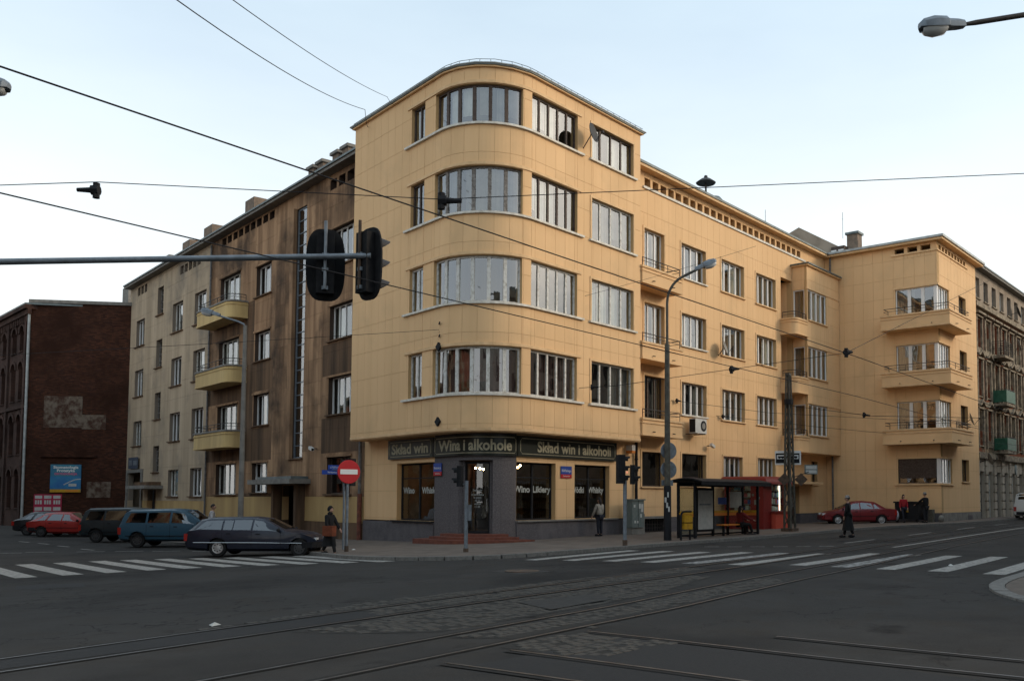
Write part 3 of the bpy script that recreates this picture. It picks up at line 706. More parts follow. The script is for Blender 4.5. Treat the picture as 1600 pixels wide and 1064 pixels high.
# ground floor of the tower
G0 = -0.9
WL = (TW.L(7.62), TW.L(4.57), 0.76, 3.18); DR = (-1.9, 0.5, 0.3, 3.2); WR1 = (TW.Rx(26.93), TW.Rx(29.3), 0.82, 3.15); WR2 = (TW.Rx(30.55), TW.Rx(33.0), 0.84, 3.15)
gl_, pl0, pr0, gr_ = TW.L(10.6), TW.L(4.55), TW.Rx(26.91), TW.Rx(34.15)
wall(yb, TW, gl_, pl0, 0.74, 4.3, [WL], G0, 0.62, 1.18, M['yellow'], M['yellow_joint'], zoff=0.1)
wall(yb, TW, pl0, pr0, -0.6, 4.3, [DR], G0-0.001, 1.2, 1.2, M['pier'], M['plinth'], zoff=0.2, joint=0.004)
wall(yb, TW, pr0, gr_, 0.80, 4.3, [WR1, WR2], G0, 0.62, 1.18, M['yellow'], M['yellow_joint'], zoff=0.1)
mb = MB(); fbox(mb, TW, gl_, pl0-0.002, -0.8, 0.70, -1.25, G0+0.05); mb.build('plinth', M['plinth'], yb)
mb = MB(); fbox(mb, TW, pr0+0.002, gr_, -0.6, 0.76, -1.25, G0+0.05); mb.build('plinth', M['plinth'], yb)
mb = MB(); fbox(mb, TW, TW.L(7.95), pl0, 0.70, 0.758, -1.2, G0+0.13); mb.build('shop_sill', M['blackm'], yb)
mb = MB(); fbox(mb, TW, pr0, TW.Rx(33.5), 0.76, 0.818, -1.2, G0+0.13); mb.build('shop_sill', M['concrete'], yb)
for op, n, bars in ((WL, 2, (2.55,)), (WR1, 2, (2.55,)), (WR2, 2, (2.55,))):
    window(yb, TW, op[0], op[1], op[2], op[3], G0, n, M['blackm'], 0.24, name='shop_window', bars=bars, gm=M['shop_glass'], fwid=0.07)
dw = window(yb, TW, -1.74, 0.34, 0.33, 3.15, G0, 1, M['blackm'], 0.26, name='shop_door', gm=M['shop_glass'], fwid=0.09)
mb = MB(); fbox(mb, TW, -1.9, -1.745, 0.3, 3.2, G0-0.34, G0-0.2); fbox(mb, TW, 0.345, 0.5, 0.3, 3.2, G0-0.34, G0-0.2); mb.build('door_jamb', M['pier'], yb)
mb = MB(); fbox(mb, TW, 0.1, 0.15, 1.2, 1.7, G0-0.24, G0-0.18); mb.build('door_handle', M['chrome'], dw)
for i, (a, b, z, d) in enumerate(((-3.7, 2.15, 0.10, 0.12), (-2.95, 1.6, 0.21, -0.18), (-2.6, 1.25, 0.32, -0.48))):
    mb = MB(); fbox(mb, TW, a, b, -0.5, z-0.0, -1.3-0.003*i, d); mb.build('step', M['redbrick'], yb)
# shop room
mb = MB(); sp = tower_poly(-1.35, 0); sp[-2] = (34.15, 32.5)
mb.prism(sp, -0.4, 0.31); mb.build('shop_floor', M['dark'], yb)
MB().prism(sp, 4.0, 4.28).build('shop_ceiling', M['dark'], yb)
mb = MB(); mb.box(26.5, 33.6, 31.6, 31.8, 0.31, 4.0); mb.box(33.4, 33.55, 25.75, 31.6, 0.31, 4.0); mb.build('shop_back_wall', M['shop_wall'], yb)
sh = MB(); bt = MB()
for z in (0.7, 1.2, 1.7, 2.2):
    sh.box(28.2, 33.2, 31.2, 31.59, z, z+0.04); sh.box(33.0, 33.39, 26.4, 31.1, z, z+0.04)
    for q in range(34):
        bt.lathe([(0.04, 0), (0.04, 0.2), (0.014, 0.26), (0.014, 0.32)], 6, Matrix.Translation((28.3+q*.14, 31.35, z+0.04)))
        bt.lathe([(0.04, 0), (0.04, 0.2), (0.014, 0.26), (0.014, 0.32)], 6, Matrix.Translation((33.15, 26.5+q*.135, z+0.04)))
s_ = sh.build('shelf', M['wood_dark'], yb); bt.build('bottles', M['bottle'], s_, kind='stuff')
for i, (x, y, z) in enumerate(((26.95, 30.1, 2.8), (27.05, 29.95, 2.86), (27.15, 29.85, 2.82), (27.88, 28.59, 2.99), (27.99, 28.44, 2.97), (28.08, 28.33, 2.94), (28.97, 27.15, 3.02), (29.01, 27.05, 3.1))):
    o = tag(MB().ball((0, 0, 0), 0.045).build('light_bulb', M['bulb'], smooth=True), 'small warm light bulb glowing behind the shop glass', 'light bulb', 'bulbs glowing in the wine shop'); o.location = (x, y, z)
    c = MB(); c.tube([(0, 0, 0.04), (0, 0, 3.995-z)], 0.006, 4); c.build('cord', M['blackm'], o)
# lettering on the glass
for body, u, z, fit in (('Wino', TW.L(6.98), 2.02, 0.95), ('Whisky', TW.L(5.3), 2.02, 1.25), ('Wino', TW.Rx(27.5), 2.06, 0.95), ('Likiery', TW.Rx(28.68), 2.06, 1.1), ('Wódki', TW.Rx(31.05), 2.06, 0.85), ('Whisky', TW.Rx(32.3), 2.06, 1.1)):
    facade_text(body, TW, u, z, G0-0.235, 0.36, M['sign_white'], yb, fit=fit, bold=0.012, depth=0.004)
for i, (tx, ft) in enumerate((('Zapraszamy', .75), ('od poniedziałku', 1.0), ('do soboty', .62), ('10-22', .4), ('niedziela', .52), ('11-20', .4))):
    facade_text(tx, TW, -0.6, 2.02-.12*i-(0.05 if i else 0), G0-0.245, 0.11, M['sign_white'], yb, fit=ft, depth=0.004)

# shop signs
def shop_sign(u0, u1, body, label, fit, uo=0):
    p = TW.P((u0+u1)/2, G0+0.1, 3.4)
    e = world_empty('shop_sign', p, label=label, cat='sign', group='black shop signs over the wine shop')
    mb = MB(); fbox(mb, TW, u0, u1, 3.38, 4.2, G0+0.01, G0+0.13); mb.build('board', M['sign_black'], e)
    fr = MB(); d0, d1 = G0+0.131, G0+0.145; a, b, c, d = u0+0.12, u1-0.12, 3.47, 4.11; t = 0.025
    fbox(fr, TW, a+.1, b-.1, c, c+t, d0, d1); fbox(fr, TW, a+.1, b-.1, d-t, d, d0, d1)
    fbox(fr, TW, a, a+t, c+.1, d-.1, d0, d1); fbox(fr, TW, b-t, b, c+.1, d-.1, d0, d1)
    for x in (a+.05, b-.05-t):
        for z in (c+.05, d-.05-t): fbox(fr, TW, x, x+t, z, z+t, d0, d1)
    fr.build('border', M['sign_gold'], e)
    facade_text(body, TW, (u0+u1)/2+uo, 3.77, G0+0.138, 0.60, M['sign_gold'], e, fit=fit, bold=0.016, depth=0.012)
shop_sign(-7.42, -3.72, 'Skład win', 'black shop sign reading Skład win, left of the rounded corner', 3.0)
shop_sign(-3.66, 2.06, 'Wina i alkohole', 'curved black shop sign reading Wina i alkohole over the door', 4.9)
shop_sign(2.12, 8.62, 'Skład win i alkoholi', 'long black shop sign reading Skład win i alkoholi, right of the door', 4.9, 0.35)

# ---- wing along the tram street
WG = Line((0, 25.3), (1, 0)); w0, w1 = 34.16, 56.25
HD = [7.58, 11.1, 14.7]; SL = [5.93, 9.44, 12.93]
wops = []
cols = [(38.96, 41.33), (42.94, 45.42), (46.84, 49.26)]
for k in range(3):
    for c in cols: wops.append((c[0], c[1], SL[k], HD[k]))
    wops.append((35.7, 37.42, 4.85+3.52*k, HD[k]))
gops = [(35.5, 37.35, 2.27, 3.92), (38.95, 41.27, 2.35, 3.96), (43.02, 45.12, 2.2, 3.98), (46.88, 49.05, 2.2, 4.02), (53.9, 54.8, 2.6, 4.05), (50.6, 52.2, -0.3, 2.45)]
bops = [(35.57, 37.51, 0.06, 0.74)]
slots = []
x = 35.75
while x+0.5 < 53.2: slots.append((x, x+0.49, 16.74, 17.16)); x += 0.685
LOG = (49.95, 51.44, 4.46, 15.05)
wall(yb, WG, w0, w1, 0.8, 17.43, wops+gops+slots+[LOG], 0.0, 0.615, 1.178, M['yellow'], M['yellow_joint'], zoff=0.5)
mb = MB()
for r in subtract([(w0, w1, -0.6, 0.795)], bops+gops[-1:]): fbox(mb, WG, *r, -0.35, 0.04)
mb.build('plinth', M['plinth'], yb)
for k in range(3):
    for j, c in enumerate(cols):
        window(yb, WG, c[0], c[1], SL[k], HD[k], 0, 4, M['frame_new'], 0.2, M['curtain' if (j+k) % 2 else 'curtain_dim'], [(0.02, 0.4, 0), (0.55, 0.98, 0)] if (j+k) % 3 == 0 else None, sill=M['white_sill' if j == 0 else 'yellow_trim'], fwid=0.06, mull=0.11)
        surround(yb, WG, c[0], c[1], SL[k], HD[k], 0, M['yellow_trim'])
    window(yb, WG, 35.7, 37.42, 4.85+3.52*k, HD[k], 0, 3, M['frame_new'] if k else M['wood_dark'], 0.2, M['curtain'], [(0.05, 0.3, 0), (0.7, 0.97, 0)], fwid=0.06, name='balcony_door')
    surround(yb, WG, 35.7, 37.42, 5.5+3.52*k, HD[k], 0, M['yellow_trim'])
for j, g in enumerate(gops[:5]):
    window(yb, WG, *g, 0, 1 if j < 2 else 4 if j < 4 else 2, M['wood_dark'] if j < 2 else M['frame_new'] if j < 4 else M['wood_dark'], 0.2, None if j < 2 else M['curtain_dim'], sill=M['yellow_trim'], gm=M['shop_glass'] if j < 2 else None)
    surround(yb, WG, *g, 0, M['yellow_trim'])
bw = MB(); fbox(bw, WG, 35.57, 37.51, 0.06, 0.74, -0.3, -0.25); bw = bw.build('basement_window', M['blackm'], yb)
gr = MB()
for q in range(9): fbox(gr, WG, 35.62+q*.22, 35.65+q*.22, 0.06, 0.74, -0.12, -0.09)
for q in range(4): fbox(gr, WG, 35.57, 37.51, 0.12+q*.17, 0.14+q*.17, -0.119, -0.091)
gr.build('grille', M['iron'], bw)
sr = MB(); fbox(sr, WG, 35.42, 37.66, 0.742, 0.86, -0.1, 0.08); fbox(sr, WG, 35.4, 35.566, -0.3, 0.74, -0.1, 0.078); fbox(sr, WG, 37.514, 37.68, -0.3, 0.74, -0.1, 0.078); sr.build('basement_surround', M['concrete'], yb)
mb = MB(); fbox(mb, WG, 35.6, 53.3, 16.62, 16.735, -0.2, 0.07); mb.build('attic_ledge', M['white_sill'], yb)
mb = MB(); fbox(mb, WG, 35.6, 53.3, 16.7, 17.2, -0.62, -0.37); mb.build('slot_back', M['slot_back'], yb)
# door with canopy below the bay
dd = MB(); fbox(dd, WG, 50.62, 52.18, -0.2, 2.4, -0.33, -0.27); dd = dd.build('entrance_door', M['wood_dark'], yb)
for q in (50.75, 51.45):
    m_ = MB(); fbox(m_, WG, q, q+.58, 1.2, 2.25, -0.27, -0.24); m_.build('door_panel', M['frame_grey'], dd)
cn = MB(); fprism(cn, WG, [(49.9, 0.0), (53.9, 0.0), (53.9, 0.75), (53.6, 0.95), (49.9, 0.95)], 2.58, 2.72); cn.build('door_canopy', M['yellow_trim'], yb)
MB().box(34.3, 56.2, 26.45, 34, -0.4, 17.3).build('inner_wall', M['dark'], yb)
# eaves and roof of the wing
MB().prism([(34.16, 24.85), (55.7, 24.85), (55.7, 25.6), (34.16, 25.6)], 17.432, 17.56).build('eave', M['yellow_trim'], yb)
MB().prism([(34.16, 24.8), (55.85, 24.8), (56.5, 36), (34.16, 36)], 17.562, 17.66).build('roof', M['roof_metal'], yb)
sg = MB()
for q in range(44): sg.tube([(34.4+q*.48, 24.9, 17.66), (34.4+q*.48, 25.05, 17.82)], 0.012, 4)
sg.tube([(34.3, 25.05, 17.82), (55.6, 25.05, 17.82)], 0.014, 5); sg.build('snow_guard', M['roof_metal'], yb)

# balconies
def railing(pts, z, h, bal, m=None, posts=1.0, rails=2):
    mb = MB(); m = m or M['iron']
    for r_ in range(rails): mb.tube([(p.x, p.y, z+h-r_*0.16) for p in pts], 0.022 if r_ == 0 else 0.014, 6)
    acc = 0; last = None
    for i, p in enumerate(pts):
        if last is None or (p-last).length >= posts or i == len(pts)-1:
            mb.tube([(p.x, p.y, z-0.02), (p.x, p.y, z+h)], 0.018, 6); last = p
    mb.build('railing', m, bal)
def rcorner(cx, cy, r, a0, a1, n=6): return [(cx+r*math.cos(R(a0+(a1-a0)*i/n)), cy+r*math.sin(R(a0+(a1-a0)*i/n))) for i in range(n+1)]
def balcony(bld, path, plan, z0, z1, m, rh=0.36, cap=None, rail=None, label=None):
    # plan: open polyline in (u, d) from wall to wall, outer edge
    mb = MB(); fprism(mb, path, plan, z0+0.10, z1-0.10)
    b = mb.build('balcony', m, bld, label=label)
    def off(p, o):
        c = (sum(q[0] for q in plan)/len(plan), 0); return [(q[0]+(o if q[0] > c[0] else -o)*(1 if q[1] > 0.01 else 1), q[1]+o if q[1] > 0.01 else q[1]) for q in p]
    k = MB(); fprism(k, path, off(plan, 0.05), z1-0.098, z1); k.build('coping', cap or M['white_sill'], b)
    k = MB(); fprism(k, path, off(plan, 0.035), z1-0.26, z1-0.20); k.build('band', m, b)
    k = MB(); fprism(k, path, off(plan, 0.03), z0, z0+0.098); k.build('floor_slab', m, b)
    dr = MB()
    us_ = [q for q in plan if q[1] > 0.6]; a, e = us_[0], us_[-1]
    for f in (0.25, 0.75):
        u = a[0]+(e[0]-a[0])*f; dr.tube([path.P(u, a[1]-.02, z0+0.2), path.P(u, a[1]+0.14, z0+0.17)], 0.025, 6)
    dr.build('drain_spout', M['iron'], b)
    if rail: railing([path.P(u, d) for u, d in rail], z1, rh, b)
    return b
for k in range(3):
    z1 = 5.4+3.52*k; z0 = z1-0.82
    balcony(yb, WG, [(34.2, 0), (34.2, 0.98), (37.52, 0.98), (37.52, 0)], z0, z1, M['yellow'], 0.40, M['yellow_trim'], [(34.3, 0.9), (35.4, 0.9), (36.4, 0.9), (37.42, 0.9), (37.42, 0.45), (37.42, 0.05)])
    balcony(yb, WG, [(49.85, 0)]+[(49.85+q[0], q[1]) for q in rcorner(0.45, 0.56, 0.45, 180, 90)]+[(51.46, 1.01), (51.46, 0)], 4.46+3.52*k, 5.45+3.52*k, M['yellow'], 0.38, M['yellow_trim'], [(49.95, 0.1), (49.95, 0.5)]+[(49.93+q[0], q[1]-.05) for q in rcorner(0.45, 0.56, 0.45, 180, 90)]+[(50.9, .94), (51.4, 0.94)])
# loggia back wall with doors
LG = Line((0, 26.05), (1, 0))
wall(yb, LG, 49.9, 51.5, 4.4, 15.1, [(50.45, 51.3, 4.6+3.52*k, 7.1+3.52*k) for k in range(3)], 0, 0.615, 1.178, M['yellow'], M['yellow_joint'], thick=0.2)
for k in range(3): window(yb, LG, 50.45, 51.3, 4.6+3.52*k, 7.1+3.52*k, 0, 1, M['frame_grey'], 0.08, M['curtain_dim'], name='balcony_door')
mb = MB(); mb.box(49.7, 49.9, 25.66, 26.04, 4.4, 15.05); mb.box(51.445, 51.62, 25.30, 26.04, 4.4, 15.05); mb.build('loggia_side', M['yellow'], yb)
# bay
BF = Line((0, 24.3), (1, 0)); BS = Line((51.45, 25.28), (0, -1))
bz = [(5.55+3.52*k, 7.42+3.52*k) for k in range(3)]
wall(yb, BF, 51.45, 56.2, 4.46, 15.9, [(51.55, 54.25, a, b) for a, b in bz], 0, 0.615, 1.178, M['yellow'], M['yellow_joint'], thick=0.15)
wall(yb, BS, 0, 0.83, 4.46, 15.9, [(0.06, 0.8, a, b) for a, b in bz], 0, 0.615, 1.178, M['yellow'], M['yellow_joint'], thick=0.12)
for a, b in bz:
    window(yb, BF, 51.55, 54.25, a, b, 0, 4, M['frame_new'], 0.08, M['curtain'], [(0.3, 0.6, 0), (0.7, 0.98, 0)], sill=M['yellow_trim'], mull=0.14)
    window(yb, BS, 0.06, 0.8, a, b, 0, 1, M['frame_new'], 0.06, M['curtain_dim'], [(0.0, 0.5, 0)])
    mb = MB(); fbox(mb, BF, 51.4, 56.2, b+0.02, b+0.12, -0.05, 0.04); mb.build('lintel_moulding', M['yellow_trim'], yb)
mb = MB(); mb.box(51.5, 56.2, 24.45, 25.28, 4.44, 4.5); mb.build('bay_floor', M['yellow'], yb)
MB().prism([(51.3, 24.15), (56.2, 24.15), (56.2, 25.29), (51.3, 25.29)], 15.9, 15.98).build('bay_cornice', M['yellow_trim'], yb)
MB().prism([(51.22, 24.07), (56.2, 24.07), (56.2, 25.29), (51.22, 25.29)], 15.982, 16.06).build('bay_roof', M['roof_metal'], yb)

# ---- projecting block
FK = Line((56.25, 25.3), (0, -1)); FR = Line((0, 17.95), (1, 0)); fe = 7.35
cz = [(2.64, 4.15), (5.45, 7.68), (8.98, 11.2), (12.5, 14.74)]
fops = [(4.72, fe, a, b) for a, b in cz]; rops = [(56.25, 58.42, a, b) for a, b in cz]
r2 = [(60.42, 61.95, 2.8, 4.2), (60.42, 61.95, 6.4, 7.7), (60.42, 61.95, 9.95, 11.25), (60.42, 61.95, 13.5, 14.8)]
fs = [(4.72+.82*q, 4.72+.82*q+.6, 16.98, 17.3) for q in range(3)]; fs2 = [(56.6+.62*q, 56.6+.62*q+.44, 16.95, 17.28) for q in range(9)]
wall(yb, FK, 0, fe, 0.85, 17.43, fops+fs, 0, 0.66, 1.19, M['yellow'], M['yellow_joint'], zoff=0.3)
wall(yb, FR, 56.285, 64.25, 0.85, 17.43, rops+r2+fs2, 0, 0.66, 1.19, M['yellow'], M['yellow_joint'], zoff=0.3)
for i, (a, b) in enumerate(cz):
    if i == 0:
        window(yb, FK, 4.72, fe-0.1, a, b, 0, 3, M['wood_dark'], 0.12)
        sh_ = MB()
        for q in range(16): fbox(sh_, FK, 4.8, fe-0.3, a+0.32+q*.072, a+0.385+q*.072, -0.10, -0.06)
        sh_.build('roller_shutter', M['wood_dark'], yb)
    else: window(yb, FK, 4.72, fe-0.1, a, b, 0, 3, M['frame_new'], 0.12, M['curtain_dim'], [(0.0, 0.45, 0)], mull=0.2)
    window(yb, FR, 56.35, 58.42, a, b, 0, 4, M['frame_new'], 0.12, M['curtain'], mull=0.1)
    mb = MB(); mb.box(56.32, 56.52, 18.02, 18.22, a, b); mb.build('corner_post', M['frame_new'], yb)
    mb = MB(); fbox(mb, FK, 4.6, fe+0.04, b+0.002, b+0.1, -0.05, 0.035); fbox(mb, FR, 56.26, 58.55, b+0.002, b+0.1, -0.05, 0.036); mb.build('lintel_moulding', M['yellow_trim'], yb)
    window(yb, FR, *r2[i], 0, 2, M['wood_dark'], 0.22, M['curtain_dim'], sill=M['yellow_trim'])
mb = MB(); fbox(mb, FK, 4.5, fe+.08, 2.53, 2.638, -0.1, 0.1); fbox(mb, FR, 56.26, 58.6, 2.531, 2.637, -0.1, 0.098); mb.build('window_sill', M['yellow_trim'], yb)
for k in range(3):
    z1 = 5.92+3.525*k; z0 = z1-0.92
    pl = [(56.24, 21.15), (55.25, 21.15), (55.25, 16.95), (59.55, 16.95), (59.55, 17.94), (56.24, 17.94)]
    def grow(o): return [(56.24, 21.15+o), (55.25-o, 21.15+o), (55.25-o, 16.95-o), (59.55+o, 16.95-o), (59.55+o, 17.94), (56.24, 17.94)]
    b = MB().prism(pl, z0+.1, z1-.1).build('corner_balcony', M['yellow'], yb)
    MB().prism(grow(.06), z1-.098, z1).build('coping', M['yellow_trim'], b); MB().prism(grow(.035), z1-.27, z1-.2).build('band', M['yellow_trim'], b); MB().prism(grow(.03), z0, z0+.098).build('floor_slab', M['yellow_trim'], b)
    railing([Vector(q) for q in ((56.1, 21.0, 0), (55.35, 21.0, 0), (55.35, 19.7, 0), (55.35, 18.4, 0), (55.35, 17.05, 0), (56.5, 17.05, 0), (57.6, 17.05, 0), (58.6, 17.05, 0), (59.45, 17.05, 0), (59.45, 17.8, 0))], z1, 0.42, b)
    dr = MB()
    for x, y in ((55.25, 20), (55.25, 18)): dr.tube([(x, y, z0+.2), (x-.15, y, z0+.17)], .025, 6)
    for x in (56.4, 58.6): dr.tube([(x, 16.95, z0+.2), (x, 16.8, z0+.17)], .025, 6)
    dr.build('drain_spout', M['iron'], b)
mb = MB(); fbox(mb, FK, 0, fe+.04, -0.4, 0.845, -0.35, 0.04); mb.build('plinth', M['plinth'], yb)
for a, b in ((56.25, 59.2), (59.24, 63.4), (63.44, 64.25)):
    mb = MB(); fbox(mb, FR, a, b, -0.4, 0.845, -0.35, 0.045); mb.build('plinth_slab', M['concrete'], yb)
mb = MB(); fbox(mb, FR, 61.4, 62.3, 0.25, 0.65, 0.046, 0.06); mb.build('vent_grille', M['plinth'], yb)
mb = MB(); fbox(mb, FK, 4.5, fe+.07, 16.86, 16.975, -.1, .07); fbox(mb, FR, 56.26, 62.4, 16.861, 16.945, -.1, .068); mb.build('attic_ledge', M['yellow_trim'], yb)
MB().box(57.35, 64.2, 19.05, 34, -0.4, 17.3).build('inner_wall', M['dark'], yb)
MB().prism([(55.85, 25.5), (55.85, 17.5), (64.6, 17.5), (64.6, 25.5)], 17.432, 17.56).build('eave', M['yellow_trim'], yb)
MB().prism([(55.75, 36), (55.75, 17.4), (64.7, 17.4), (64.7, 36)], 17.565, 17.70).build('roof', M['roof_pale'], yb)
downpipe(yb, FK, 0.45, 0.9, 17.5, 0.12, M['pipe'])
mb = MB(); mb.tube([FK.P(0.45, 0.12, -.1), FK.P(0.45, 0.12, 1.0)], 0.08, 10); mb.build('pipe_foot', M['blackm'], yb)
downpipe(yb, WG, 34.9, 0, 4.5, 0.12, M['blackm'], 0.07)
mb = MB(); fbox(mb, FK, 1.2, 2.6, -0.2, 1.0, 0.05, 0.9); mb.build('cellar_entrance', M['concrete'], yb)
flush_panels(yb)

# ------------------------------------------------------------------ BROWN AND GREY WING ON THE SIDE STREET
LB = Line(O2+nI*0.9, -dL)
bb = world_empty('apartment_building', (27, 42, 0), label='soot-brown unrenovated apartment wing with tall stair window, left of the yellow tower', cat='apartment building')
gb = world_empty('apartment_building', (31, 62, 0), label='pale grey-beige apartment wing with small windows, left of the brown wing', cat='apartment building')
S = lambda a, b, c, d: (-a, -b, c, d)
P_ = [S(14.5, 12.0, 1.9, 3.68), S(14.5, 12.0, 5.75, 7.58), S(14.5, 12.0, 9.4, 11.1), S(14.5, 12.0, 13.05, 14.95)]
Q_ = [S(24.05, 21.9, 2.0, 3.65), S(24.05, 21.9, 5.75, 7.5), S(24.05, 21.9, 9.4, 11.05), S(24.05, 21.9, 13.1, 14.85)]
B_ = [S(29.8, 26.5, 1.9, 3.72), S(29.8, 26.5, 5.0, 7.25), S(29.8, 26.5, 8.6, 11.2), S(29.8, 26.5, 12.1, 15.15)]
slit = S(18.65, 17.4, 3.75, 16.95); door = S(19.7, 17.2, -0.6, 2.35)
sl1 = [S(29.7-.92*q, 29.7-.92*q-.7, 17.22, 17.66) for q in range(9)]+[S(14.7-.92*q, 14.0-.92*q, 17.0, 17.5) for q in range(4)]
bops_ = P_+Q_+B_+[slit]
sooty = [S(15.2, 10.9, 3.9, 5.6), S(15.2, 10.9, 7.7, 9.25), S(25.6, 21.4, 7.7, 9.3), S(25.6, 21.4, 3.8, 5.6), S(26.4, 21.2, 1.8, 1.95), S(31.4, 25.3, 11.3, 12.0), S(31.4, 25.3, 7.4, 8.5), S(31.4, 25.3, 3.9, 4.9), S(25.6, 24.2, 9.3, 13), S(26.3, 24.2, 4, 8)]
def subwalls(bld, u0, u1, z0, z1, ops, specials, mp, mj, ms, **k):
    done = []
    for s in specials:
        for r in subtract([s], done): 
            if r[0] >= u0-0.01 and r[1] <= u1+0.01: wall(bld, LB, *r, ops, 0, k['cw'], k['ch'], ms, mj, thick=0.35)
        done.append(s)
    for r in subtract([(u0, u1, z0, z1)], specials): wall(bld, LB, *r, ops, 0, k['cw'], k['ch'], mp, mj, thick=0.35, off=k.get('off', 0), zoff=0.0)
subwalls(bb, -31.5, -10.6, 1.78, 17.78, bops_+sl1+[door], sooty, M['brown'], M['brown_joint'], M['soot'], cw=0.62, ch=1.15)
wall(bb, LB, -31.5, -10.6, 0.55, 1.775, [door], 0.012, 1.6, 1.3, M['band'], M['yellow_joint'])
mb = MB()
for r in subtract([(-31.5, -10.6, -1.2, 0.545)], [door]): fbox(mb, LB, *r, -0.35, 0.05)
mb.build('plinth', M['soot'], bb)
def sidewin(bld, op, n, m, cur=None, curr=None, hood=True, bars=(), name='window', sillm=None):
    window(bld, LB, *op, 0, n, m, 0.24, cur, curr, sill=sillm or M['soot'], bars=bars, sill_d=0.12, name=name, sill_ext=0.16)
    if hood:
        mb = MB(); fbox(mb, LB, op[0]-.12, op[1]+.12, op[3]+.001, op[3]+.10, -.05, .07); mb.build('hood', M['brown'] if bld is bb else M['grey'], bld)
for i, o_ in enumerate(P_): sidewin(bb, o_, 4 if i else 2, M['frame_new'] if i else M['wood_dark'], M['curtain'] if i > 1 else M['curtain_dim'] if i else None, [(0, .3, 0), (.6, 1, .0)] if i == 2 else None)
for i, o_ in enumerate(Q_): sidewin(bb, o_, 3, M['frame_new'], M['curtain'], [(0.3, 1, 0)] if i < 2 else None)
for i, o_ in enumerate(B_): sidewin(bb, o_, 4, M['frame_white'], M['curtain'], [(0.0, 0.2, 0), (0.5, 1, 0)], name='balcony_door' if i else 'window')
sw = window(bb, LB, *slit, 0, 1, M['galv'], 0.10, sill=M['soot'], bars=[3.75+.66*q for q in range(1, 20)], name='stair_window', fwid=0.07)
mb = MB(); fbox(mb, LB, -19.1, -18.66, 3.7, 17.0, -0.02, 0.16); mb.build('stair_pilaster', M['brown'], bb)
mb = MB(); fbox(mb, LB, -19.68, -17.22, -0.6, 2.33, -0.8, -0.72); d_ = mb.build('entrance_door', M['wood_dark'], bb)
for q in (-19.5, -18.35):
    m_ = MB(); fbox(m_, LB, q, q+.95, 0.1, 1.1, -.72, -.69); fbox(m_, LB, q, q+.95, 1.25, 2.15, -.72, -.69); m_.build('door_panel', M['rust'], d_)
mb = MB(); fbox(mb, LB, -19.72, -17.2, -.6, 2.345, -.9, -.82); mb.build('porch_back', M['blackm'], bb)
mb = MB(); fprism(mb, LB, [(-22.2, 0)]+[(-22.2+q[0], q[1]) for q in rcorner(.5, .6, .5, 180, 90)]+[(-16.3, 1.1), (-16.3, 0)], 2.42, 2.66); cnp = mb.build('door_canopy', M['concrete'], bb)
mb = MB(); fbox(mb, LB, -21.0, -16.6, 2.662, 2.80, 0.0, .9); mb.build('canopy_cover', M['roof_metal'], cnp)
mb = MB(); fbox(mb, LB, -20.0, -19.74, -.8, 2.42, -.02, .5); mb.build('porch_pier', M['soot'], bb)
mb = MB(); fbox(mb, LB, -17.16, -16.9, -.8, 2.42, -.02, .5); mb.build('porch_pier', M['soot'], bb)
for k in range(3):
    z1 = 5.6+3.75*k; z0 = z1-1.02
    pl = [(-30.7, 0)]+[(-30.7+q[0], q[1]) for q in rcorner(.2, .9, .2, 180, 90, 3)]+[(-25.2+q[0], q[1]) for q in rcorner(-.65, .45, .65, 90, 0, 7)]+[(-25.2, 0)]
    balcony(bb, LB, pl, z0, z1, M['balcony'], 0.36, M['concrete'], [(-30.6, .1), (-30.6, 1.0), (-29.5, 1.02), (-28.4, 1.02), (-27.3, 1.02), (-26.2, 1.02)]+[(-25.28+q[0], q[1]-.05) for q in rcorner(-.65, .45, .65, 90, 0, 5)]+[(-25.28, .1)], label=None)
downpipe(bb, LB, -31.3, -0.4, 17.6, .1, M['pipe_red' if 0 else 'pipe'])
# downpipe in the nook beside the tower: grey above, red-brown below
downpipe(bb, LB, -10.75, 1.9, 4.4, 0.15, M['pipe'], .08)
mb = MB(); mb.tube([LB.P(-10.75, .15, -.35), LB.P(-10.75, .15, 1.9)], .11, 10); mb.build('pipe_foot', M['pipe_red'], bb, smooth=True)
G1 = [S(47.6, 45.5, 5.55, 7.4), S(47.6, 45.5, 9.25, 11.25), S(47.6, 45.5, 13.05, 15.05)]
G2 = [S(42.5, 41.15, 3.5, 5.35), S(42.5, 41.15, 7.25, 9.15), S(42.5, 41.15, 10.95, 12.95), S(42.5, 41.15, 14.75, 16.75)]
G3 = [S(39.0, 36.85, 1.8, 3.58), S(39.0, 36.85, 5.53, 7.45), S(39.0, 36.85, 9.3, 11.22), S(39.0, 36.85, 13.0, 15.03)]
G4 = [S(34.5, 32.3, 1.8, 3.6), S(34.5, 32.3, 5.5, 7.45), S(34.5, 32.3, 9.25, 11.25), S(34.5, 32.3, 12.95, 15.03)]
por = S(48.4, 45.0, -1, 3.55); gd = S(43.5, 41.6, -1, 2.26)
gs = [S(47.5-.85*q, 46.85-.85*q, 16.98, 17.6) for q in range(3)]+[S(37.6-.85*q, 36.95-.85*q, 16.86, 17.42) for q in range(5)]
wall(gb, LB, -49.4, -31.52, 1.5, 17.78, G1+G2+G3+G4+[por, gd]+gs, 0, 0.9, 1.15, M['grey'], M['grey_joint'])
wall(gb, LB, -44.9, -31.52, 0.4, 1.495, [gd], 0.012, 1.6, 1.2, M['band'], M['yellow_joint'])
mb = MB()
for r in subtract([(-49.4, -44.95, -1.2, 1.495), (-44.9, -31.52, -1.2, .395)], [por, gd]): fbox(mb, LB, *r, -.35, .04)
mb.build('plinth', M['grey'], gb)
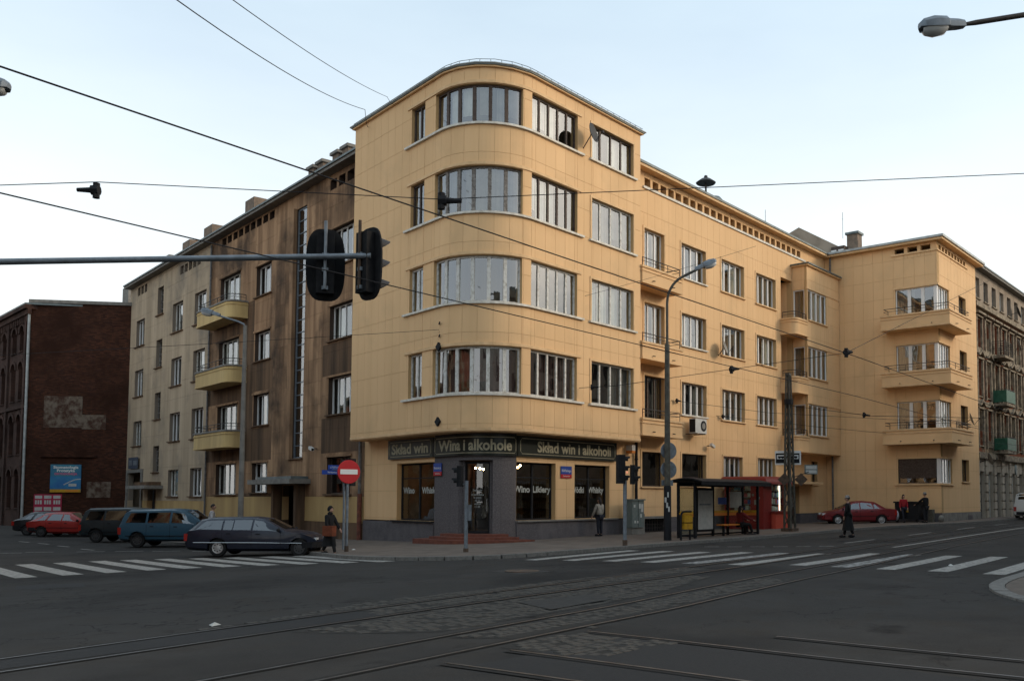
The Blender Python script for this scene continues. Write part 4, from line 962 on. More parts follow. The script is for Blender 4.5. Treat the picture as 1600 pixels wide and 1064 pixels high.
for i, o_ in enumerate(G1+G3+G4): sidewin(gb, o_, 3, M['frame_new' if i % 3 else 'frame_white'], M['curtain' if i % 2 else 'curtain_dim'], [(0, .45, 0), (.6, 1, 0)] if i % 3 == 0 else None, hood=False)
for o_ in G2: sidewin(gb, o_, 2, M['frame_grey'], None, hood=False, bars=[o_[2]+.5, o_[2]+1.0, o_[2]+1.5])
mb = MB(); fbox(mb, LB, -49.4, -49.2, -1, 17.7, -1.19, -.36); mb.build('end_wall', M['grey'], gb)
mb = MB(); fbox(mb, LB, -48.4, -45.0, -1, 3.55, -1.15, -1.05); mb.build('passage_gate', M['blackm'], gb)
mb = MB(); fbox(mb, LB, -48.7, -48.41, -1, 3.8, -.03, .12); fbox(mb, LB, -44.99, -44.7, -1, 3.8, -.03, .12); fbox(mb, LB, -48.41, -44.99, 3.551, 3.8, -.03, .12); mb.build('passage_surround', M['concrete'], gb)
mb = MB(); fbox(mb, LB, -43.5, -41.6, -1, 2.26, -.5, -.42); mb.build('entrance_door', M['wood_dark'], gb)
mb = MB(); fprism(mb, LB, [(-44.6, 0), (-44.6, 1.2), (-40, 1.2), (-40, 0)], 2.32, 2.55); c_ = mb.build('door_canopy', M['concrete'], gb)
mb = MB(); fbox(mb, LB, -44.0, -40.5, 2.552, 2.8, 0, .8); mb.build('canopy_cover', M['soot'], c_)
for bld, a, b in ((bb, -31.5, -10.65), (gb, -49.4, -31.52)):
    q = [LB.P(u, d) for u, d in ((a, -1.2), (b, -1.2), (b, -9), (a, -9))]
    MB().prism([(p.x, p.y) for p in q], -1.2, 17.6).build('inner_wall', M['dark'], bld)
    mb = MB(); fprism(mb, LB, [(a, -.3), (a, .5), (b, .5), (b, -.3)], 17.785, 17.93); mb.build('eave', M['concrete'], bld)
    mb = MB(); fprism(mb, LB, [(a, -9), (a, .58), (b, .58), (b, -9)], 17.935, 18.03); mb.build('roof', M['roof_metal'], bld)
def chimney(bld, s, off, w_, l_, z1, cap, m='chimney'):
    mb = MB(); fbox(mb, LB, -s-w_/2, -s+w_/2, 17.9, z1, -off-l_, -off); c = mb.build('chimney', M[m], bld)
    if cap: k = MB(); fbox(k, LB, -s-w_/2-.12, -s+w_/2+.12, z1+.001, z1+.16, -off-l_-.12, -off+.12); k.build('chimney_cap', M['concrete'], c)
for s in (22.0, 20.8, 18.9, 17.7): chimney(bb, s, 2.2, .7, .6, 20.6, True)
chimney(bb, 39.2-8.2, 2.1, 1.5, 1.0, 21.0, False); chimney(gb, 43.4, 2.1, 1.6, 1.0, 20.8, False); chimney(gb, 48.2, 2.1, 1.6, 1.0, 20.6, False, 'concrete')
chimney(gb, 38.7, 2.1, 1.7, 1.0, 20.9, False)
flush_panels(bb); flush_panels(gb, 0)
ad = world_empty('wall_sign', LB.P(-46.7, .1, 3.9), label='small blue and white sign board over the dark passage of the grey wing', cat='sign')
mb = MB(); fbox(mb, LB, -48.0, -45.6, 3.85, 4.7, .125, .17); mb.build('board', M['dull_blue'], ad)
mb = MB(); fbox(mb, LB, -47.8, -47.0, 4.1, 4.5, .171, .18); mb.build('print', M['galv'], ad)
mb = MB(); fbox(mb, LB, -46.7, -45.8, 4.1, 4.45, .171, .18); mb.build('print', M['galv'], ad)

# ------------------------------------------------------------------ BRICK BUILDING, far left
GA = Vector((33.9, 72.4)); GB = Vector((28.55, 77.45)); BW = Line(GB, GA-GB); bl = (GA-GB).length
gaz = math.atan2((GA-GB).y, (GA-GB).x)
M['brick'] = brick_mat('old_brick', (0.095, 0.036, 0.02), (0.035, 0.015, 0.011), (0.04, 0.031, 0.025), -gaz)
M['brick_side'] = brick_mat('old_brick_side', (0.09, 0.045, 0.033), (0.06, 0.032, 0.025), (0.06, 0.05, 0.045), -R(82))
M['limewash'] = mat('flaking_limewash', (0.16, 0.125, 0.095), (0.06, 0.03, 0.02), 0.95, 2.2, lo=.4, hi=.6, bump=.5, bscale=9)
rb = world_empty('brick_building', (30, 78, 0), label='dark red brick building with a blank gable wall, far left', cat='brick building')
TZ = 16.5
mb = MB(); fbox(mb, BW, 0, bl, -1, TZ, -.4, 0); mb.build('gable_wall', M['brick'], rb)
mb = MB(); fbox(mb, BW, -.1, bl, TZ+.002, TZ+.25, -.5, .12); mb.build('coping', M['concrete'], rb)
mb = MB(); fbox(mb, BW, 1.2, 3.9, 7.0, 9.4, .001, .03); mb.build('limewash_patch', M['limewash'], rb)
mb = MB(); fbox(mb, BW, 3.9, 5.6, 6.9, 8.0, .001, .028); mb.build('limewash_patch', M['limewash'], rb)
mb = MB(); fbox(mb, BW, 4.4, 6.1, 1.7, 2.9, .001, .03); mb.build('limewash_patch', M['limewash'], rb)
mb = MB(); fbox(mb, BW, 1.1, 5.0, 4.75, 4.9, .0, .18); mb.build('ledge', M['brick'], rb)
sd = Vector((math.cos(R(83)), math.sin(R(83)))); SB = Line(GB+sd*26, -sd)     # side facade
so = []
cols_ = [1.4, 3.6, 6.6, 8.8, 11.8, 14.0, 17, 19.2]
for c in cols_:
    for z0_, z1_ in ((.9, 3.9), (5.0, 8.1), (9.2, 12.2), (13.0, 15.0)): so.append((26-c-1.3, 26-c, z0_, z1_))
mb = MB()
for r in subtract([(0, 26, -1, 16)], so): fbox(mb, SB, *r, -.45, 0)
mb.build('side_wall', M['brick_side'], rb)
mb = MB(); fbox(mb, SB, 0, 26.3, 15.6, 16.0, 0, .25); fbox(mb, SB, 0, 26.3, 16.002, 16.3, -.5, .45); fbox(mb, SB, 0, 26.0, 8.5, 8.75, 0, .15)
for q in range(48): fbox(mb, SB, .2+q*.54, .45+q*.54, 15.1, 15.598, .0, .16)
mb.build('cornice', M['brick_side'], rb)
mb = MB()
for c in (0.5, 5.6, 10.8, 16): fbox(mb, SB, 26-c-.5, 26-c, -1, 15.6, .001, .14)
mb.build('pilaster', M['brick_side'], rb)
for o_ in so:
    window(rb, SB, *o_, 0, 2, M['wood_dark'], .3, name='window', bars=[o_[3]-.9], sill=M['brick_side'])
    mb = MB(); n_ = 8; cx = (o_[0]+o_[1])/2; r_ = .65
    for q in range(n_):
        a0, a1 = math.pi*q/n_, math.pi*(q+1)/n_
        V = [SB.P(cx+rr*math.cos(a), d, o_[3]-.55+rr*math.sin(a)*.85) for d in (.0, .09) for rr in (r_, r_+.28) for a in (a0, a1)]
        mb.add(V, [(4, 5, 7, 6), (0, 4, 6, 2), (1, 3, 7, 5), (0, 1, 5, 4), (2, 6, 7, 3)])
    mb.build('arch', M['brick_side'], rb)
    mb = MB()
    for sg_ in (-1, 1):
        V = []
        pts = [(cx+sg_*r_, o_[3]-.55), (cx+sg_*r_, o_[3])]+[(cx+sg_*r_*math.cos(a), o_[3]-.55+r_*.85*math.sin(a)) for a in (R(75), R(50), R(25))]
        for d in (-.25, -.005): V += [SB.P(p[0], d, p[1]) for p in pts]
        n5 = len(pts); mb.add(V, [tuple(range(n5, 2*n5)), tuple(range(n5))]+[(i, (i+1) % n5, n5+(i+1) % n5, n5+i) for i in range(n5)])
    mb.build('spandrel', M['brick_side'], rb)
qq = [SB.P(0, -1.0), SB.P(25.3, -1.0), BW.P(bl, -.6), Vector((40, 98, 0))]
MB().prism([(p.x, p.y) for p in qq], -1, 15.9).build('inner_wall', M['dark'], rb)
MB().prism([(p.x, p.y) for p in [SB.P(0, .4), SB.P(26.1, .4), BW.P(bl, -.3), Vector((42, 98, 0))]], 16.32, 16.45).build('roof', M['roof_metal'], rb)
mb = MB(); mb.tube([BW.P(-.02, .12, -.5), BW.P(-.02, .12, 16.4)], .1, 8); mb.build('downpipe', M['roof_pale'], rb, smooth=True)
for a, b, t in ((36.0, 77.4, 18.9), (37.5, 78.6, 18.3)): MB().box(a-.5, a+.5, b-.5, b+.5, 16, t).build('chimney', M['concrete'], rb)

# billboard and posters on the gable wall
bil = world_empty('billboard', BW.P(2.9, .1, 2.0), label='teal dental billboard fixed to the brick gable wall', cat='billboard')
b0, b1 = 1.85, 4.0
mb = MB(); fbox(mb, BW, b0, b1, 2.1, 4.2, .03, .1); mb.build('board', M['teal'], bil)
mb = MB(); fbox(mb, BW, b0, b1, 2.38, 3.3, .101, .104); mb.build('blue_field', M['billblue'], bil)
mb = MB(); fbox(mb, BW, b0, b1, 2.1, 2.32, .101, .105); mb.build('yellow_band', M['yellowp'], bil)
mb = MB(); fbox(mb, BW, b0+1.1, b1-.15, 2.16, 2.26, .1055, .108); mb.build('red_band', M['orange'], bil)
sw_ = MB()
for q in range(12):
    u = b0+.95+q*.1; z = 2.65+.42*math.sin(q/11*1.5); fbox(sw_, BW, u, u+.098, z, z+.07, .105, .108)
fbox(sw_, BW, b0+1.3, b1-.3, 2.55, 2.75, .1052, .107); sw_.build('swoosh', M['paper'], bil)
c_ = (b0+b1)/2
facade_text('Stomatologia', BW, c_, 3.98, .106, .28, M['white'], bil, fit=1.75, bold=.008)
facade_text('Protetyka', BW, c_, 3.73, .106, .28, M['white'], bil, fit=1.25, bold=.008)
facade_text('ORTODONCJA', BW, c_, 3.48, .106, .22, M['pink'], bil, fit=1.6, bold=.008)
po = world_empty('poster_panel', BW.P(1.7, .1, 0.6), label='red and white poster panel above the red hatchback', cat='poster')
mb = MB(); fbox(mb, BW, .75, 2.7, .55, 1.95, .02, .07); mb.build('board', M['poster'], po)
for i in range(3):
    u = .83+i*.64
    mb = MB(); fbox(mb, BW, u, u+.5, 1.62, 1.85, .071, .076); fbox(mb, BW, u, u+.52, .72, .98, .071, .076); fbox(mb, BW, u, u+.36, .58, .66, .071, .076)
    for q in range(3): fbox(mb, BW, u+.02+.17*q, u+.14+.17*q, 1.2, 1.5, .071, .076)
    mb.build('print', M['paper'], po)

# ------------------------------------------------------------------ RUINED TENEMENT, far right
TF = Line((0, 18.2), (1, 0))
tb = world_empty('tenement_building', (70, 20, 0), label='dilapidated ornate tenement with bare brick patches, far right', cat='tenement')
tc = [65.0+2.08*q for q in range(17)]
to = []
for c in tc:
    for z0_, z1_ in ((5.35, 7.75), (8.75, 11.2), (12.1, 14.1), (15.55, 17.0)): to.append((c, c+1.08, z0_, z1_))
    to.append((c-.1, c+1.3, .2, 3.6))
for (z0_, z1_, m_) in ((-.3, 4.45, 'stucco_white'), (4.45, 15.0, 'stucco'), (15.0, 17.55, 'stucco_top')):
    mb = MB()
    for r in subtract([(64.35, 100, z0_, z1_)], to): fbox(mb, TF, *r, -.45, 0)
    mb.build('wall', M[m_], tb)
for i, o_ in enumerate(to):
    near_ = o_[0] < 80
    if not near_ and i % 5 == 4: continue
    window(tb, TF, *o_, 0, 2, M['frame_white' if i % 3 == 0 else 'frame_grey'], .22, M['curtain'] if i % 4 == 1 else None, sill=M['mould'] if o_[2] > 5 else None)
    if 5 < o_[2] < 13:
        a, b, z = o_[0], o_[1], o_[3]
        mb = MB(); fbox(mb, TF, a-.2, a-.002, o_[2]-.2, z+.1, 0, .13); fbox(mb, TF, b+.002, b+.2, o_[2]-.2, z+.1, 0, .13); fbox(mb, TF, a-.2, b+.2, z+.102, z+.22, 0, .18)
        if o_[2] < 12:
            for sg_ in (-1, 1):
                cx = (a+b)/2
                V = [TF.P(cx+sg_*.8, d, z+.3) for d in (0, .28)]+[TF.P(cx, d, z+.75) for d in (0, .28)]+[TF.P(cx, d, z+.6) for d in (0, .28)]+[TF.P(cx+sg_*.55, d, z+.3) for d in (0, .28)]
                mb.add(V, [(0, 1, 3, 2), (2, 3, 5, 4), (4, 5, 7, 6), (6, 7, 1, 0), (1, 7, 5, 3), (0, 2, 4, 6)])
        else: fbox(mb, TF, a-.35, b+.35, z+.3, z+.42, 0, .35)
        mb.build('window_moulding', M['mould'], tb)
for z, h, d in ((4.46, .35, .28), (8.15, .2, .15), (11.65, .25, .2), (14.85, .3, .3)):
    mb = MB(); fbox(mb, TF, 64.36, 100, z, z+h, .0, d); fbox(mb, TF, 64.36, 100, z+h+.002, z+h+.1, 0, d*.6); mb.build('string_course', M['mould'], tb)
q_ = MB()
for z in (.4, 1.0, 1.6, 2.2, 2.8, 3.4, 4.0):
    for c in tc[:9]: fbox(q_, TF, c-.72, c-.12, z, z+.5, .0, .11)
q_.build('rusticated_blocks', M['stucco_white'], tb)
mb = MB(); fbox(mb, TF, 64.36, 100, 17.552, 17.7, -.45, .45); mb.build('eave', M['concrete'], tb)
MB().prism([(64.75, 17.7), (100, 17.7), (100, 32), (64.75, 32)], 17.705, 17.8).build('roof', M['roof_metal'], tb)
MB().box(64.8, 100, 19.4, 32, -.3, 17.5).build('inner_wall', M['dark'], tb)
for (x, z, gm_) in ((69.3, 12.0, None), (69.5, 8.6, 'green'), (69.5, 5.2, 'green')):
    b = MB(); fprism(b, TF, [(x-.9, 0), (x-.9, 1.0), (x+1.5, 1.0), (x+1.5, 0)], z-.3, z-.12); b = b.build('balcony', M['mould'], tb)
    rp = [TF.P(x-.85, .1), TF.P(x-.85, .95), TF.P(x-.2, .95), TF.P(x+.4, .95), TF.P(x+1.0, .95), TF.P(x+1.45, .95), TF.P(x+1.45, .1)]
    railing(rp, z-.12, 1.0, b, posts=.3, rails=5)
    if gm_: k = MB(); fbox(k, TF, x-.9, x+1.5, z-.05, z+.8, .97, 1.0); k.box(x-.92, x-.89, 17.2, 18.1, z-.05, z+.8); k.build('sheet', M[gm_], b)
# roofs seen above the wing
rf = world_empty('attic_roof', (61, 27, 17.7), label='steep attic gable with small white dormer windows behind the yellow wing roof', cat='attic')
mb = MB(); 
GPT = [(59.3, 29.9), (61.6, 26.6)]
gd_ = Line((59.0, 30.2), Vector((61.7, 26.6))-Vector((59.0, 30.2))); gl2 = (Vector((61.7, 26.6))-Vector((59.0, 30.2))).length
V = [gd_.P(0, 0, 17.6), gd_.P(gl2, 0, 17.6), gd_.P(gl2, 0, 19.7), gd_.P(gl2*.36, 0, 21.1), gd_.P(0, 0, 20.1)]
V2 = [v+Vector((4.0, 3.0, 0)) for v in V]
MB().add(V+V2, [(0, 1, 2, 3, 4), (9, 8, 7, 6, 5), (1, 6, 7, 2), (2, 7, 8, 3), (3, 8, 9, 4), (4, 9, 5, 0)]).build('gable', M['stucco_top'], rf)
mb = MB(); mb.box(61.2, 62.6, 26.0, 27.0, 17.6, 19.6); mb.build('dormer', M['wood_dark'], rf)
for q in (0, .55): 
    k = MB(); k.box(61.19, 61.195, 26.05+q, 26.45+q, 18.75, 19.35); k.build('dormer_window', M['frame_new'], rf)
    k = MB(); k.box(61.25+q*1.2, 61.65+q*1.2, 25.985, 25.99, 18.6, 19.3); k.build('dormer_window', M['frame_new'], rf)
c = MB(); c.box(61.9, 62.7, 25.3, 26.1, 17.6, 20.5); c = c.build('chimney', M['chimney'], rf)
MB().box(61.8, 62.8, 25.2, 26.2, 20.502, 20.66).build('chimney_cap', M['roof_metal'], c)
cb = tag(MB().box(-.35, .35, -.35, .35, 0, 1.75).build('chimney', M['chimney']), 'small square brown chimney on the roof of the projecting block', 'chimney'); cb.location = (60.5, 24.9, 17.7)
for x, y, z, h, lb in ((53.2, 28, 17.6, 2.9, 'thin aerial rod on the roof of the yellow wing'), (61.9, 26.4, 20.3, 1.9, 'thin aerial rod above the brick chimney of the attic gable')):
    a = MB(); a.tube([(0, 0, 0), (0, 0, h)], .018, 5); a.tube([(-.12, 0, h*.75), (.12, 0, h*.75)], .01, 4); a = tag(a.build('antenna', M['galv']), lb, 'antenna'); a.location = (x, y, z)
sir = empty('siren', (46.3, 28.3, 17.66), label='dark mushroom-shaped siren on a post on the roof of the yellow wing', cat='siren')
MB().tube([(0, 0, 0), (0, 0, 2.9)], [.10, .05], 8).build('post', M['iron'], sir)
MB().lathe([(.02, 2.75), (.55, 2.72), (.6, 2.78), (.3, 3.0), (.12, 3.08), (.1, 3.2), (.02, 3.25)], 20).build('cap', M['dish_dark'], sir, smooth=True)
MB().lathe([(.7, .0), (.7, 1.0), (.6, 1.6), (.35, 1.9), (.02, 1.95)], 16, Matrix.Translation((.3, -.4, 0))).build('vent_hood', M['roof_metal'], sir, smooth=True)
MB().box(-1.3, -.7, -.2, .3, 0, 2.0).build('chimney', M['chimney'], sir)

# opposite side of both streets: the blocks that shade the crossing and mirror in the panes
def opposite(name, path, L, h, depth, m, label, floors=5):
    e = world_empty(name, path.P(L/2, 0, 0), label=label, cat='tenement', group=None)
    ops = []
    n = int(L/2.6)
    for i in range(n):
        for f in range(floors): ops.append((1+2.6*i, 2.2+2.6*i, .9+3.5*f, 2.9+3.5*f))
    mb = MB()
    for r in subtract([(0, L, -1, h)], ops): fbox(mb, path, *r, -.4, 0)
    mb.build('wall', M[m], e)
    mb = MB(); fbox(mb, path, -.2, L+.2, h+.001, h+.3, -.5, .5); mb.build('cornice', M['mould'], e)
    q = [path.P(0, -.41), path.P(L, -.41), path.P(L, -depth), path.P(0, -depth)]
    MB().prism([(p.x, p.y) for p in q], -1, h-.05).build('inner_wall', M['dark'], e)
    q = [path.P(-.2, .3), path.P(L+.2, .3), path.P(L+.2, -depth), path.P(-.2, -depth)]
    MB().prism([(p.x, p.y) for p in q], h+.302, h+.45).build('roof', M['roof_metal'], e)
opposite('tenement_building', Line((105, 1.0), (-1, 0.0)), 80, 14.5, 12, 'stucco_top', 'long grey tenement row on the near side of the tram street, mirrored in the panes', floors=4)
opposite('tenement_building', Line((2.0, 25.0), dL), 70, 11.0, 12, 'stucco', 'low brown tenement row across the side street, mirrored in the panes', floors=3)
opposite('tenement_building', Line((8, -11), (-1, .42)), 36, 18.0, 12, 'stucco_white', 'pale tenement block behind the viewpoint, mirrored in the rounded windows')
# ------------------------------------------------------------------ CARS
def baked(o):
    dg = bpy.context.evaluated_depsgraph_get(); me = bpy.data.meshes.new_from_object(o.evaluated_get(dg)); return me
def paint_mat(name, c, rough=0.28):
    m, t, b = nodes(name); b.inputs['Base Color'].default_value = (*c, 1); b.inputs['Roughness'].default_value = rough
    b.inputs['Coat Weight'].default_value = 0.28; b.inputs['Coat Roughness'].default_value = 0.08; b.inputs['Specular IOR Level'].default_value = 0.4
    geo = t.nodes.new('ShaderNodeNewGeometry'); n = t.nodes.new('ShaderNodeTexNoise'); n.inputs['Scale'].default_value = 4; n.inputs['Detail'].default_value = 6
    t.links.new(geo.outputs['Position'], n.inputs['Vector']); r = t.nodes.new('ShaderNodeMapRange'); r.inputs[1].default_value = .3; r.inputs[2].default_value = .7; r.inputs[3].default_value = rough; r.inputs[4].default_value = rough+.3
    t.links.new(n.outputs[0], r.inputs[0]); t.links.new(r.outputs[0], b.inputs['Roughness']); return m
STN = {
 'wagon': dict(s=[(-2.43, .34, .62, .64, .76, .72), (-2.37, .28, .84, .88, .83, .76), (-2.27, .25, .95, 1.02, .86, .70), (-1.92, .22, .97, 1.36, .875, .63), (-1.5, .20, .96, 1.43, .885, .62), (0, .20, .945, 1.45, .89, .63), (.45, .20, .935, 1.40, .89, .62), (1.3, .20, .93, .965, .87, .79), (1.9, .22, .86, .89, .84, .73), (2.25, .26, .73, .77, .78, .66), (2.43, .33, .58, .60, .66, .60)],
   win=[[(-2.02, .12), (-1.06, .08), (-1.06, .9), (-1.72, .9)], [(-.99, .08), (-.66, .08), (-.66, .9), (-.99, .9)], [(-.62, .08), (.04, .08), (.04, .92), (-.62, .92)], [(.11, .08), (1.12, .1), (.42, .9), (.11, .92)]], ws=(.5, 1.22), rw=(-2.24, -1.97), wh=(-1.19, 1.83), r=.325, doors=(-1.02, .075, 1.15)),
 'minivan': dict(s=[(-2.27, .36, .64, .66, .78, .74), (-2.22, .31, .97, 1.02, .86, .78), (-2.05, .28, 1.04, 1.54, .88, .72), (-1.85, .27, 1.04, 1.66, .885, .70), (0, .27, 1.03, 1.70, .89, .71), (.6, .27, 1.01, 1.65, .89, .70), (1.5, .27, .99, 1.03, .86, .78), (2.0, .30, .86, .89, .82, .70), (2.27, .37, .62, .64, .70, .62)],
   win=[[(-1.93, .1), (-1.06, .1), (-1.06, .86), (-1.78, .86)], [(-.96, .1), (.0, .1), (.0, .86), (-.96, .86)], [(.1, .1), (1.12, .14), (.62, .84), (.1, .86)]], ws=(.66, 1.44), rw=(-2.16, -1.93), wh=(-1.42, 1.42), r=.33, doors=(-1.0, .05, 1.05)),
 'hatch': dict(s=[(-2.05, .33, .60, .62, .72, .70), (-2.0, .28, .83, .87, .80, .72), (-1.75, .25, .89, .97, .82, .68), (-1.15, .22, .89, 1.32, .83, .59), (-.6, .20, .88, 1.38, .84, .58), (.2, .20, .87, 1.36, .84, .58), (1.05, .20, .86, .89, .82, .74), (1.7, .22, .75, .78, .78, .66), (2.05, .30, .55, .57, .64, .58)],
   win=[[(-1.52, .12), (-1.02, .1), (-.88, .86), (-1.1, .86)], [(-.9, .1), (-.12, .1), (-.12, .9), (-.72, .9)], [(-.04, .1), (.86, .12), (.24, .88), (-.04, .9)]], ws=(.26, .98), rw=(-1.7, -1.22), wh=(-1.22, 1.28), r=.29, doors=(-.95, -.08, .85)),
 'sedan': dict(s=[(-2.2, .32, .62, .64, .74, .70), (-2.15, .28, .91, .94, .80, .72), (-1.6, .24, .94, .98, .83, .74), (-.95, .20, .92, 1.36, .84, .58), (-.2, .20, .90, 1.42, .85, .58), (.4, .20, .88, 1.37, .85, .58), (1.2, .20, .87, .90, .83, .75), (1.8, .22, .77, .80, .79, .66), (2.2, .30, .55, .57, .66, .58)],
   win=[[(-1.2, .2), (-.86, .1), (-.86, .84), (-1.0, .7)], [(-.8, .1), (-.06, .1), (-.06, .9), (-.72, .9)], [(.02, .1), (1.02, .14), (.42, .86), (.02, .9)]], ws=(.46, 1.14), rw=(-1.55, -1.0), wh=(-1.28, 1.3), r=.30, doors=(-.95, -.02, .95)),
}
STN['van'] = dict(s=[(-2.0, .36, .66, .68, .78, .76), (-1.97, .30, 1.05, 1.10, .83, .76), (-1.88, .28, 1.08, 1.62, .84, .72), (-1.75, .27, 1.08, 1.78, .84, .70), (-.2, .27, 1.05, 1.82, .85, .70), (.35, .27, 1.03, 1.76, .85, .70), (1.15, .27, 1.0, 1.04, .83, .76), (1.7, .30, .86, .89, .8, .68), (2.0, .36, .62, .64, .7, .62)],
   win=[[(-1.65, .1), (-.8, .1), (-.8, .84), (-1.65, .84)], [(-.72, .1), (.0, .1), (.0, .84), (-.72, .84)], [(.08, .1), (.95, .14), (.42, .82), (.08, .84)]], ws=(.42, 1.08), rw=(-1.925, -1.8), wh=(-1.25, 1.3), r=.31, doors=(-.76, .04, .95))
def car(kind, paint, label, loc, heading, trim='blackm', rim='rim_dark', scale=1.0, plate=True):
    D = STN[kind]; S_ = D['s']
    e = empty('parked_car', loc, heading, label=label, cat='car', group='cars parked around the crossing')
    e.scale = (scale,)*3
    def itp(x):
        for a, b in zip(S_, S_[1:]):
            if x <= b[0] or b is S_[-1]:
                f = min(1, max(0, (x-a[0])/(b[0]-a[0]))); return [a[i]+(b[i]-a[i])*f for i in range(6)]
    V = []; F = []; n = 14
    for (x, zb, zl, zt, wb, wt) in S_:
        h = zt-zl; k = min(.06, h*.5)
        half = [(0, zb), (wb*.82, zb), (wb*.97, zb+.10), (wb+.012, zb+(zl-zb)*.55), (wb, zl), (wt, zt-k), (wt*.8, zt), (0, zt+.022)]
        ring = half+[(-y, z) for y, z in half[-2:0:-1]]
        V += [(x, y, z) for y, z in ring]
    for i in range(len(S_)-1):
        for k in range(n): F.append((i*n+k, (i+1)*n+k, (i+1)*n+(k+1) % n, i*n+(k+1) % n))
    F += [tuple(range(n)), tuple(range((len(S_)-1)*n, len(S_)*n))[::-1]]
    bd = MB().add(V, F).build('tmp_body', paint)
    bm = bmesh.new(); bm.from_mesh(bd.data); bmesh.ops.recalc_face_normals(bm, faces=bm.faces[:]); bm.to_mesh(bd.data); bm.free()
    cut = MB()
    for xw in D['wh']:
        for sy in (-1, 1):
            cut.lathe([(D['r']+.055, -.16), (D['r']+.055, .3)], 24, Matrix.Translation((xw, sy*.80, D['r'])) @ Matrix.Rotation(R(-90*sy), 4, 'X'))
    ct = cut.build('tmp_cut', paint)
    bm = bmesh.new(); bm.from_mesh(ct.data); bmesh.ops.recalc_face_normals(bm, faces=bm.faces[:]); bm.to_mesh(ct.data); bm.free()
    md = bd.modifiers.new('cut', 'BOOLEAN'); md.object = ct; md.operation = 'DIFFERENCE'; md.solver = 'EXACT'
    me = baked(bd); bpy.data.objects.remove(bd); bpy.data.objects.remove(ct)
    me.name = 'body'
    if not me.materials: me.materials.append(paint)
    body = link('body', me, e, 38)
    def side(x, t, sg, o=.008):
        _, zb, zl, zt, wb, wt = itp(x); k = min(.06, (zt-zl)*.5)
        return (x, sg*(wb+(wt-wb)*t+o), zl+(zt-k-zl)*t)
    for sg in (-1, 1):
        for q in D['win']:
            (x0, t0), (x1, t1), (x2, t2), (x3, t3) = q
            def fn(i, j):
                xb = x0+(x1-x0)*i; tb_ = t0+(t1-t0)*i; xt = x3+(x2-x3)*i; tt = t3+(t2-t3)*i
                return side(xb+(xt-xb)*j, tb_+(tt-tb_)*j, sg)
            MB().grid(fn, 6, 3).build('side_window', M['car_glass'], e)
            MB().grid(lambda i, j: tuple(Vector(fn(i, j))-Vector((0, sg*.004, 0))), 6, 3).build('dark_backing', M['blackm'], e)  # black sheet behind the pane, stands in for the unlit cabin
    def top(x, fy):
        _, zb, zl, zt, wb, wt = itp(x); y = fy*wt*.9; k = min(.06, (zt-zl)*.5)
        return (x, y, zt+.022*(1-min(1, abs(y)/(wt*.8)))-k*max(0, abs(y)/wt-.8)/.2+.010)
    for nm, (xa, xb_) in (('windscreen', D['ws']), ('rear_window', D['rw'])):
        MB().grid(lambda i, j: top(xa+(xb_-xa)*i, j*2-1), 5, 8).build(nm, M['car_glass'], e)
        MB().grid(lambda i, j: tuple(Vector(top(xa+(xb_-xa)*i, j*2-1))-Vector((0, 0, .005))), 5, 8).build('dark_backing', M['blackm'], e)  # same black sheet, cabin darkness painted behind the glass
    for xw in D['wh']:
        for sy in (-1, 1):
            Mx = Matrix.Translation((xw, sy*.74, D['r'])) @ Matrix.Rotation(R(-90*sy), 4, 'X'); r = D['r']
            w_ = MB().lathe([(r*.6, -.08), (r*.93, -.10), (r, -.05), (r, .07), (r*.94, .105), (r*.66, .10), (r*.62, .06), (.02, .05)], 28, Mx).build('wheel', M['tyre'], e, 35)
            k = MB().lathe([(r*.63, .062), (r*.63, .085), (r*.52, .075), (r*.2, .10), (.02, .105)], 24, Mx)
            rm = k.build('rim', M[rim if not (rim == 'rim' and kind == 'wagon' and xw > 0) else 'rim_dark'], w_, 30)
            hl = MB()
            for q in range(8):
                a = 2*math.pi*q/8; hl.lathe([(r*.07, 0.0), (r*.07, .094)], 8, Mx @ Matrix.Translation((r*.41*math.cos(a), r*.41*math.sin(a), 0)))
            hl.build('rim_holes', M['blackm'], w_, kind='stuff')
    L0, L1 = S_[0][0], S_[-1][0]
    for x0, nm in ((L0, 'rear_bumper'), (L1, 'front_bumper')):
        s_ = -1 if x0 < 0 else 1; wb = .82
        pts = [(x0-s_*.45, wb+.03), (x0-s_*.12, wb), (x0+s_*.02, wb*.8), (x0+s_*.05, 0), (x0+s_*.02, -wb*.8), (x0-s_*.12, -wb), (x0-s_*.45, -wb-.03)]
        mb = MB(); V = []
        for x, y in pts: V += [(x, y, .33), (x, y, .54), (x-s_*.1, y*.93, .54), (x-s_*.1, y*.93, .33)]
        m_ = len(pts); F = [(4*i+k, 4*i+(k+1) % 4, 4*i+4+(k+1) % 4, 4*i+4+k) for i in range(m_-1) for k in range(4)]+[(0, 1, 2, 3), (4*m_-4, 4*m_-3, 4*m_-2, 4*m_-1)]
        mb.add(V, F).build(nm, M[trim] if trim != 'body' else paint, e, 30)
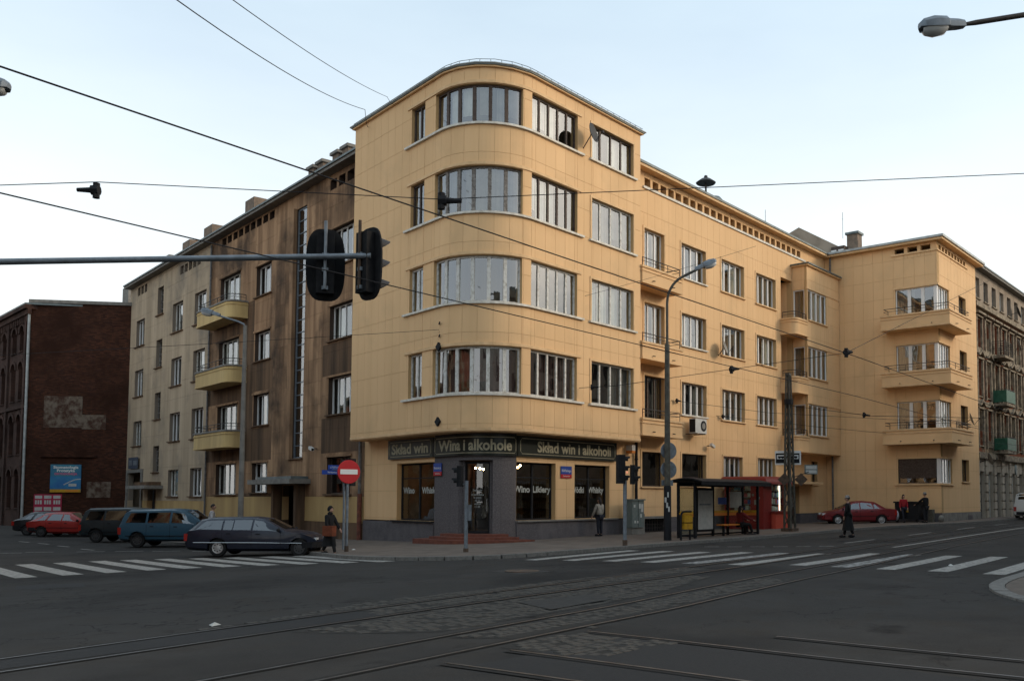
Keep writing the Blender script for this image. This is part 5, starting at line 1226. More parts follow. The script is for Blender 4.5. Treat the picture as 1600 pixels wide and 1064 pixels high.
    for sy in (-1, 1):
        st = itp(L0+.08); MB().box(L0-.005, L0+.14, sy*(st[4]-.17), sy*(st[4]+.02), .58, min(.88, st[2]-.02)).build('tail_light', M['lamp_red'], e)
        st = itp(L1-.14); MB().box(L1-.2, L1-.02, sy*(st[5]-.26), sy*(st[5]-.0), .56, .70).build('headlight', M['lamp_clear'], e)
        xm = D['ws'][1]-.12; y0 = itp(xm)[4]
        MB().ball((xm, sy*(y0+.10), itp(xm)[2]+.06), (.06, .10, .07), 10, 6).build('mirror', M['blackm'], e, smooth=True)
        MB().tube([side(L0+.35, -.0, sy, .0)[:2]+(.52,), side(0, 0, sy, .016)[:2]+(.52,), side(L1-.5, 0, sy, .0)[:2]+(.50,)], .016, 6).build('rub_strip', M['chrome' if kind == 'wagon' else 'blackm'], e)
        for xd in D['doors']:
            sl = MB()
            _, zb, zl, zt, wb, wt = itp(xd)
            sl.add([(xd-.006, sy*(wb+.013), zl-.02), (xd+.006, sy*(wb+.013), zl-.02), (xd+.006, sy*(wb+.0145), zb+.3), (xd-.006, sy*(wb+.0145), zb+.3), (xd-.006, sy*(wb*.985), zb+.12), (xd+.006, sy*(wb*.985), zb+.12)], [(0, 1, 2, 3), (3, 2, 5, 4)])
            sl.build('door_gap', M['blackm'], e)
        for xd in D['doors'][:2]:
            x = xd+.16; MB().box(x, x+.16, sy*(itp(x)[4]+.006)-.012, sy*(itp(x)[4]+.006)+.012, itp(x)[2]-.12, itp(x)[2]-.085).build('door_handle', M['blackm'], e)
    if plate: MB().box(L0-.055, L0-.04, -.26, .26, .60, .71).build('licence_plate', M['white'], e)
    # black block added as the unlit cabin, so the car does not look hollow
    MB().box(-.9, .7, -.6, .6, .45, .80).build('cabin_fill', M['blackm'], e)
    return e
rta = math.atan2(rt.y, rt.x)
gz = lambda x, y: zg(x, y)+0.0
navy = paint_mat('paint_navy', (0.004, 0.0075, 0.021), .26); tealp = paint_mat('paint_blue_green', (0.022, 0.075, 0.115)); dgreen = paint_mat('paint_dark_green', (0.012, 0.022, 0.026))
redp = paint_mat('paint_red', (0.30, 0.022, 0.018)); blackp = paint_mat('paint_black', (0.012, 0.012, 0.014)); wine = paint_mat('paint_wine_red', (0.16, 0.012, 0.016)); whitep = paint_mat('paint_white', (0.55, 0.55, 0.53))
car('wagon', navy, 'dark navy estate car with bright rear alloy wheels, parked nearest the black-clad woman', (18.68, 30.10, gz(18.68, 30.10)), rta, rim='rim', scale=.94)
car('minivan', tealp, 'metallic blue minivan parked between the navy estate car and a dark van', (21.05, 40.23, gz(21.05, 40.23)), rta, scale=.98)
car('minivan', dgreen, 'very dark green minivan half hidden behind the blue minivan', (22.28, 46.9, gz(22.28, 46.9)), rta)
car('hatch', redp, 'bright red five-door hatchback parked below the red posters', (23.28, 56.36, gz(23.28, 56.36)), rta)
car('hatch', blackp, 'black car peeking out behind the red hatchback', (23.75, 59.6, gz(23.75, 59.6)), rta+.12)
car('sedan', wine, 'wine red sedan parked before the projecting yellow block', (53.14, 22.04, gz(53.14, 22.04)), rta+math.pi, trim='body', rim='rim')
car('van', whitep, 'small white van seen from behind, parked at the far right by the tenement', (68.3, 15.6, gz(68.3, 15.6)), R(3))

# ------------------------------------------------------------------ STREET FURNITURE
def head(parent, n, Mx, lens=.10, visor=.2, box=(.30, .22), lit=None, name='signal_head'):
    # local: lights face +x, stacked along z from 0
    h = n*.33; mb = MB(); w_ = box[0]/2; d = box[1]
    mb.prism([(-d, -w_+.05), (-d, w_-.05), (-d+.04, w_), (-.02, w_), (0, w_-.03), (0, -w_+.03), (-.02, -w_), (-d+.04, -w_)], 0, h, Mx)
    hd = mb.build(name, M['black'], parent)
    for k in range(n):
        zc = .165+.33*k; Q = Mx @ Matrix.Translation((0, 0, zc)) @ Matrix.Rotation(R(90), 4, 'Y')
        MB().lathe([(lens, .0), (lens, .012), (lens*.5, .03), (.005, .035)], 16, Q).build('lens', M['sig_red'] if lit == k else M['blackm'], hd)
        V = []; F = []; m_ = 12
        for i in range(m_+1):
            a = R(-115+230*i/m_); ln = visor*(1 if abs(a) < R(60) else .55)
            for rr in (lens+.01, lens+.022):
                for x in (0, ln): V.append(Mx @ Vector((x, rr*math.sin(a), zc+rr*math.cos(a))))
        for i in range(m_):
            b = 4*i
            F += [(b, b+1, b+5, b+4), (b+2, b+6, b+7, b+3), (b+1, b+3, b+7, b+5)]
        MB().add(V, F).build('visor', M['black'], hd)
    return hd
def at_g(x, y, h=0.10): return (x, y, zg(x, y)+h)
AX = lambda a: Matrix.Rotation(a, 4, 'Z')
# pole with two-light pedestrian signal in front of the shop door
p = at_g(20.73, 21.66); tl_ = empty('traffic_light', p, 0, label='grey pole with a small two-light signal beside it, in front of the shop steps', cat='traffic light')
MB().tube([(0, 0, 0), (0, 0, 2.27)], .062, 12).build('pole', M['galv'], tl_, smooth=True)
MB().tube([(0, 0, 0), (0, 0, .12)], .085, 12).build('pole_foot', M['rust'], tl_)
lf = Vector((-rt.x, -rt.y, 0)); la_ = math.atan2(lf.y, lf.x)
head(tl_, 2, Matrix.Translation(lf*.28+Vector((0, 0, 2.08))) @ AX(la_-.25), lens=.095, visor=.18, box=(.26, .16))
MB().tube([(0, 0, 2.2), tuple(lf*.2+Vector((0, 0, 2.12)))], .02, 6).build('bracket', M['galv'], tl_)
MB().box(-.02, .1, -.13, -.05, 1.0, 1.5).build('push_button_box', M['galv'], tl_)
# signal pole at the right
p = at_g(25.53, 18.9); tr_ = empty('traffic_light', p, 0, label='grey pole with a tall black signal and a small two-light signal, by the green cabinet', cat='traffic light')
MB().tube([(0, 0, 0), (0, 0, 2.3)], .066, 12).build('pole', M['galv'], tr_, smooth=True)
MB().tube([(0, 0, 0), (0, 0, .2)], .085, 12).build('pole_foot', M['rust'], tr_)
ra_ = math.atan2(rt.y, rt.x)
head(tr_, 3, Matrix.Translation(Vector((rt.x, rt.y, 0))*-.02+Vector((0, 0, 2.12))+lf*.02) @ AX(ra_+.45), box=(.32, .25), visor=.2)
head(tr_, 2, Matrix.Translation(Vector((rt.x, rt.y, 0))*.34+Vector((0, 0, 2.1))-Vector((fw.x, fw.y, 0))*.1) @ AX(ra_-.2), box=(.26, .16), visor=.18, lens=.095)
MB().ball((float(rt.x*.07-fw.x*.3), float(rt.y*.07-fw.y*.3), 2.5), .03).build('indicator', M['sig_red'], tr_)
# signal head and thin pole behind the no-entry sign
p = at_g(20.9, 28.2); ts_ = empty('traffic_light', p, 0, label='black three-light signal on a thin grey pole, left of the no-entry sign', cat='traffic light')
MB().tube([(0, 0, 0), (0, 0, 2.4)], .045, 10).build('pole', M['galv'], ts_, smooth=True)
head(ts_, 3, Matrix.Translation(Vector((rt.x, rt.y, 0))*.12+Vector((0, 0, 2.3))) @ AX(la_-.4), box=(.34, .26), visor=.22)
# no-entry sign
p = at_g(19.95, 26.74); ne = empty('road_sign', p, 0, label='round red no-entry sign with white bar on a grey pole', cat='road sign')
MB().tube([(0, 0, 0), (0, 0, 3.0)], .05, 10).build('pole', M['galv'], ne, smooth=True)
MB().tube([(0, 0, 0), (0, 0, .2)], .075, 10).build('pole_foot', M['rust'], ne)
fa = math.atan2(-p[1], -p[0])+R(22)              # faces roughly the camera
Q = Matrix.Translation((0.08*math.cos(fa), 0.08*math.sin(fa), 2.75)) @ AX(fa) @ Matrix.Rotation(R(90), 4, 'Y')
MB().lathe([(.005, 0), (.40, 0), (.41, .01), (.40, .02), (.005, .02)], 32, Q).build('sign_disc', M['red'], ne)
Q2 = Matrix.Translation((0.08*math.cos(fa), 0.08*math.sin(fa), 2.75)) @ AX(fa)
MB().box(.022, .027, -.31, .31, -.085, .085, Q2).build('white_bar', M['white'], ne)
MB().box(-.01, .05, -.06, .06, .28, .34, Q2 @ Matrix.Translation((-.08, 0, -.1))).build('clamp', M['galv'], ne)
for i, (u0, z) in enumerate(((-.95, 2.62), (-.8, 2.5))): pass
sn = empty('street_name_sign', (19.55, 27.2, zg(19.55, 27.2)+.1), 0, label='two small blue street-name blades with white lettering, left of the no-entry sign', cat='street sign')
sn.location = (20.9-rt.x*.45, 28.2-rt.y*.45, zg(20.9, 28.2)+.1)
fa2 = math.atan2(-sn.location.y, -sn.location.x)
for i, (z, w_, o_) in enumerate(((2.98, .5, .1), (2.8, .72, 0))):
    Q = Matrix.Translation((0, 0, z)) @ AX(fa2)
    b = MB().box(-.01, .01, -w_/2+o_, w_/2+o_, -.08, .08, Q).build('blade', M['blue'], sn)
    V, F = text_mesh('Narutowicza' if i else 'ul. Kilińskiego', .1, .002, xs=.62)
    MB().add([Q @ Vector((.012+v[2], v[0]+o_, v[1])) for v in V], F).build('lettering', M['white'], b)
MB().tube([(0, 0, 2.89), (rt.x*.45, rt.y*.45, 2.89)], .015, 6).build('bracket', M['galv'], sn)
# street plates on the building
def plate(u, z, d, w_, h, body, label):
    e = world_empty('street_plate', TW.P(u, d, z), label=label, cat='street sign')
    mb = MB(); fbox(mb, TW, u-w_/2, u+w_/2, z, z+h*.68, d, d+.025); mb.build('plate', M['blue'], e)
    mb = MB(); fbox(mb, TW, u-w_/2, u+w_/2, z-h*.32, z-.001, d, d+.025); mb.build('red_strip', M['red'], e)
    facade_text(body, TW, u, z+h*.3, d+.027, .16, M['white'], e, fit=w_*.86, depth=.003)
    facade_text('Śródmieście', TW, u, z-h*.16, d+.027, .08, M['white'], e, fit=w_*.6, depth=.003)
plate(TW.Rx(29.95), 2.72, G0+.02, .7, .5, 'Kilińskiego', 'blue and red street name plate between the two right shop windows')
plate(-3.45, 2.78, G0+.04, .6, .5, 'Narutowicza', 'blue and red street name plate on the stucco pier left of the shop door')

# cantilever traffic-light mast
ms = world_empty('traffic_light_mast', (4.45, 17.7, 0), label='long grey cantilever arm with two black-backed signals hanging over the road', cat='traffic light')
E0, E1 = Vector((4.45, 17.7, 5.36)), Vector((9.4, 12.1, 5.64))
MB().tube([E0, E0+(E1-E0)*.35, E1], [.055, .049, .046], 14).build('arm', M['galv'], ms, smooth=True)
MB().tube([(4.45, 17.7, -.2), (4.45, 17.7, 5.6)], [.14, .09], 14).build('pole', M['galv'], ms, smooth=True)
adir = (E1-E0).normalized(); aa = math.atan2(adir.y, adir.x)
def backboard(c, face, tilt, label, rusty):
    Q = Matrix.Translation(c) @ AX(face) @ Matrix.Rotation(tilt, 4, 'X')
    pts = []
    wv, hv = .31, .60
    for i in range(36):
        a = 2*math.pi*i/36; ca, sa = math.cos(a), math.sin(a)
        pts.append((wv*math.copysign(abs(ca)**.62, ca), hv*math.copysign(abs(sa)**.72, sa)))
    V = [(-.0, y, z) for y, z in pts]+[(.03, y, z) for y, z in pts]; n_ = 36
    mb = MB().add([Q @ Vector(v) for v in V], [tuple(range(n_))[::-1], tuple(range(n_, 2*n_))]+[(i, (i+1) % n_, n_+(i+1) % n_, n_+i) for i in range(n_)])
    bk = mb.build('backing_board', M['black'], ms)
    hb = MB(); hb.box(-.16, -.001, -.14, .14, -.5, .5, Q); hb.build('housing', M['black'], bk)
    for k in range(3):
        zc = -.34+.34*k
        MB().lathe([(.11, .031), (.11, .05), (.01, .07)], 16, Q @ Matrix.Translation((0, 0, zc)) @ Matrix.Rotation(R(90), 4, 'Y')).build('lens', M['blackm'], bk)
        V = []; F = []; m_ = 14
        for i in range(m_+1):
            a = R(-120+240*i/m_); ln_ = .06+.30*max(0, math.cos(a*.72))
            for rr in (.135, .15):
                for x in (.03, .03+ln_): V.append(Q @ Vector((x, rr*math.sin(a), zc+rr*math.cos(a)-.10*(x-.03))))
        for i in range(m_):
            b = 4*i; F += [(b, b+1, b+5, b+4), (b+2, b+6, b+7, b+3), (b+1, b+3, b+7, b+5)]
        MB().add(V, F).build('visor', M['iron'], bk)
    tb_ = MB(); tb_.tube([Q @ Vector((-.19, 0, -.44)), Q @ Vector((-.19, 0, .68))], .026, 8); tb_.build('bracket', M['rust'] if rusty else M['galv'], bk)
    for z in (-.42, -.12, .12):
        k = MB(); k.box(-.2, -.15, -.05, .05, z-.03, z+.03, Q); k.build('clamp', M['galv'], bk)
va = math.atan2(E1.y, E1.x)
backboard(E0+(E1-E0)*.893+Vector((fw.x, fw.y, 0))*.26+Vector((0, 0, -.07)), va+.02, 0, None, False)
backboard(E1+Vector((fw.x, fw.y, 0))*.16+Vector((rt.x, rt.y, 0))*-.07+Vector((0, 0, -.09)), va-.92, R(0), None, True)

# street lamps
def cobra(parent, tip, dirv, up=(0, 0, 1), m='galv', s=1.0):
    d = Vector(dirv).normalized(); y = Vector(up).cross(d).normalized(); z = d.cross(y)
    Q = Matrix(((d.x, y.x, z.x, tip[0]), (d.y, y.y, z.y, tip[1]), (d.z, y.z, z.z, tip[2]), (0, 0, 0, 1)))
    prof = [(0, .06, .05, .07), (.12, .08, .06, .09), (.32, .10, .06, .10), (.36, .15, .07, .13), (.6, .17, .08, .14), (.8, .13, .06, .10), (.86, .06, .03, .05)]
    V = []; F = []
    for x, w_, lo, hi in prof: V += [Q @ Vector((x*s, a*s, b*s)) for a, b in ((-w_, -lo), (-w_*.95, hi*.4), (-w_*.5, hi), (w_*.5, hi), (w_*.95, hi*.4), (w_, -lo))]
    for i in range(len(prof)-1):
        for k in range(6): F.append((6*i+k, 6*i+(k+1) % 6, 6*i+6+(k+1) % 6, 6*i+6+k))
    F += [tuple(range(6))[::-1], tuple(range(6*len(prof)-6, 6*len(prof)))]
    h = MB().add(V, F).build('lamp_head', M[m], parent, 30)
    g = MB(); V = []
    for x, w_, dp in ((.36, .10, .05), (.42, .14, .11), (.6, .155, .14), (.76, .12, .11), (.82, .05, .05)):
        V += [Q @ Vector((x*s, w_*s*math.cos(math.pi*k/6), -.06*s-dp*s*math.sin(math.pi*k/6))) for k in range(7)]
    g.add(V, [(7*i+k, 7*i+k+1, 7*i+8+k, 7*i+7+k) for i in range(4) for k in range(6)]).build('lamp_bowl', M['lamp_clear'], h, smooth=True)
p = at_g(29.68, 19.93); l1 = empty('street_lamp', p, 0, label='tall street lamp with curved arm and two round signs, beside the bus shelter', cat='street lamp', group='street lamps')
MB().tube([(0, 0, 0), (0, 0, 2.05), (0, 0, 2.1)], [.15, .145, .12], 14).build('pole_base', M['blackm'], l1, smooth=True)
dr_ = Vector((rt.x, rt.y, 0))
MB().tube([(0, 0, 2.05), (0, 0, 5.5), (0, 0, 7.6)], [.12, .105, .095], 12).build('pole', M['pole'], l1, smooth=True)
arm = [Vector((0, 0, 7.55)), Vector((0, 0, 9.2))]
for i in range(1, 8): a = R(68*i/7); arm.append(Vector((0, 0, 9.2))+dr_*(1.0*(1-math.cos(a)))+Vector((0, 0, 1.15*math.sin(a))))
arm.append(arm[-1]+dr_*.55+Vector((0, 0, .28)))
MB().tube(arm, .052, 10).build('arm', M['pole'], l1, smooth=True)
cobra(l1, arm[-1]-dr_*.08, dr_+Vector((0, 0, .42)), s=1.05)
Qs = lambda z, s: Matrix.Translation((dr_.x*.06+fw.x*.17, dr_.y*.06+fw.y*.17, z)) @ AX(math.atan2(fw.y, fw.x)+s) @ Matrix.Rotation(R(90), 4, 'Y')
for z, s in ((3.45, .35), (2.72, .35)):
    b = MB().lathe([(.005, 0), (.33, 0), (.34, .012), (.005, .012)], 28, Qs(z, s)).build('sign_back', M['galv'], l1)
    k = MB(); k.box(-.02, .0, -.2, .2, .12, .16, Matrix.Translation((dr_.x*.06+fw.x*.17, dr_.y*.06+fw.y*.17, z)) @ AX(math.atan2(fw.y, fw.x)+s)); k.box(-.02, .0, -.2, .2, -.16, -.12, Matrix.Translation((dr_.x*.06+fw.x*.17, dr_.y*.06+fw.y*.17, z)) @ AX(math.atan2(fw.y, fw.x)+s)); k.build('sign_rib', M['galv'], b)
MB().box(-.01, .01, -.24, .24, 2.1, 2.32, Matrix.Translation((fw.x*.16, fw.y*.16, 0)) @ AX(math.atan2(fw.y, fw.x)+.3)).build('sign_plate', M['galv'], l1)
for z, a, w_ in ((1.45, 2.9, .1), (1.25, 3.4, .08), (1.1, 3.9, .07), (1.65, 3.7, .06)):
    V = [(.152*math.cos(a+t), .152*math.sin(a+t), z+h) for h in (0, .2) for t in (0, w_*3, w_*6)]
    MB().add(V, [(0, 1, 4, 3), (1, 2, 5, 4)]).build('sticker', M['paper'], l1)
p = (20.9, 35.0, zg(20.9, 35.0)); l2 = empty('street_lamp', p, 0, label='grey street lamp with arm reaching left, behind the navy estate car', cat='street lamp', group='street lamps')
MB().tube([(0, 0, 0), (0, 0, 1.6), (0, 0, 9.2)], [.13, .11, .075], 12).build('pole', M['concrete'], l2, smooth=True)
am = [Vector((0, 0, 9.1)), Vector((0, 0, 9.25))+lf*.06, Vector((0, 0, 9.36))+lf*.3, Vector((0, 0, 9.62))+lf*1.15]
MB().tube(am, .04, 8).build('arm', M['galv'], l2, smooth=True); cobra(l2, am[-1]-lf*.1, lf+Vector((0, 0, .28)), s=.95)
# big lamp at top right and the one cut by the left edge
l3 = world_empty('street_lamp', (15.6, 1.3, 0), label='dark street lamp head on a long arm, cut by the upper right corner', cat='street lamp', group='street lamps')
A_, B_2 = Vector((13.08, 3.70, 8.39)), Vector((15.6, 1.35, 9.22)); d_3 = (A_-B_2).normalized()
MB().tube([B_2, A_-d_3*.15, A_+d_3*.05], [.045, .036, .024], 10).build('arm', M['iron'], l3, smooth=True)
MB().tube([(15.6, 1.35, -.1), (15.6, 1.35, 9.25)], [.14, .08], 12).build('pole', M['iron'], l3, smooth=True)
cobra(l3, A_+d_3*.03, Vector((d_3.x, d_3.y, -.12)), m='galv', s=.80)
l4 = world_empty('street_lamp', (3.9, 15.9, 0), label='pale street lamp head entering at the left edge of the view', cat='street lamp', group='street lamps')
A4, B4 = Vector((4.61, 14.95, 7.57)), Vector((3.9, 15.9, 7.72))
MB().tube([B4, A4], .035, 8).build('arm', M['galv'], l4, smooth=True); MB().tube([(3.9, 15.9, -.2), (3.9, 15.9, 7.75)], [.13, .07], 12).build('pole', M['galv'], l4, smooth=True)
cobra(l4, A4-(A4-B4).normalized()*.1, Vector((A4-B4)), m='galv', s=.8)

# lattice tram pole with stop signs
lp = empty('lattice_pole', at_g(40.6, 20.2), 0, label='brown riveted lattice tram pole carrying stop signs, beside the red kiosk', cat='tram pole')
for sx in (-1, 1):
    for sy in (-1, 1): MB().tube([(sx*.24, sy*.17, 0), (sx*.155, sy*.12, 4.4), (sx*.09, sy*.08, 7.55)], [.062, .055, .046], 4).build('leg', M['pole'], lp)
lc = MB(); z = .2; k = 1
while z < 7.2:
    f = 1-z/8.6; h = .55*f+.18
    for sx in (-1, 1):
        f2 = 1-(z+h)/8.6
        lc.tube([(sx*.245*f, .18*f*k, z), (sx*.245*f2, -.18*f2*k, z+h)], .026, 4); lc.tube([(.245*f*k, sx*.18*f, z), (-.245*f2*k, sx*.18*f2, z+h)], .026, 4)
    z += h; k = -k
lc.build('lattice', M['pole'], lp)
MB().box(-.34, .34, -.3, .3, 0, .15).build('foot', M['rust'], lp)
MB().tube([(0, 0, 6.1), (0, 0, 6.35)], .22, 10).build('collar', M['blackm'], lp)
MB().box(-.12, .12, -.11, .11, 7.5, 7.62).build('cap', M['pole'], lp)
st = world_empty('stop_sign', (41.2, 19.8, 3.4), label='white tram and bus stop board with black pictogram on the lattice pole', cat='stop sign')
fa3 = Matrix.Translation((40.80, 20.36, 3.7)) @ AX(math.atan2(-19.65, -40.9)-.0)
MB().box(-.02, .02, -.62, .62, -.36, .32, fa3).build('board', M['white'], st)
for y in (-.33, .3):
    fr = MB(); fr.box(.021, .026, y-.25, y+.25, -.28, .2, fa3); fr.build('panel', M['blackm'], st)
    fr = MB(); fr.box(.027, .030, y-.2, y+.2, -.08, .12, fa3); fr.build('panel_white', M['white'], st)
    fr = MB(); fr.box(.031, .034, y-.15, y+.15, -.03, .06, fa3); fr.box(.031, .034, y-.11, y-.05, -.06, -.03, fa3); fr.box(.031, .034, y+.05, y+.11, -.06, -.03, fa3); fr.build('vehicle_pictogram', M['blackm'], st)
as_ = world_empty('direction_sign', (42, 20, 2.9), label='slanted pale sign board on a bracket, right of the lattice pole below the stop board', cat='sign')
fb3 = Matrix.Translation((41.35, 19.45, 3.1)) @ AX(math.atan2(-19.45, -41.35)+.15)
MB().box(-.02, .02, -.28, .34, -.22, .24, fb3).build('board', M['cab'], as_)
k = MB(); k.box(.021, .025, -.22, .3, .03, .19, fb3); k.build('print', M['paper'], as_)
k = MB(); k.box(.021, .025, -.22, .3, -.17, -.02, fb3); k.build('print', M['paper'], as_)
MB().tube([(40.75, 20.0, 2.75), (41.3, 19.5, 3.0)], .02, 6).build('bracket', M['iron'], as_)
dm = world_empty('diamond_sign', (40.3, 20.3, 2.7), label='pair of grey diamond sign backs on the lattice pole', cat='road sign')
for o_ in (-.45, .36):
    Q = Matrix.Translation((40.55+rt.x*o_, 19.95+rt.y*o_, 2.62)) @ AX(math.atan2(-20, -40.5)) @ Matrix.Rotation(R(45), 4, 'X'); MB().box(-.015, .015, -.22, .22, -.22, .22, Q).build('sign_plate', M['rust'], dm)
    MB().tube([(40.55+rt.x*o_*.3, 20.0+rt.y*o_*.3, 2.62), (40.55+rt.x*o_, 19.98+rt.y*o_, 2.62)], .015, 5).build('bracket', M['iron'], dm)

# bus shelter
def sz(x, y): return zg(x, y)+.1
bs = world_empty('bus_shelter', (34.6, 20.4, sz(34.6, 20.4)), label='black-framed glass bus shelter with orange striped panes, in front of the red kiosk', cat='bus shelter')
bz_ = sz(34.6, 20.4); X0, X1, YB, YF = 31.7, 37.0, 20.75, 19.97
xs_ = [X0, 33.0, 34.4, 35.66, X1]
for x in xs_:
    k = MB(); k.box(x-.045, x+.045, YB-.05, YB+.05, bz_-.15, bz_+2.25); k.build('post', M['black'], bs)
for x in (X0+.02, X1-.02):
    k = MB(); k.box(x-.045, x+.045, YF-.05, YF+.05, bz_-.15, bz_+2.25); k.build('post', M['black'], bs)
rfm = MB(); V = []
for i in range(7):
    y = 19.4+(YB+.3-19.4)*i/6; z = bz_+2.25+.14*math.sin(math.pi*i/6)
    V += [(X0-.35, y, z), (X1+.25, y, z), (X1+.25, y, z+.05), (X0-.35, y, z+.05)]
rfm.add(V, [(4*i+k, 4*i+4+k, 4*i+4+(k+1) % 4, 4*i+(k+1) % 4) for i in range(6) for k in range(4)]+[(0, 1, 2, 3), (24, 25, 26, 27)]); rfm.build('roof', M['black'], bs)
k = MB(); k.box(X0-.3, X1+.2, 19.41, 19.48, bz_+2.14, bz_+2.25); k.box(X0, X1, YB-.04, YB+.04, bz_+2.1, bz_+2.26); k.build('roof_beam', M['black'], bs)
M['shelter_glass'] = glass('shelter_glass', 1.35, (.86, .88, .85))
for i, (a, b) in enumerate(zip(xs_, xs_[1:])):
    a += .05; b -= .05
    if i == 1:
        k = MB(); k.box(a, b, YB-.06, YB+.06, bz_+.2, bz_+2.05); k = k.build('poster_case', M['black'], bs)
        q = MB(); q.box(a+.06, b-.06, YB-.07, YB-.061, bz_+.3, bz_+1.95); q.build('poster', M['paper'], k)
        q = MB(); q.box(a+.15, b-.25, YB-.074, YB-.071, bz_+1.32, bz_+1.38); q.build('print', M['galv'], k)
    else:
        k = MB(); k.box(a, b, YB-.006, YB+.006, bz_+.15, bz_+2.05); pn = k.build('pane', M['shelter_glass'], bs)
        q = MB(); q.box(a, b, YB-.010, YB-.007, bz_+.98, bz_+1.08); q.build('yellow_strip', M['yellowp'], pn)
        q = MB(); q.box(a, b, YB-.010, YB-.007, bz_+.86, bz_+.978); q.build('orange_strip', M['orange'], pn)
    if i == 3: q = MB(); q.box(a+.1, b-.1, YB-.03, YB-.02, bz_+1.2, bz_+1.9); q.build('timetable', M['paper'], bs)
    if i == 2: q = MB(); q.box(a+.35, b-.1, YB-.03, YB-.02, bz_+1.35, bz_+1.65); q.build('notice', M['blue'], bs)
    k = MB(); k.box(a, b, YB-.03, YB+.03, bz_+.05, bz_+.12); k.build('bottom_rail', M['black'], bs)
for x in (X0+.02, X1-.02):
    k = MB(); k.box(x-.006, x+.006, YF+.06, YB-.06, bz_+.15, bz_+2.05); pn = k.build('pane', M['shelter_glass'], bs)
    q = MB(); q.box(x-.010, x-.007, YF+.06, YB-.06, bz_+.98, bz_+1.08); q.build('yellow_strip', M['yellowp'], pn)
    q = MB(); q.box(x-.010, x-.007, YF+.06, YB-.06, bz_+.86, bz_+.978); q.build('orange_strip', M['orange'], pn)
    k = MB(); k.box(x-.03, x+.03, YF, YB, bz_+.05, bz_+.12); k.build('bottom_rail', M['black'], bs)
bn = MB(); bn.box(X0+2.8, X0+5.1, YB-.5, YB-.12, bz_+.44, bz_+.49); bn = bn.build('bench', M['orange'], bs)
for x in (X0+3.0, X0+4.9): k = MB(); k.box(x-.03, x+.03, YB-.4, YB-.3, bz_, bz_+.439); k.build('bench_leg', M['black'], bn)
# litter bin
lb = empty('litter_bin', at_g(30.25, 19.45), -.15, label='yellow litter bin hanging on a black bent post, in front of the shelter', cat='litter bin')
MB().tube([(-.3, 0, 0), (-.3, 0, .95), (-.24, 0, 1.06), (-.1, 0, 1.1), (.3, 0, 1.1)], .04, 8).build('post', M['black'], lb, smooth=True)
MB().tube([(.28, .05, 0), (.28, .05, .5)], .035, 8).build('second_post', M['black'], lb, smooth=True)
MB().prism([(-.18, -.16), (.2, -.16), (.25, 0), (.2, .16), (-.18, .16)], .42, .98).build('bin', M['yellowp'], lb)
MB().box(-.19, .21, -.17, .17, .66, .69).build('hoop', M['black'], lb)
MB().prism([(-.2, -.18), (.22, -.18), (.27, 0), (.22, .18), (-.2, .18)], 1.0, 1.05).build('lid', M['yellowp'], lb)
# kiosk
kz = sz(43.5, 23.5); kk = world_empty('kiosk', (43.7, 23.7, kz), label='dark red newspaper kiosk with lit display window and orange counter front', cat='kiosk')
kx0, kx1, ky0, ky1 = 42.47, 45.0, 22.6, 24.9
k = MB(); k.box(kx0, kx1, ky0, ky1, kz-.1, kz+.85); k.box(kx0, kx0+.9, ky0, ky0+.75, kz+.85, kz+2.35); k.box(kx0, kx0+.12, ky1-.35, ky1, kz+.85, kz+2.35)
k.box(kx0+.12, kx1, ky1-.1, ky1, kz+.85, kz+2.35); k.box(kx1-.12, kx1, ky0, ky1-.1, kz+.85, kz+2.35); k.build('cabin', M['kiosk'], kk)
rr_ = MB(); V = []; n_ = 9
for i in range(n_):
    a = math.pi*.5*i/8; o_ = .38-.38*(1-math.cos(a)); z = kz+2.32+.40*math.sin(a)
    V += [(kx0-o_, ky0-o_, z), (kx1+o_*.5, ky0-o_, z), (kx1+o_*.5, ky1+.05, z), (kx0-o_, ky1+.05, z)]
rr_.add(V, [(4*i+q, 4*i+(q+1) % 4, 4*i+4+(q+1) % 4, 4*i+4+q) for i in range(n_-1) for q in range(4)]+[(3, 2, 1, 0), (4*n_-4, 4*n_-3, 4*n_-2, 4*n_-1)]); rr_.build('roof', M['kiosk'], kk, 30)
k = MB(); k.box(kx0+.85, kx1-.15, ky0-.25, ky0-.002, kz, kz+.84); k.build('counter_front', M['kiosk_or'], kk)
k = MB(); k.box(kx0+.75, kx1-.05, ky0-.35, ky0+.1, kz+.851, kz+.91); k.build('counter', M['kiosk'], kk)
k = MB(); k.box(kx0+.92, kx1-.13, ky0+.02, ky0+.03, kz+.92, kz+2.3); k.build('display_window', M['shelter_glass'], kk)
k = MB(); k.box(kx0+.02, kx0+.03, ky0+.78, ky1-.36, kz+.86, kz+2.3); k.build('display_window', M['shelter_glass'], kk)
for z in (.95, 1.3, 1.65, 2.0):
    k = MB(); k.box(kx0+.92, kx1-.15, ky0+.1, ky0+.45, kz+z-.03, kz+z); k.build('shelf', M['galv'], kk)
    k = MB(); k.box(kx0+.1, kx0+.4, ky0+.78, ky1-.36, kz+z-.03, kz+z); k.build('shelf', M['galv'], kk)
    x = kx0+.95
    while x < kx1-.4:
        w_ = random.uniform(.12, .22); h = random.uniform(.18, .29)
        k = MB(); k.box(x, x+w_, ky0+.14, ky0+.2, kz+z+.001, kz+z+h); k.build('magazine', M[random.choice(['paper', 'white', 'poster', 'blue', 'yellowp', 'teal'])], kk); x += w_+.03
    y = ky0+.8
    while y < ky1-.6:
        w_ = random.uniform(.12, .22); h = random.uniform(.18, .29)
        k = MB(); k.box(kx0+.14, kx0+.2, y, y+w_, kz+z+.001, kz+z+h); k.build('magazine', M[random.choice(['paper', 'rust', 'poster', 'blue', 'concrete', 'teal'])], kk); y += w_+.03
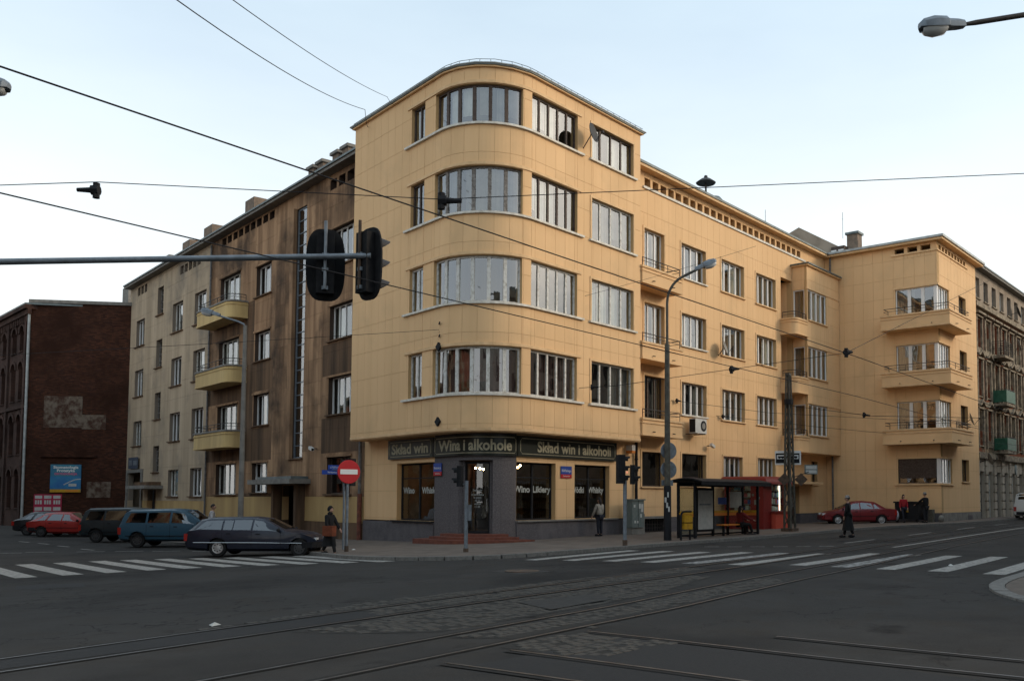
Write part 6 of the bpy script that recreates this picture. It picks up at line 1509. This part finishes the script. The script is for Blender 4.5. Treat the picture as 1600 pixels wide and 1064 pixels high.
k = MB(); k.box(kx1-.62, kx1-.56, ky0+.06, ky0+.1, kz+.95, kz+2.25); k.build('light_tube', M['strip'], kk)
k = MB(); k.ball((kx1-.1, ky0-.3, kz+2.25), .08, 8, 6); k.build('spotlight', M['lamp_clear'], kk)
for y, z, w_, h in ((ky0+.35, 1.25, .18, .26), (ky0+.2, 1.55, .12, .1), (ky0+.55, 1.7, .12, .12)):
    k = MB(); k.box(kx0-.006, kx0-.001, y, y+w_, kz+z, kz+z+h); k.build('notice', M['concrete'], kk)
# switch cabinet
cb_ = empty('switch_cabinet', at_g(34.0, 24.6, .1), 0, label='green-grey electrical cabinet covered in stickers, by the right end of the shop wall', cat='cabinet')
MB().box(-.55, .35, -.25, .2, .3, 1.52).build('cabinet', M['cab'], cb_); MB().box(-.5, .3, -.2, .18, -.05, .299).build('base', M['concrete'], cb_)
MB().box(-.6, .4, -.3, .24, 1.521, 1.58).build('lid', M['cab'], cb_)
k = MB(); k.box(-.11, -.1, -.262, -.251, .32, 1.5); k.build('door_gap', M['blackm'], cb_)
for x, z, w_, h in ((-.05, 1.15, .14, .22), (.12, 1.0, .16, .36), (.05, .75, .12, .16), (-.4, .5, .1, .12), (-.2, .5, .12, .1), (-.45, 1.2, .12, .12)): MB().box(x, x+w_, -.257, -.251, z, z+h).build('sticker', M['paper'], cb_)
MB().box(.42, .62, -.1, .15, -.05, .9).build('side_post', M['concrete'], cb_)
# dumpster and clutter by the block
dp = empty('dumpster', at_g(55.0, 19.5), R(-90), label='black wheeled dumpster with a small yellow mark, against the projecting block', cat='dumpster')
MB().prism([(-.7, -.45), (.7, -.45), (.75, .45), (-.75, .45)], .18, 1.15).build('bin', M['blackm'], dp); MB().box(-.78, .78, -.5, .5, 1.151, 1.24).build('lid', M['black'], dp)
MB().box(-.13, .13, -.475, -.455, .6, .86).build('mark', M['yellowp'], dp)
for sx in (-.6, .6): MB().lathe([(.02, -.04), (.09, -.04), (.09, .04), (.02, .04)], 10, Matrix.Translation((sx, -.35, .09)) @ Matrix.Rotation(R(90), 4, 'X')).build('wheel', M['tyre'], dp)
for i, (x, y, h, m_, lb_) in enumerate(((55.3, 18.35, .75, 'pole', 'brown cardboard box standing between the dumpster and the corner'), (55.5, 17.75, .55, 'concrete', 'pale rubbish bag on the pavement by the block corner'))):
    k = MB(); (k.box(-.22, .22, -.22, .22, 0, h) if i == 0 else k.ball((0, 0, .2), (.18, .18, .22), 10, 8)); o = tag(k.build('cardboard_box' if i == 0 else 'rubbish_bag', M[m_], smooth=bool(i)), lb_, 'box' if i == 0 else 'bag'); o.location = at_g(x, y)
# AC unit, cameras, wall lamps, dishes, anchors
ac = world_empty('air_conditioner', (39.9, 24.9, 5.1), label='white air conditioner outdoor unit under the first-floor window right of the balcony', cat='air conditioner')
MB().box(39.2, 40.25, 24.62, 25.0, 4.98, 5.72).build('case', M['ac'], ac)
MB().lathe([(.01, 0), (.27, 0), (.27, .012), (.01, .012)], 24, Matrix.Translation((39.95, 24.62, 5.36)) @ Matrix.Rotation(R(90), 4, 'X')).build('fan_grille', M['blackm'], ac)
MB().lathe([(.02, .013), (.16, .013), (.16, .022), (.02, .022)], 20, Matrix.Translation((39.95, 24.62, 5.36)) @ Matrix.Rotation(R(90), 4, 'X')).build('fan', M['dish'], ac)
MB().box(39.19, 39.198, 24.64, 24.98, 5.02, 5.68).build('side_grille', M['blackm'], ac)
for x in (39.35, 40.1): MB().box(x-.02, x+.02, 24.6, 25.3, 4.93, 4.978).build('bracket', M['iron'], ac)
def small(name, label, cat, c, parts):
    e = world_empty(name, c, label=label, cat=cat)
    for nm, mb, m_ in parts: mb.build(nm, M[m_], e)
def camera_at(c, nrm, tv, label):
    c = Vector(c); n_ = Vector(nrm); t_ = Vector(tv)
    body = MB(); Q = Matrix(((t_.x, n_.x, 0, c.x), (t_.y, n_.y, 0, c.y), (0, 0, 1, c.z), (0, 0, 0, 1))) @ Matrix.Rotation(R(20), 4, 'Y')
    body.box(-.16, .18, .22, .38, -.07, .07, Q); ar = MB(); ar.tube([c, c+n_*.3], .03, 6); ln_ = MB(); ln_.box(.181, .19, .25, .35, -.05, .05, Q)
    small('security_camera', label, 'camera', c, (('housing', body, 'ac'), ('bracket', ar, 'iron'), ('lens', ln_, 'blackm')))
camera_at((41.4, 25.28, 4.45), (0, -1, 0), (1, 0, 0), 'white security camera on the yellow wing above the ground-floor windows')
q = LB.P(-15.6, 0.02, 4.15); camera_at(q, (-nI.x, -nI.y, 0), (-dL.x, -dL.y, 0), 'white security camera on the sooty wall above the entrance canopy')
al = MB(); al.box(34.25, 34.5, 24.95, 25.28, 3.9, 4.15); al2 = MB(); al2.box(34.25, 34.5, 24.95, 25.28, 3.78, 3.899)
small('alarm_box', 'small white and red alarm box on the wall right of the long shop sign', 'alarm box', (34.4, 25.1, 3.9), (('case', al, 'ac'), ('lamp', al2, 'orange')))
def dish(c, aim, r, m_, label, wallp):
    c = Vector(c); d = Vector(aim).normalized(); y = Vector((0, 0, 1)).cross(d).normalized(); z = d.cross(y)
    Q = Matrix(((y.x, z.x, d.x, c.x), (y.y, z.y, d.y, c.y), (y.z, z.z, d.z, c.z), (0, 0, 0, 1)))
    b = MB(); b.lathe([(.01, -.08), (r*.5, -.06), (r*.85, -.015), (r, .02), (r*.97, .03), (r*.5, -.04), (.01, -.06)], 24, Q)
    a = MB(); a.tube([Q @ Vector((0, -r*.95, .02)), Q @ Vector((0, -r*.3, r*1.0))], .014, 5); a.box(-.04, .04, -r*.3-.05, -r*.3+.05, r*.95, r*1.1, Q)
    ar = MB(); ar.tube([Vector(wallp), c-d*.06], .022, 6)
    e = world_empty('satellite_dish', c, label=label, cat='satellite dish', group='satellite dishes'); b.build('reflector', M[m_], e, smooth=True); a.build('feed_arm', M['iron'], e); ar.build('bracket', M['iron'], e)
dish((29.95, 23.85, 17.15), (.25, -.94, .2), .42, 'dish_dark', 'black satellite dish between the two top-floor windows of the tower', (29.95, 24.4, 16.6))
dish((42.55, 24.85, 9.75), (.3, -.9, .3), .40, 'dish', 'grey satellite dish at the lower left of a second-floor window on the yellow wing', (42.6, 25.3, 9.35))
dish((60.3, 17.25, 6.75), (.3, -.9, .3), .42, 'dish', 'grey satellite dish on the front balcony of the projecting block', (60.5, 17.95, 6.4))
dish((74.6, 17.7, 16.0), (.3, -.9, .3), .5, 'dish_dark', 'black satellite dish high on the grey top storey of the tenement', (74.4, 18.2, 15.8))
dish((71.2, 16.9, 12.9), (.3, -.9, .3), .5, 'dish', 'large grey satellite dish on the upper tenement balcony', (71.0, 17.2, 12.2))
dish((65.2, 17.5, 4.4), (.5, -.8, .3), .42, 'dish', 'brownish satellite dish over the ground floor at the tenement corner', (65.2, 18.2, 4.2))
om = world_empty('oval_sign', (68.5, 17.2, 3.6), label='pale oval hanging sign over the tenement ground floor', cat='sign')
MB().lathe([(.01, -.04), (.55, -.04), (.55, .04), (.01, .04)], 24, Matrix.Translation((69.4, 16.9, 3.75)) @ AX(.15) @ Matrix.Rotation(R(90), 4, 'X') @ Matrix.Scale(.62, 4, (0, 1, 0))).build('board', M['cab'], om)
MB().tube([(69.4, 18.2, 4.05), (69.4, 16.9, 4.08)], .02, 5).build('bracket', M['iron'], om)
for (u, z, lb_) in ((TW.L(3.55)+.6, 7.62, 'upper'), (TW.L(3.55)+.6, 4.68, 'lower')):
    c = TW.P(-2.05, .03, z); k = MB(); Q = Matrix.Translation(c) @ AX(math.atan2(-nI.y, -nI.x)) @ Matrix.Rotation(R(45), 4, 'X'); k.box(-.03, .05, -.13, .13, -.13, .13, Q)
    o = world_empty('wall_anchor', c, label='%s dark diamond wire anchor left of the rounded corner' % lb_, cat='wall anchor', group='wire anchors on the facade'); k.build('rosette', M['blackm'], o)
    if lb_ == 'upper':
        k = MB(); k.tube([c+Vector((0, 0, .4)), c+Vector((-.1, -.15, .45))], .03, 5); k.tube([c+Vector((0, 0, .9)), c+Vector((-.1, -.15, .95))], .03, 5); k.build('hooks', M['iron'], o)

# overhead wires
def wire(pts, r, label, ins=(), sag=0.0):
    pts = [Vector(p) for p in pts]; L = []
    for a, b in zip(pts, pts[1:]):
        n = 14
        for i in range(n): f = i/n; q = a+(b-a)*f; q.z -= sag*4*f*(1-f); L.append(q)
    L.append(pts[-1]); c = L[len(L)//2]
    e = world_empty('overhead_wire', c, label=label, cat='wire', group='overhead wires')
    MB().tube(L, r, 5).build('cable', M['blackm'], e)
    for q, d, s in ins:
        q = Vector(q); d = Vector(d).normalized(); k = MB()
        k.tube([q-d*s*.8, q-d*s*.2], [s*.09, s*.13], 8); k.tube([q-d*s*.2, q+d*s*.12], s*.22, 8); k.tube([q+Vector((0, 0, .3*s)), q-Vector((0, 0, .35*s))], s*.15, 8); k.build('insulator', M['blackm'], e)
wire([(-20, 8.3, 5.25), (2.8, 8.3, 5.17), (21, 8.6, 5.08), (45, 9.8, 5.1), (110, 12.5, 5.1)], .009, 'upper tram contact wire running from the left edge across the tower')
wire([(-20, 11.8, 5.25), (4, 11.8, 5.17), (30, 12.4, 5.2), (60, 14, 5.2), (110, 15.8, 5.2)], .010, 'lower tram contact wire running behind the signal heads')
wire([(4.0, 29, 8.6), (8.87, 20.83, 7.94+.6), (14.73, 16.35, 8.81), (26.5, 2.0, 9.9)], .011, 'thin span wire crossing the whole view with two black insulators', ins=(((8.87, 20.83, 8.36), (.65, -.75, 0), .5), ((14.73, 16.35, 8.78), (-.65, .75, 0), .6)))
wire([(7.2, 14.6, 9.9), (22.13, 29.0, 16.8), (26, 33.8, 18.6)], .011, 'lower thin wire rising from the top edge to the tower roof', sag=.25)
wire([(8.1, 14.4, 10.2), (22.64, 28.3, 17.3), (25.3, 31.0, 18.7)], .009, 'upper thin wire rising from the top edge to the tower roof', sag=.15)
wire([(29.74, 24.4, 6.31), (30.3, 22.9, 6.35), (37.69, 15.99, 8.0), (66.1, 17.5, 16.8)], .012, 'cable from the tower wall hook past two insulators up to the tenement roof', ins=(((29.95, 23.9, 6.33), (-1, 1, 0), .35), ((37.69, 15.99, 8.02), (-.7, .1, -.1), .6), ((33.9, 19.5, 7.15), (-.7, .3, -.1), .5)))
wire([(38.0, 25.28, 6.55), (45, 23.5, 6.35), (60, 17.9, 6.5), (90, 17.0, 6.6)], .011, 'thin stay wire from the first hook on the yellow wing to the right', ins=(((38.3, 25.15, 6.55), (-1, .2, 0), .35),))
wire([(42.35, 25.28, 6.1), (50, 22.5, 5.8), (75, 15.0, 5.4)], .011, 'thin stay wire from the second hook on the yellow wing to the right', ins=(((42.7, 25.1, 6.08), (-1, .2, 0), .35),))
wire([(40.6, 20.2, 6.2), (43.6, 17.2, 5.75), (47.5, 12.9, 5.7)], .013, 'bracket wire from the lattice pole over the tracks', ins=(((43.3, 17.5, 5.8), (-.6, .6, .1), .4),))
wire([tuple(TW.P(-2.05, .03, 8.3)), (-2, 38, 4.2)], .008, 'thin wire from the tower anchor down to the left', sag=.1)
wire([tuple(TW.P(-2.05, .03, 8.2)), (38, 20.5, 13.5)], .007, 'very thin wire from the tower anchor rising to the right', sag=.15)

# ------------------------------------------------------------------ PEOPLE
def skin_mesh(name, joints, edges, m, parent, lvl=2, root='pelvis'):
    me = bpy.data.meshes.new(name); ks = list(joints); idx = {k: i for i, k in enumerate(ks)}
    me.from_pydata([joints[k][0] for k in ks], [(idx[a], idx[b]) for a, b in edges], []); me.update()
    o = bpy.data.objects.new(name, me); COL.objects.link(o)
    o.modifiers.new('skin', 'SKIN'); sv = me.skin_vertices[0].data
    for k in ks:
        r = joints[k][1]; sv[idx[k]].radius = r if isinstance(r, tuple) else (r, r); sv[idx[k]].use_root = k == root
    sb = o.modifiers.new('sub', 'SUBSURF'); sb.levels = lvl; sb.render_levels = lvl
    res = baked(o); bpy.data.objects.remove(o); res.name = name; res.materials.clear(); res.materials.append(m)
    return link(name, res, parent, smooth=180)
def cloth(c, name, c2=None): return mat(name, c, c2 or tuple(x*.6 for x in c), .9, 6)
PM = {'black': cloth((.012, .012, .013), 'black_wool'), 'dark': cloth((.02, .02, .024), 'dark_cloth'), 'jean': cloth((.02, .022, .032), 'dark_trousers'), 'pale': cloth((.36, .33, .28), 'pale_jacket'), 'red': cloth((.38, .022, .03), 'red_jacket'), 'redcoat': cloth((.16, .018, .02), 'dark_red_jacket'), 'white': cloth((.55, .55, .56), 'white_top'), 'rust': cloth((.20, .055, .025), 'rust_cloth'), 'bag': cloth((.55, .56, .60), 'white_bag'), 'hat': cloth((.33, .31, .29), 'pale_cap')}
def person(label, loc, rot, h, pose='stand', top='dark', legs='jean', coat=0, hair='hair', hat=None, skirt=None, lean=0.0, stride=.0, arms=((.1, .0), (.1, .0)), head_yaw=0, longhair=False, scarf=False, group=None):
    s = h/1.70
    e = empty('person', loc, rot, label=label, cat='person'); e.scale = (s,)*3
    J = {}
    sit = pose == 'sit'; pz = .50 if sit else .92
    J['pelvis'] = ((0, 0, pz), (.145, .11)); J['waist'] = ((0, lean*.3, pz+.17), (.125, .095)); J['chest'] = ((0, lean*.7, pz+.38), (.155, .11)); J['neck'] = ((0, lean, pz+.53), .055); J['headb'] = ((0, lean+.01, pz+.60), .05)
    E = [('pelvis', 'waist'), ('waist', 'chest'), ('chest', 'neck'), ('neck', 'headb')]
    for sx, nm in ((-1, 'l'), (1, 'r')):
        k = stride*sx
        if sit:
            J['hip'+nm] = ((sx*.10, .02, pz-.02), .085); J['knee'+nm] = ((sx*.11, .45, pz-.02), .062); J['ank'+nm] = ((sx*.11, .50+.1*(nm == 'r'), .09), .042); J['toe'+nm] = ((sx*.11, .66+.1*(nm == 'r'), .04), .035)
        else:
            J['hip'+nm] = ((sx*.09, k*.05, .88), .09); J['knee'+nm] = ((sx*.095, k*.55+abs(k)*.15, .49), .06); J['ank'+nm] = ((sx*.095, k*1.05-.02, .09+max(0, -k)*.18), .042); J['toe'+nm] = ((sx*.105, k*1.05+.14, .04+max(0, -k)*.05), .034)
        fw_, out = arms[0 if sx < 0 else 1]
        sh = (sx*.185, lean*.9, pz+.46); el = (sx*(.23+out*.3), lean*.9+fw_*.5-.02, pz+.46-.28*math.cos(fw_)); hd = (sx*(.22+out*.2), el[1]+.24*math.sin(fw_*1.6+.15), el[2]-.24*math.cos(fw_*1.6+.15))
        J['sh'+nm] = (sh, .062); J['el'+nm] = (el, .043); J['wr'+nm] = (hd, .03)
        dv = (Vector(hd)-Vector(el)).normalized(); pm_ = Vector(hd)+dv*.07; J['palm'+nm] = (tuple(pm_), (.036, .02))
        E += [('pelvis', 'hip'+nm), ('hip'+nm, 'knee'+nm), ('knee'+nm, 'ank'+nm), ('ank'+nm, 'toe'+nm), ('chest', 'sh'+nm), ('sh'+nm, 'el'+nm), ('el'+nm, 'wr'+nm), ('wr'+nm, 'palm'+nm)]
        for q, (oy, ln_) in enumerate(((-.027, .055), (-.009, .07), (.009, .066), (.027, .05))):
            b = pm_+Vector((0, oy, 0))+dv*.02; t1 = b+dv*ln_*.6; t2 = t1+(dv+Vector((-sx*.5, .1, 0))).normalized()*ln_*.5
            J['f%d%s' % (q, nm)] = (tuple(t1), .009); J['g%d%s' % (q, nm)] = (tuple(t2), .008); E += [('palm'+nm, 'f%d%s' % (q, nm)), ('f%d%s' % (q, nm), 'g%d%s' % (q, nm))]
        th = Vector(hd)+dv*.03+Vector((0, .045, 0)); J['th'+nm] = (tuple(th), .010); J['ti'+nm] = (tuple(th+dv*.035), .009); E += [('wr'+nm, 'th'+nm), ('th'+nm, 'ti'+nm)]
    JB = {k: ((v[0], (tuple(q*.72 for q in v[1]) if isinstance(v[1], tuple) else v[1]*.72)) if k in ('pelvis', 'waist', 'chest', 'shl', 'shr', 'ell', 'elr', 'hipl', 'hipr', 'kneel', 'kneer', 'ankl', 'ankr', 'toel', 'toer') else v) for k, v in J.items()}
    b = skin_mesh('body', JB, E, M['skin'], e)
    hc = Vector((0, lean+.02, pz+.70))
    # head: skull, jaw, nose, ears as one mesh with the neck
    hm = MB(); V = []; n, m_ = 16, 12
    for i in range(m_+1):
        a = math.pi*i/m_
        for k in range(n):
            bb_ = 2*math.pi*k/n; x = .075*math.sin(a)*math.cos(bb_); y = .095*math.sin(a)*math.sin(bb_); z = .115*math.cos(a)
            if z < -.02: x *= 1+z*2.4; y = y*(1+z*1.2)+.012
            if y > .07 and abs(z+.012) < .03 and abs(x) < .02: y += .022
            V.append((x, y, z))
    F = [(i*n+k, (i+1)*n+k, (i+1)*n+(k+1) % n, i*n+(k+1) % n) for i in range(m_) for k in range(n)]
    Qh = Matrix.Translation(hc) @ AX(head_yaw)
    hm.add([Qh @ Vector(v) for v in V], F)
    for sx in (-1, 1):
        q = MB().ball((sx*.078, -.005, -.005), (.012, .022, .032), 8, 6); hm.add([Qh @ Vector(v) for v in q.v], q.f)
    hd_ = hm.build('head', M['skin'], e, smooth=180)
    for sx in (-1, 1): q = MB().ball((sx*.03, .088, .012), (.012, .006, .007), 8, 5); MB().add([Qh @ Vector(v) for v in q.v], q.f).build('eye', M['blackm'], hd_)
    q = MB().ball((0, .092, -.055), (.024, .008, .007), 8, 5); MB().add([Qh @ Vector(v) for v in q.v], q.f).build('mouth', M['kiosk'], hd_)
    # hair or scarf
    hr = MB(); V = []
    for i in range(9):
        a = R(118 if longhair or scarf else 100)*i/8
        for k in range(n):
            bb_ = 2*math.pi*k/n; fr = max(0, math.sin(bb_)); ae = a*(1-.45*fr); rr = 1.12 if not scarf else 1.22
            V.append(Qh @ Vector((.075*rr*math.sin(ae)*math.cos(bb_), -.006+.095*rr*math.sin(ae)*math.sin(bb_), .115*rr*math.cos(ae)+.006)))
    hr.add(V, [(i*n+k, (i+1)*n+k, (i+1)*n+(k+1) % n, i*n+(k+1) % n) for i in range(8) for k in range(n)])
    if longhair:
        q = MB().ball((0, -.075, -.10), (.085, .05, .16), 10, 8); hr.add([Qh @ Vector(v) for v in q.v], q.f)
    if scarf:
        q = MB().ball((0, -.01, -.14), (.10, .10, .07), 10, 8); hr.add([Qh @ Vector(v) for v in q.v], q.f)
    hr.build('headscarf' if scarf else 'hair', PM['black'] if scarf else M['hair'], e, smooth=180)
    if hat:
        k = MB().lathe([(.13, .03), (.135, .045), (.095, .05), (.09, .12), (.07, .14), (.01, .145)], 18, Qh); k.build('hat', PM[hat], e, smooth=True)
    # clothes
    g = .02
    up = {k: (J[k][0], tuple(x+g for x in J[k][1]) if isinstance(J[k][1], tuple) else J[k][1]+g) for k in ('pelvis', 'waist', 'chest', 'shl', 'ell', 'wrl', 'shr', 'elr', 'wrr')}
    nk = Vector(J['neck'][0]); up['collar'] = (tuple(nk-Vector((0, 0, .01))), .075)
    skin_mesh('jacket', up, [('pelvis', 'waist'), ('waist', 'chest'), ('chest', 'collar')]+[x for n_ in 'lr' for x in (('chest', 'sh'+n_), ('sh'+n_, 'el'+n_), ('el'+n_, 'wr'+n_))], PM[top], e)
    tr = {k: (J[k][0], tuple(x+g*.8 for x in J[k][1]) if isinstance(J[k][1], tuple) else J[k][1]+g*.8) for k in ('pelvis', 'hipl', 'kneel', 'ankl', 'hipr', 'kneer', 'ankr')}
    skin_mesh('trousers', tr, [('pelvis', 'hipl'), ('hipl', 'kneel'), ('kneel', 'ankl'), ('pelvis', 'hipr'), ('hipr', 'kneer'), ('kneer', 'ankr')], PM[legs], e)
    for n_ in 'lr':
        a, t = Vector(J['ank'+n_][0]), Vector(J['toe'+n_][0]); c = (a+t)/2-Vector((0, 0, .02)); MB().ball(c, (.056, .15, .06), 10, 8).build('shoe', M['blackm'], e, smooth=True)
    if skirt:
        z0, m2, w0, w1 = skirt; k = MB(); V = []; nn = 20; rows = 6
        for i in range(rows+1):
            f = i/rows; z = pz+.12+(z0-pz-.12)*f; rx_ = .165+(w0-.165)*f; ry_ = .125+(w1-.125)*f
            for q in range(nn):
                a = 2*math.pi*q/nn; wv = 1+.06*f*math.sin(a*5); V.append((rx_*wv*math.cos(a), lean*.2*(1-f)+ry_*wv*math.sin(a), z))
        k.add(V, [(i*nn+q, i*nn+(q+1) % nn, (i+1)*nn+(q+1) % nn, (i+1)*nn+q) for i in range(rows) for q in range(nn)]+[tuple(range(rows*nn, (rows+1)*nn))]); k.build('skirt' if m2 != top else 'coat_skirt', PM[m2], e, smooth=60)
    return e
# rot: figure faces local +y
face = lambda v: math.atan2(v[1], v[0])-math.pi/2
RT2, FW2 = (rt.x, rt.y), (fw.x, fw.y)
wl = person('woman in black headscarf and long skirt walking past the navy estate car', (19.28, 26.78, zg(19.28, 26.78)+.02), face(RT2)-.35, 1.62, top='black', legs='black', skirt=(.32, 'black', .24, .26), stride=.32, scarf=True, arms=((.3, .0), (.12, 0)))
hb_ = tag(MB().prism([(-.2, -.09), (.2, -.09), (.23, .09), (-.23, .09)], 0, .34).build('handbag', PM['rust']), 'rust-red cloth bag held in front of the woman with the headscarf', 'bag'); hb_.location = (19.28+rt.x*.06-fw.x*.26, 26.78+rt.y*.06-fw.y*.26, zg(19.28, 26.78)+.68); hb_.rotation_euler = (0, 0, face(RT2)+1.2)
person('woman in long black coat and hat crossing the tram street with her back turned', (37.33, 15.85, zg(37.33, 15.85)), face((-.2, 1)), 1.72, top='black', legs='black', skirt=(.30, 'black', .29, .25), stride=.2, hat='hat', arms=((.1, .05), (.1, .05)))
person('long-haired person in a pale jacket and dark trousers looking into the right shop window', (31.42, 24.62, zg(31.42, 24.62)+.1), face((.1, 1)), 1.62, top='pale', legs='jean', longhair=True, arms=((.25, .0), (.1, 0)))
rj = (54.35, 19.6); person('woman in a bright red jacket walking past the dumpster', (rj[0], rj[1], zg(*rj)+.1), face((-.75, -.6)), 1.62, top='red', legs='jean', stride=.3, longhair=True)
wb_ = tag(MB().ball((0, 0, .3), (.2, .15, .3), 12, 8).build('carrier_bag', PM['bag'], smooth=True), 'white carrier bag carried at the left of the woman in the red jacket', 'bag'); wb_.location = (rj[0]-rt.x*.42, rj[1]-rt.y*.42, zg(*rj)+.22)
mn = (54.2, 18.25); person('man in a dark jacket and pale cap standing beside the dumpster', (mn[0], mn[1], zg(*mn)+.1), face((.3, .8)), 1.72, top='black', legs='dark', hat='hat', arms=((.6, .1), (.1, .1)))
person('dark-haired person in a white top behind the roof of the navy estate car', (21.1, 37.7, zg(21.1, 37.7)+.1), face((.6, -.5)), 1.72, top='white', legs='jean', lean=.1)
person('person in a dark red jacket sitting on the bench of the bus shelter', (36.0, 20.3, sz(36.0, 20.3)-.02), face((.95, -.35)), 1.68, pose='sit', top='redcoat', legs='black', arms=((.7, 0), (.7, 0)), longhair=True)
# small litter
for x, y, lb_ in ((7.25, 12.75, 'crumpled white paper lying by the far rail'), (20.6, 27.2, 'scrap of pale litter by the no-entry pole'), (23.5, 7.3, 'tiny white scrap on the asphalt at the right')):
    k = MB().add([(-.07, -.05, .0), (.08, -.04, .01), (.06, .06, .03), (-.06, .05, .012), (0, 0, .05)], [(0, 1, 4), (1, 2, 4), (2, 3, 4), (3, 0, 4)]); o = tag(k.build('litter', M['paper']), lb_, 'litter'); o.location = (x, y, zg(x, y)+(.11 if y > 20 else .006))
for i, o in enumerate([o for o in COL.objects if o.name.startswith('light_bulb')]):
    o['label'] = ['leftmost bulb of the trio glowing behind the left shop window', 'middle bulb of the trio glowing behind the left shop window', 'right bulb of the trio glowing behind the left shop window', 'leftmost bulb of the trio glowing behind the shop door', 'middle bulb of the trio glowing behind the shop door', 'right bulb of the trio glowing behind the shop door', 'left bulb of the pair glowing in the first right shop window', 'right bulb of the pair glowing in the first right shop window'][i]
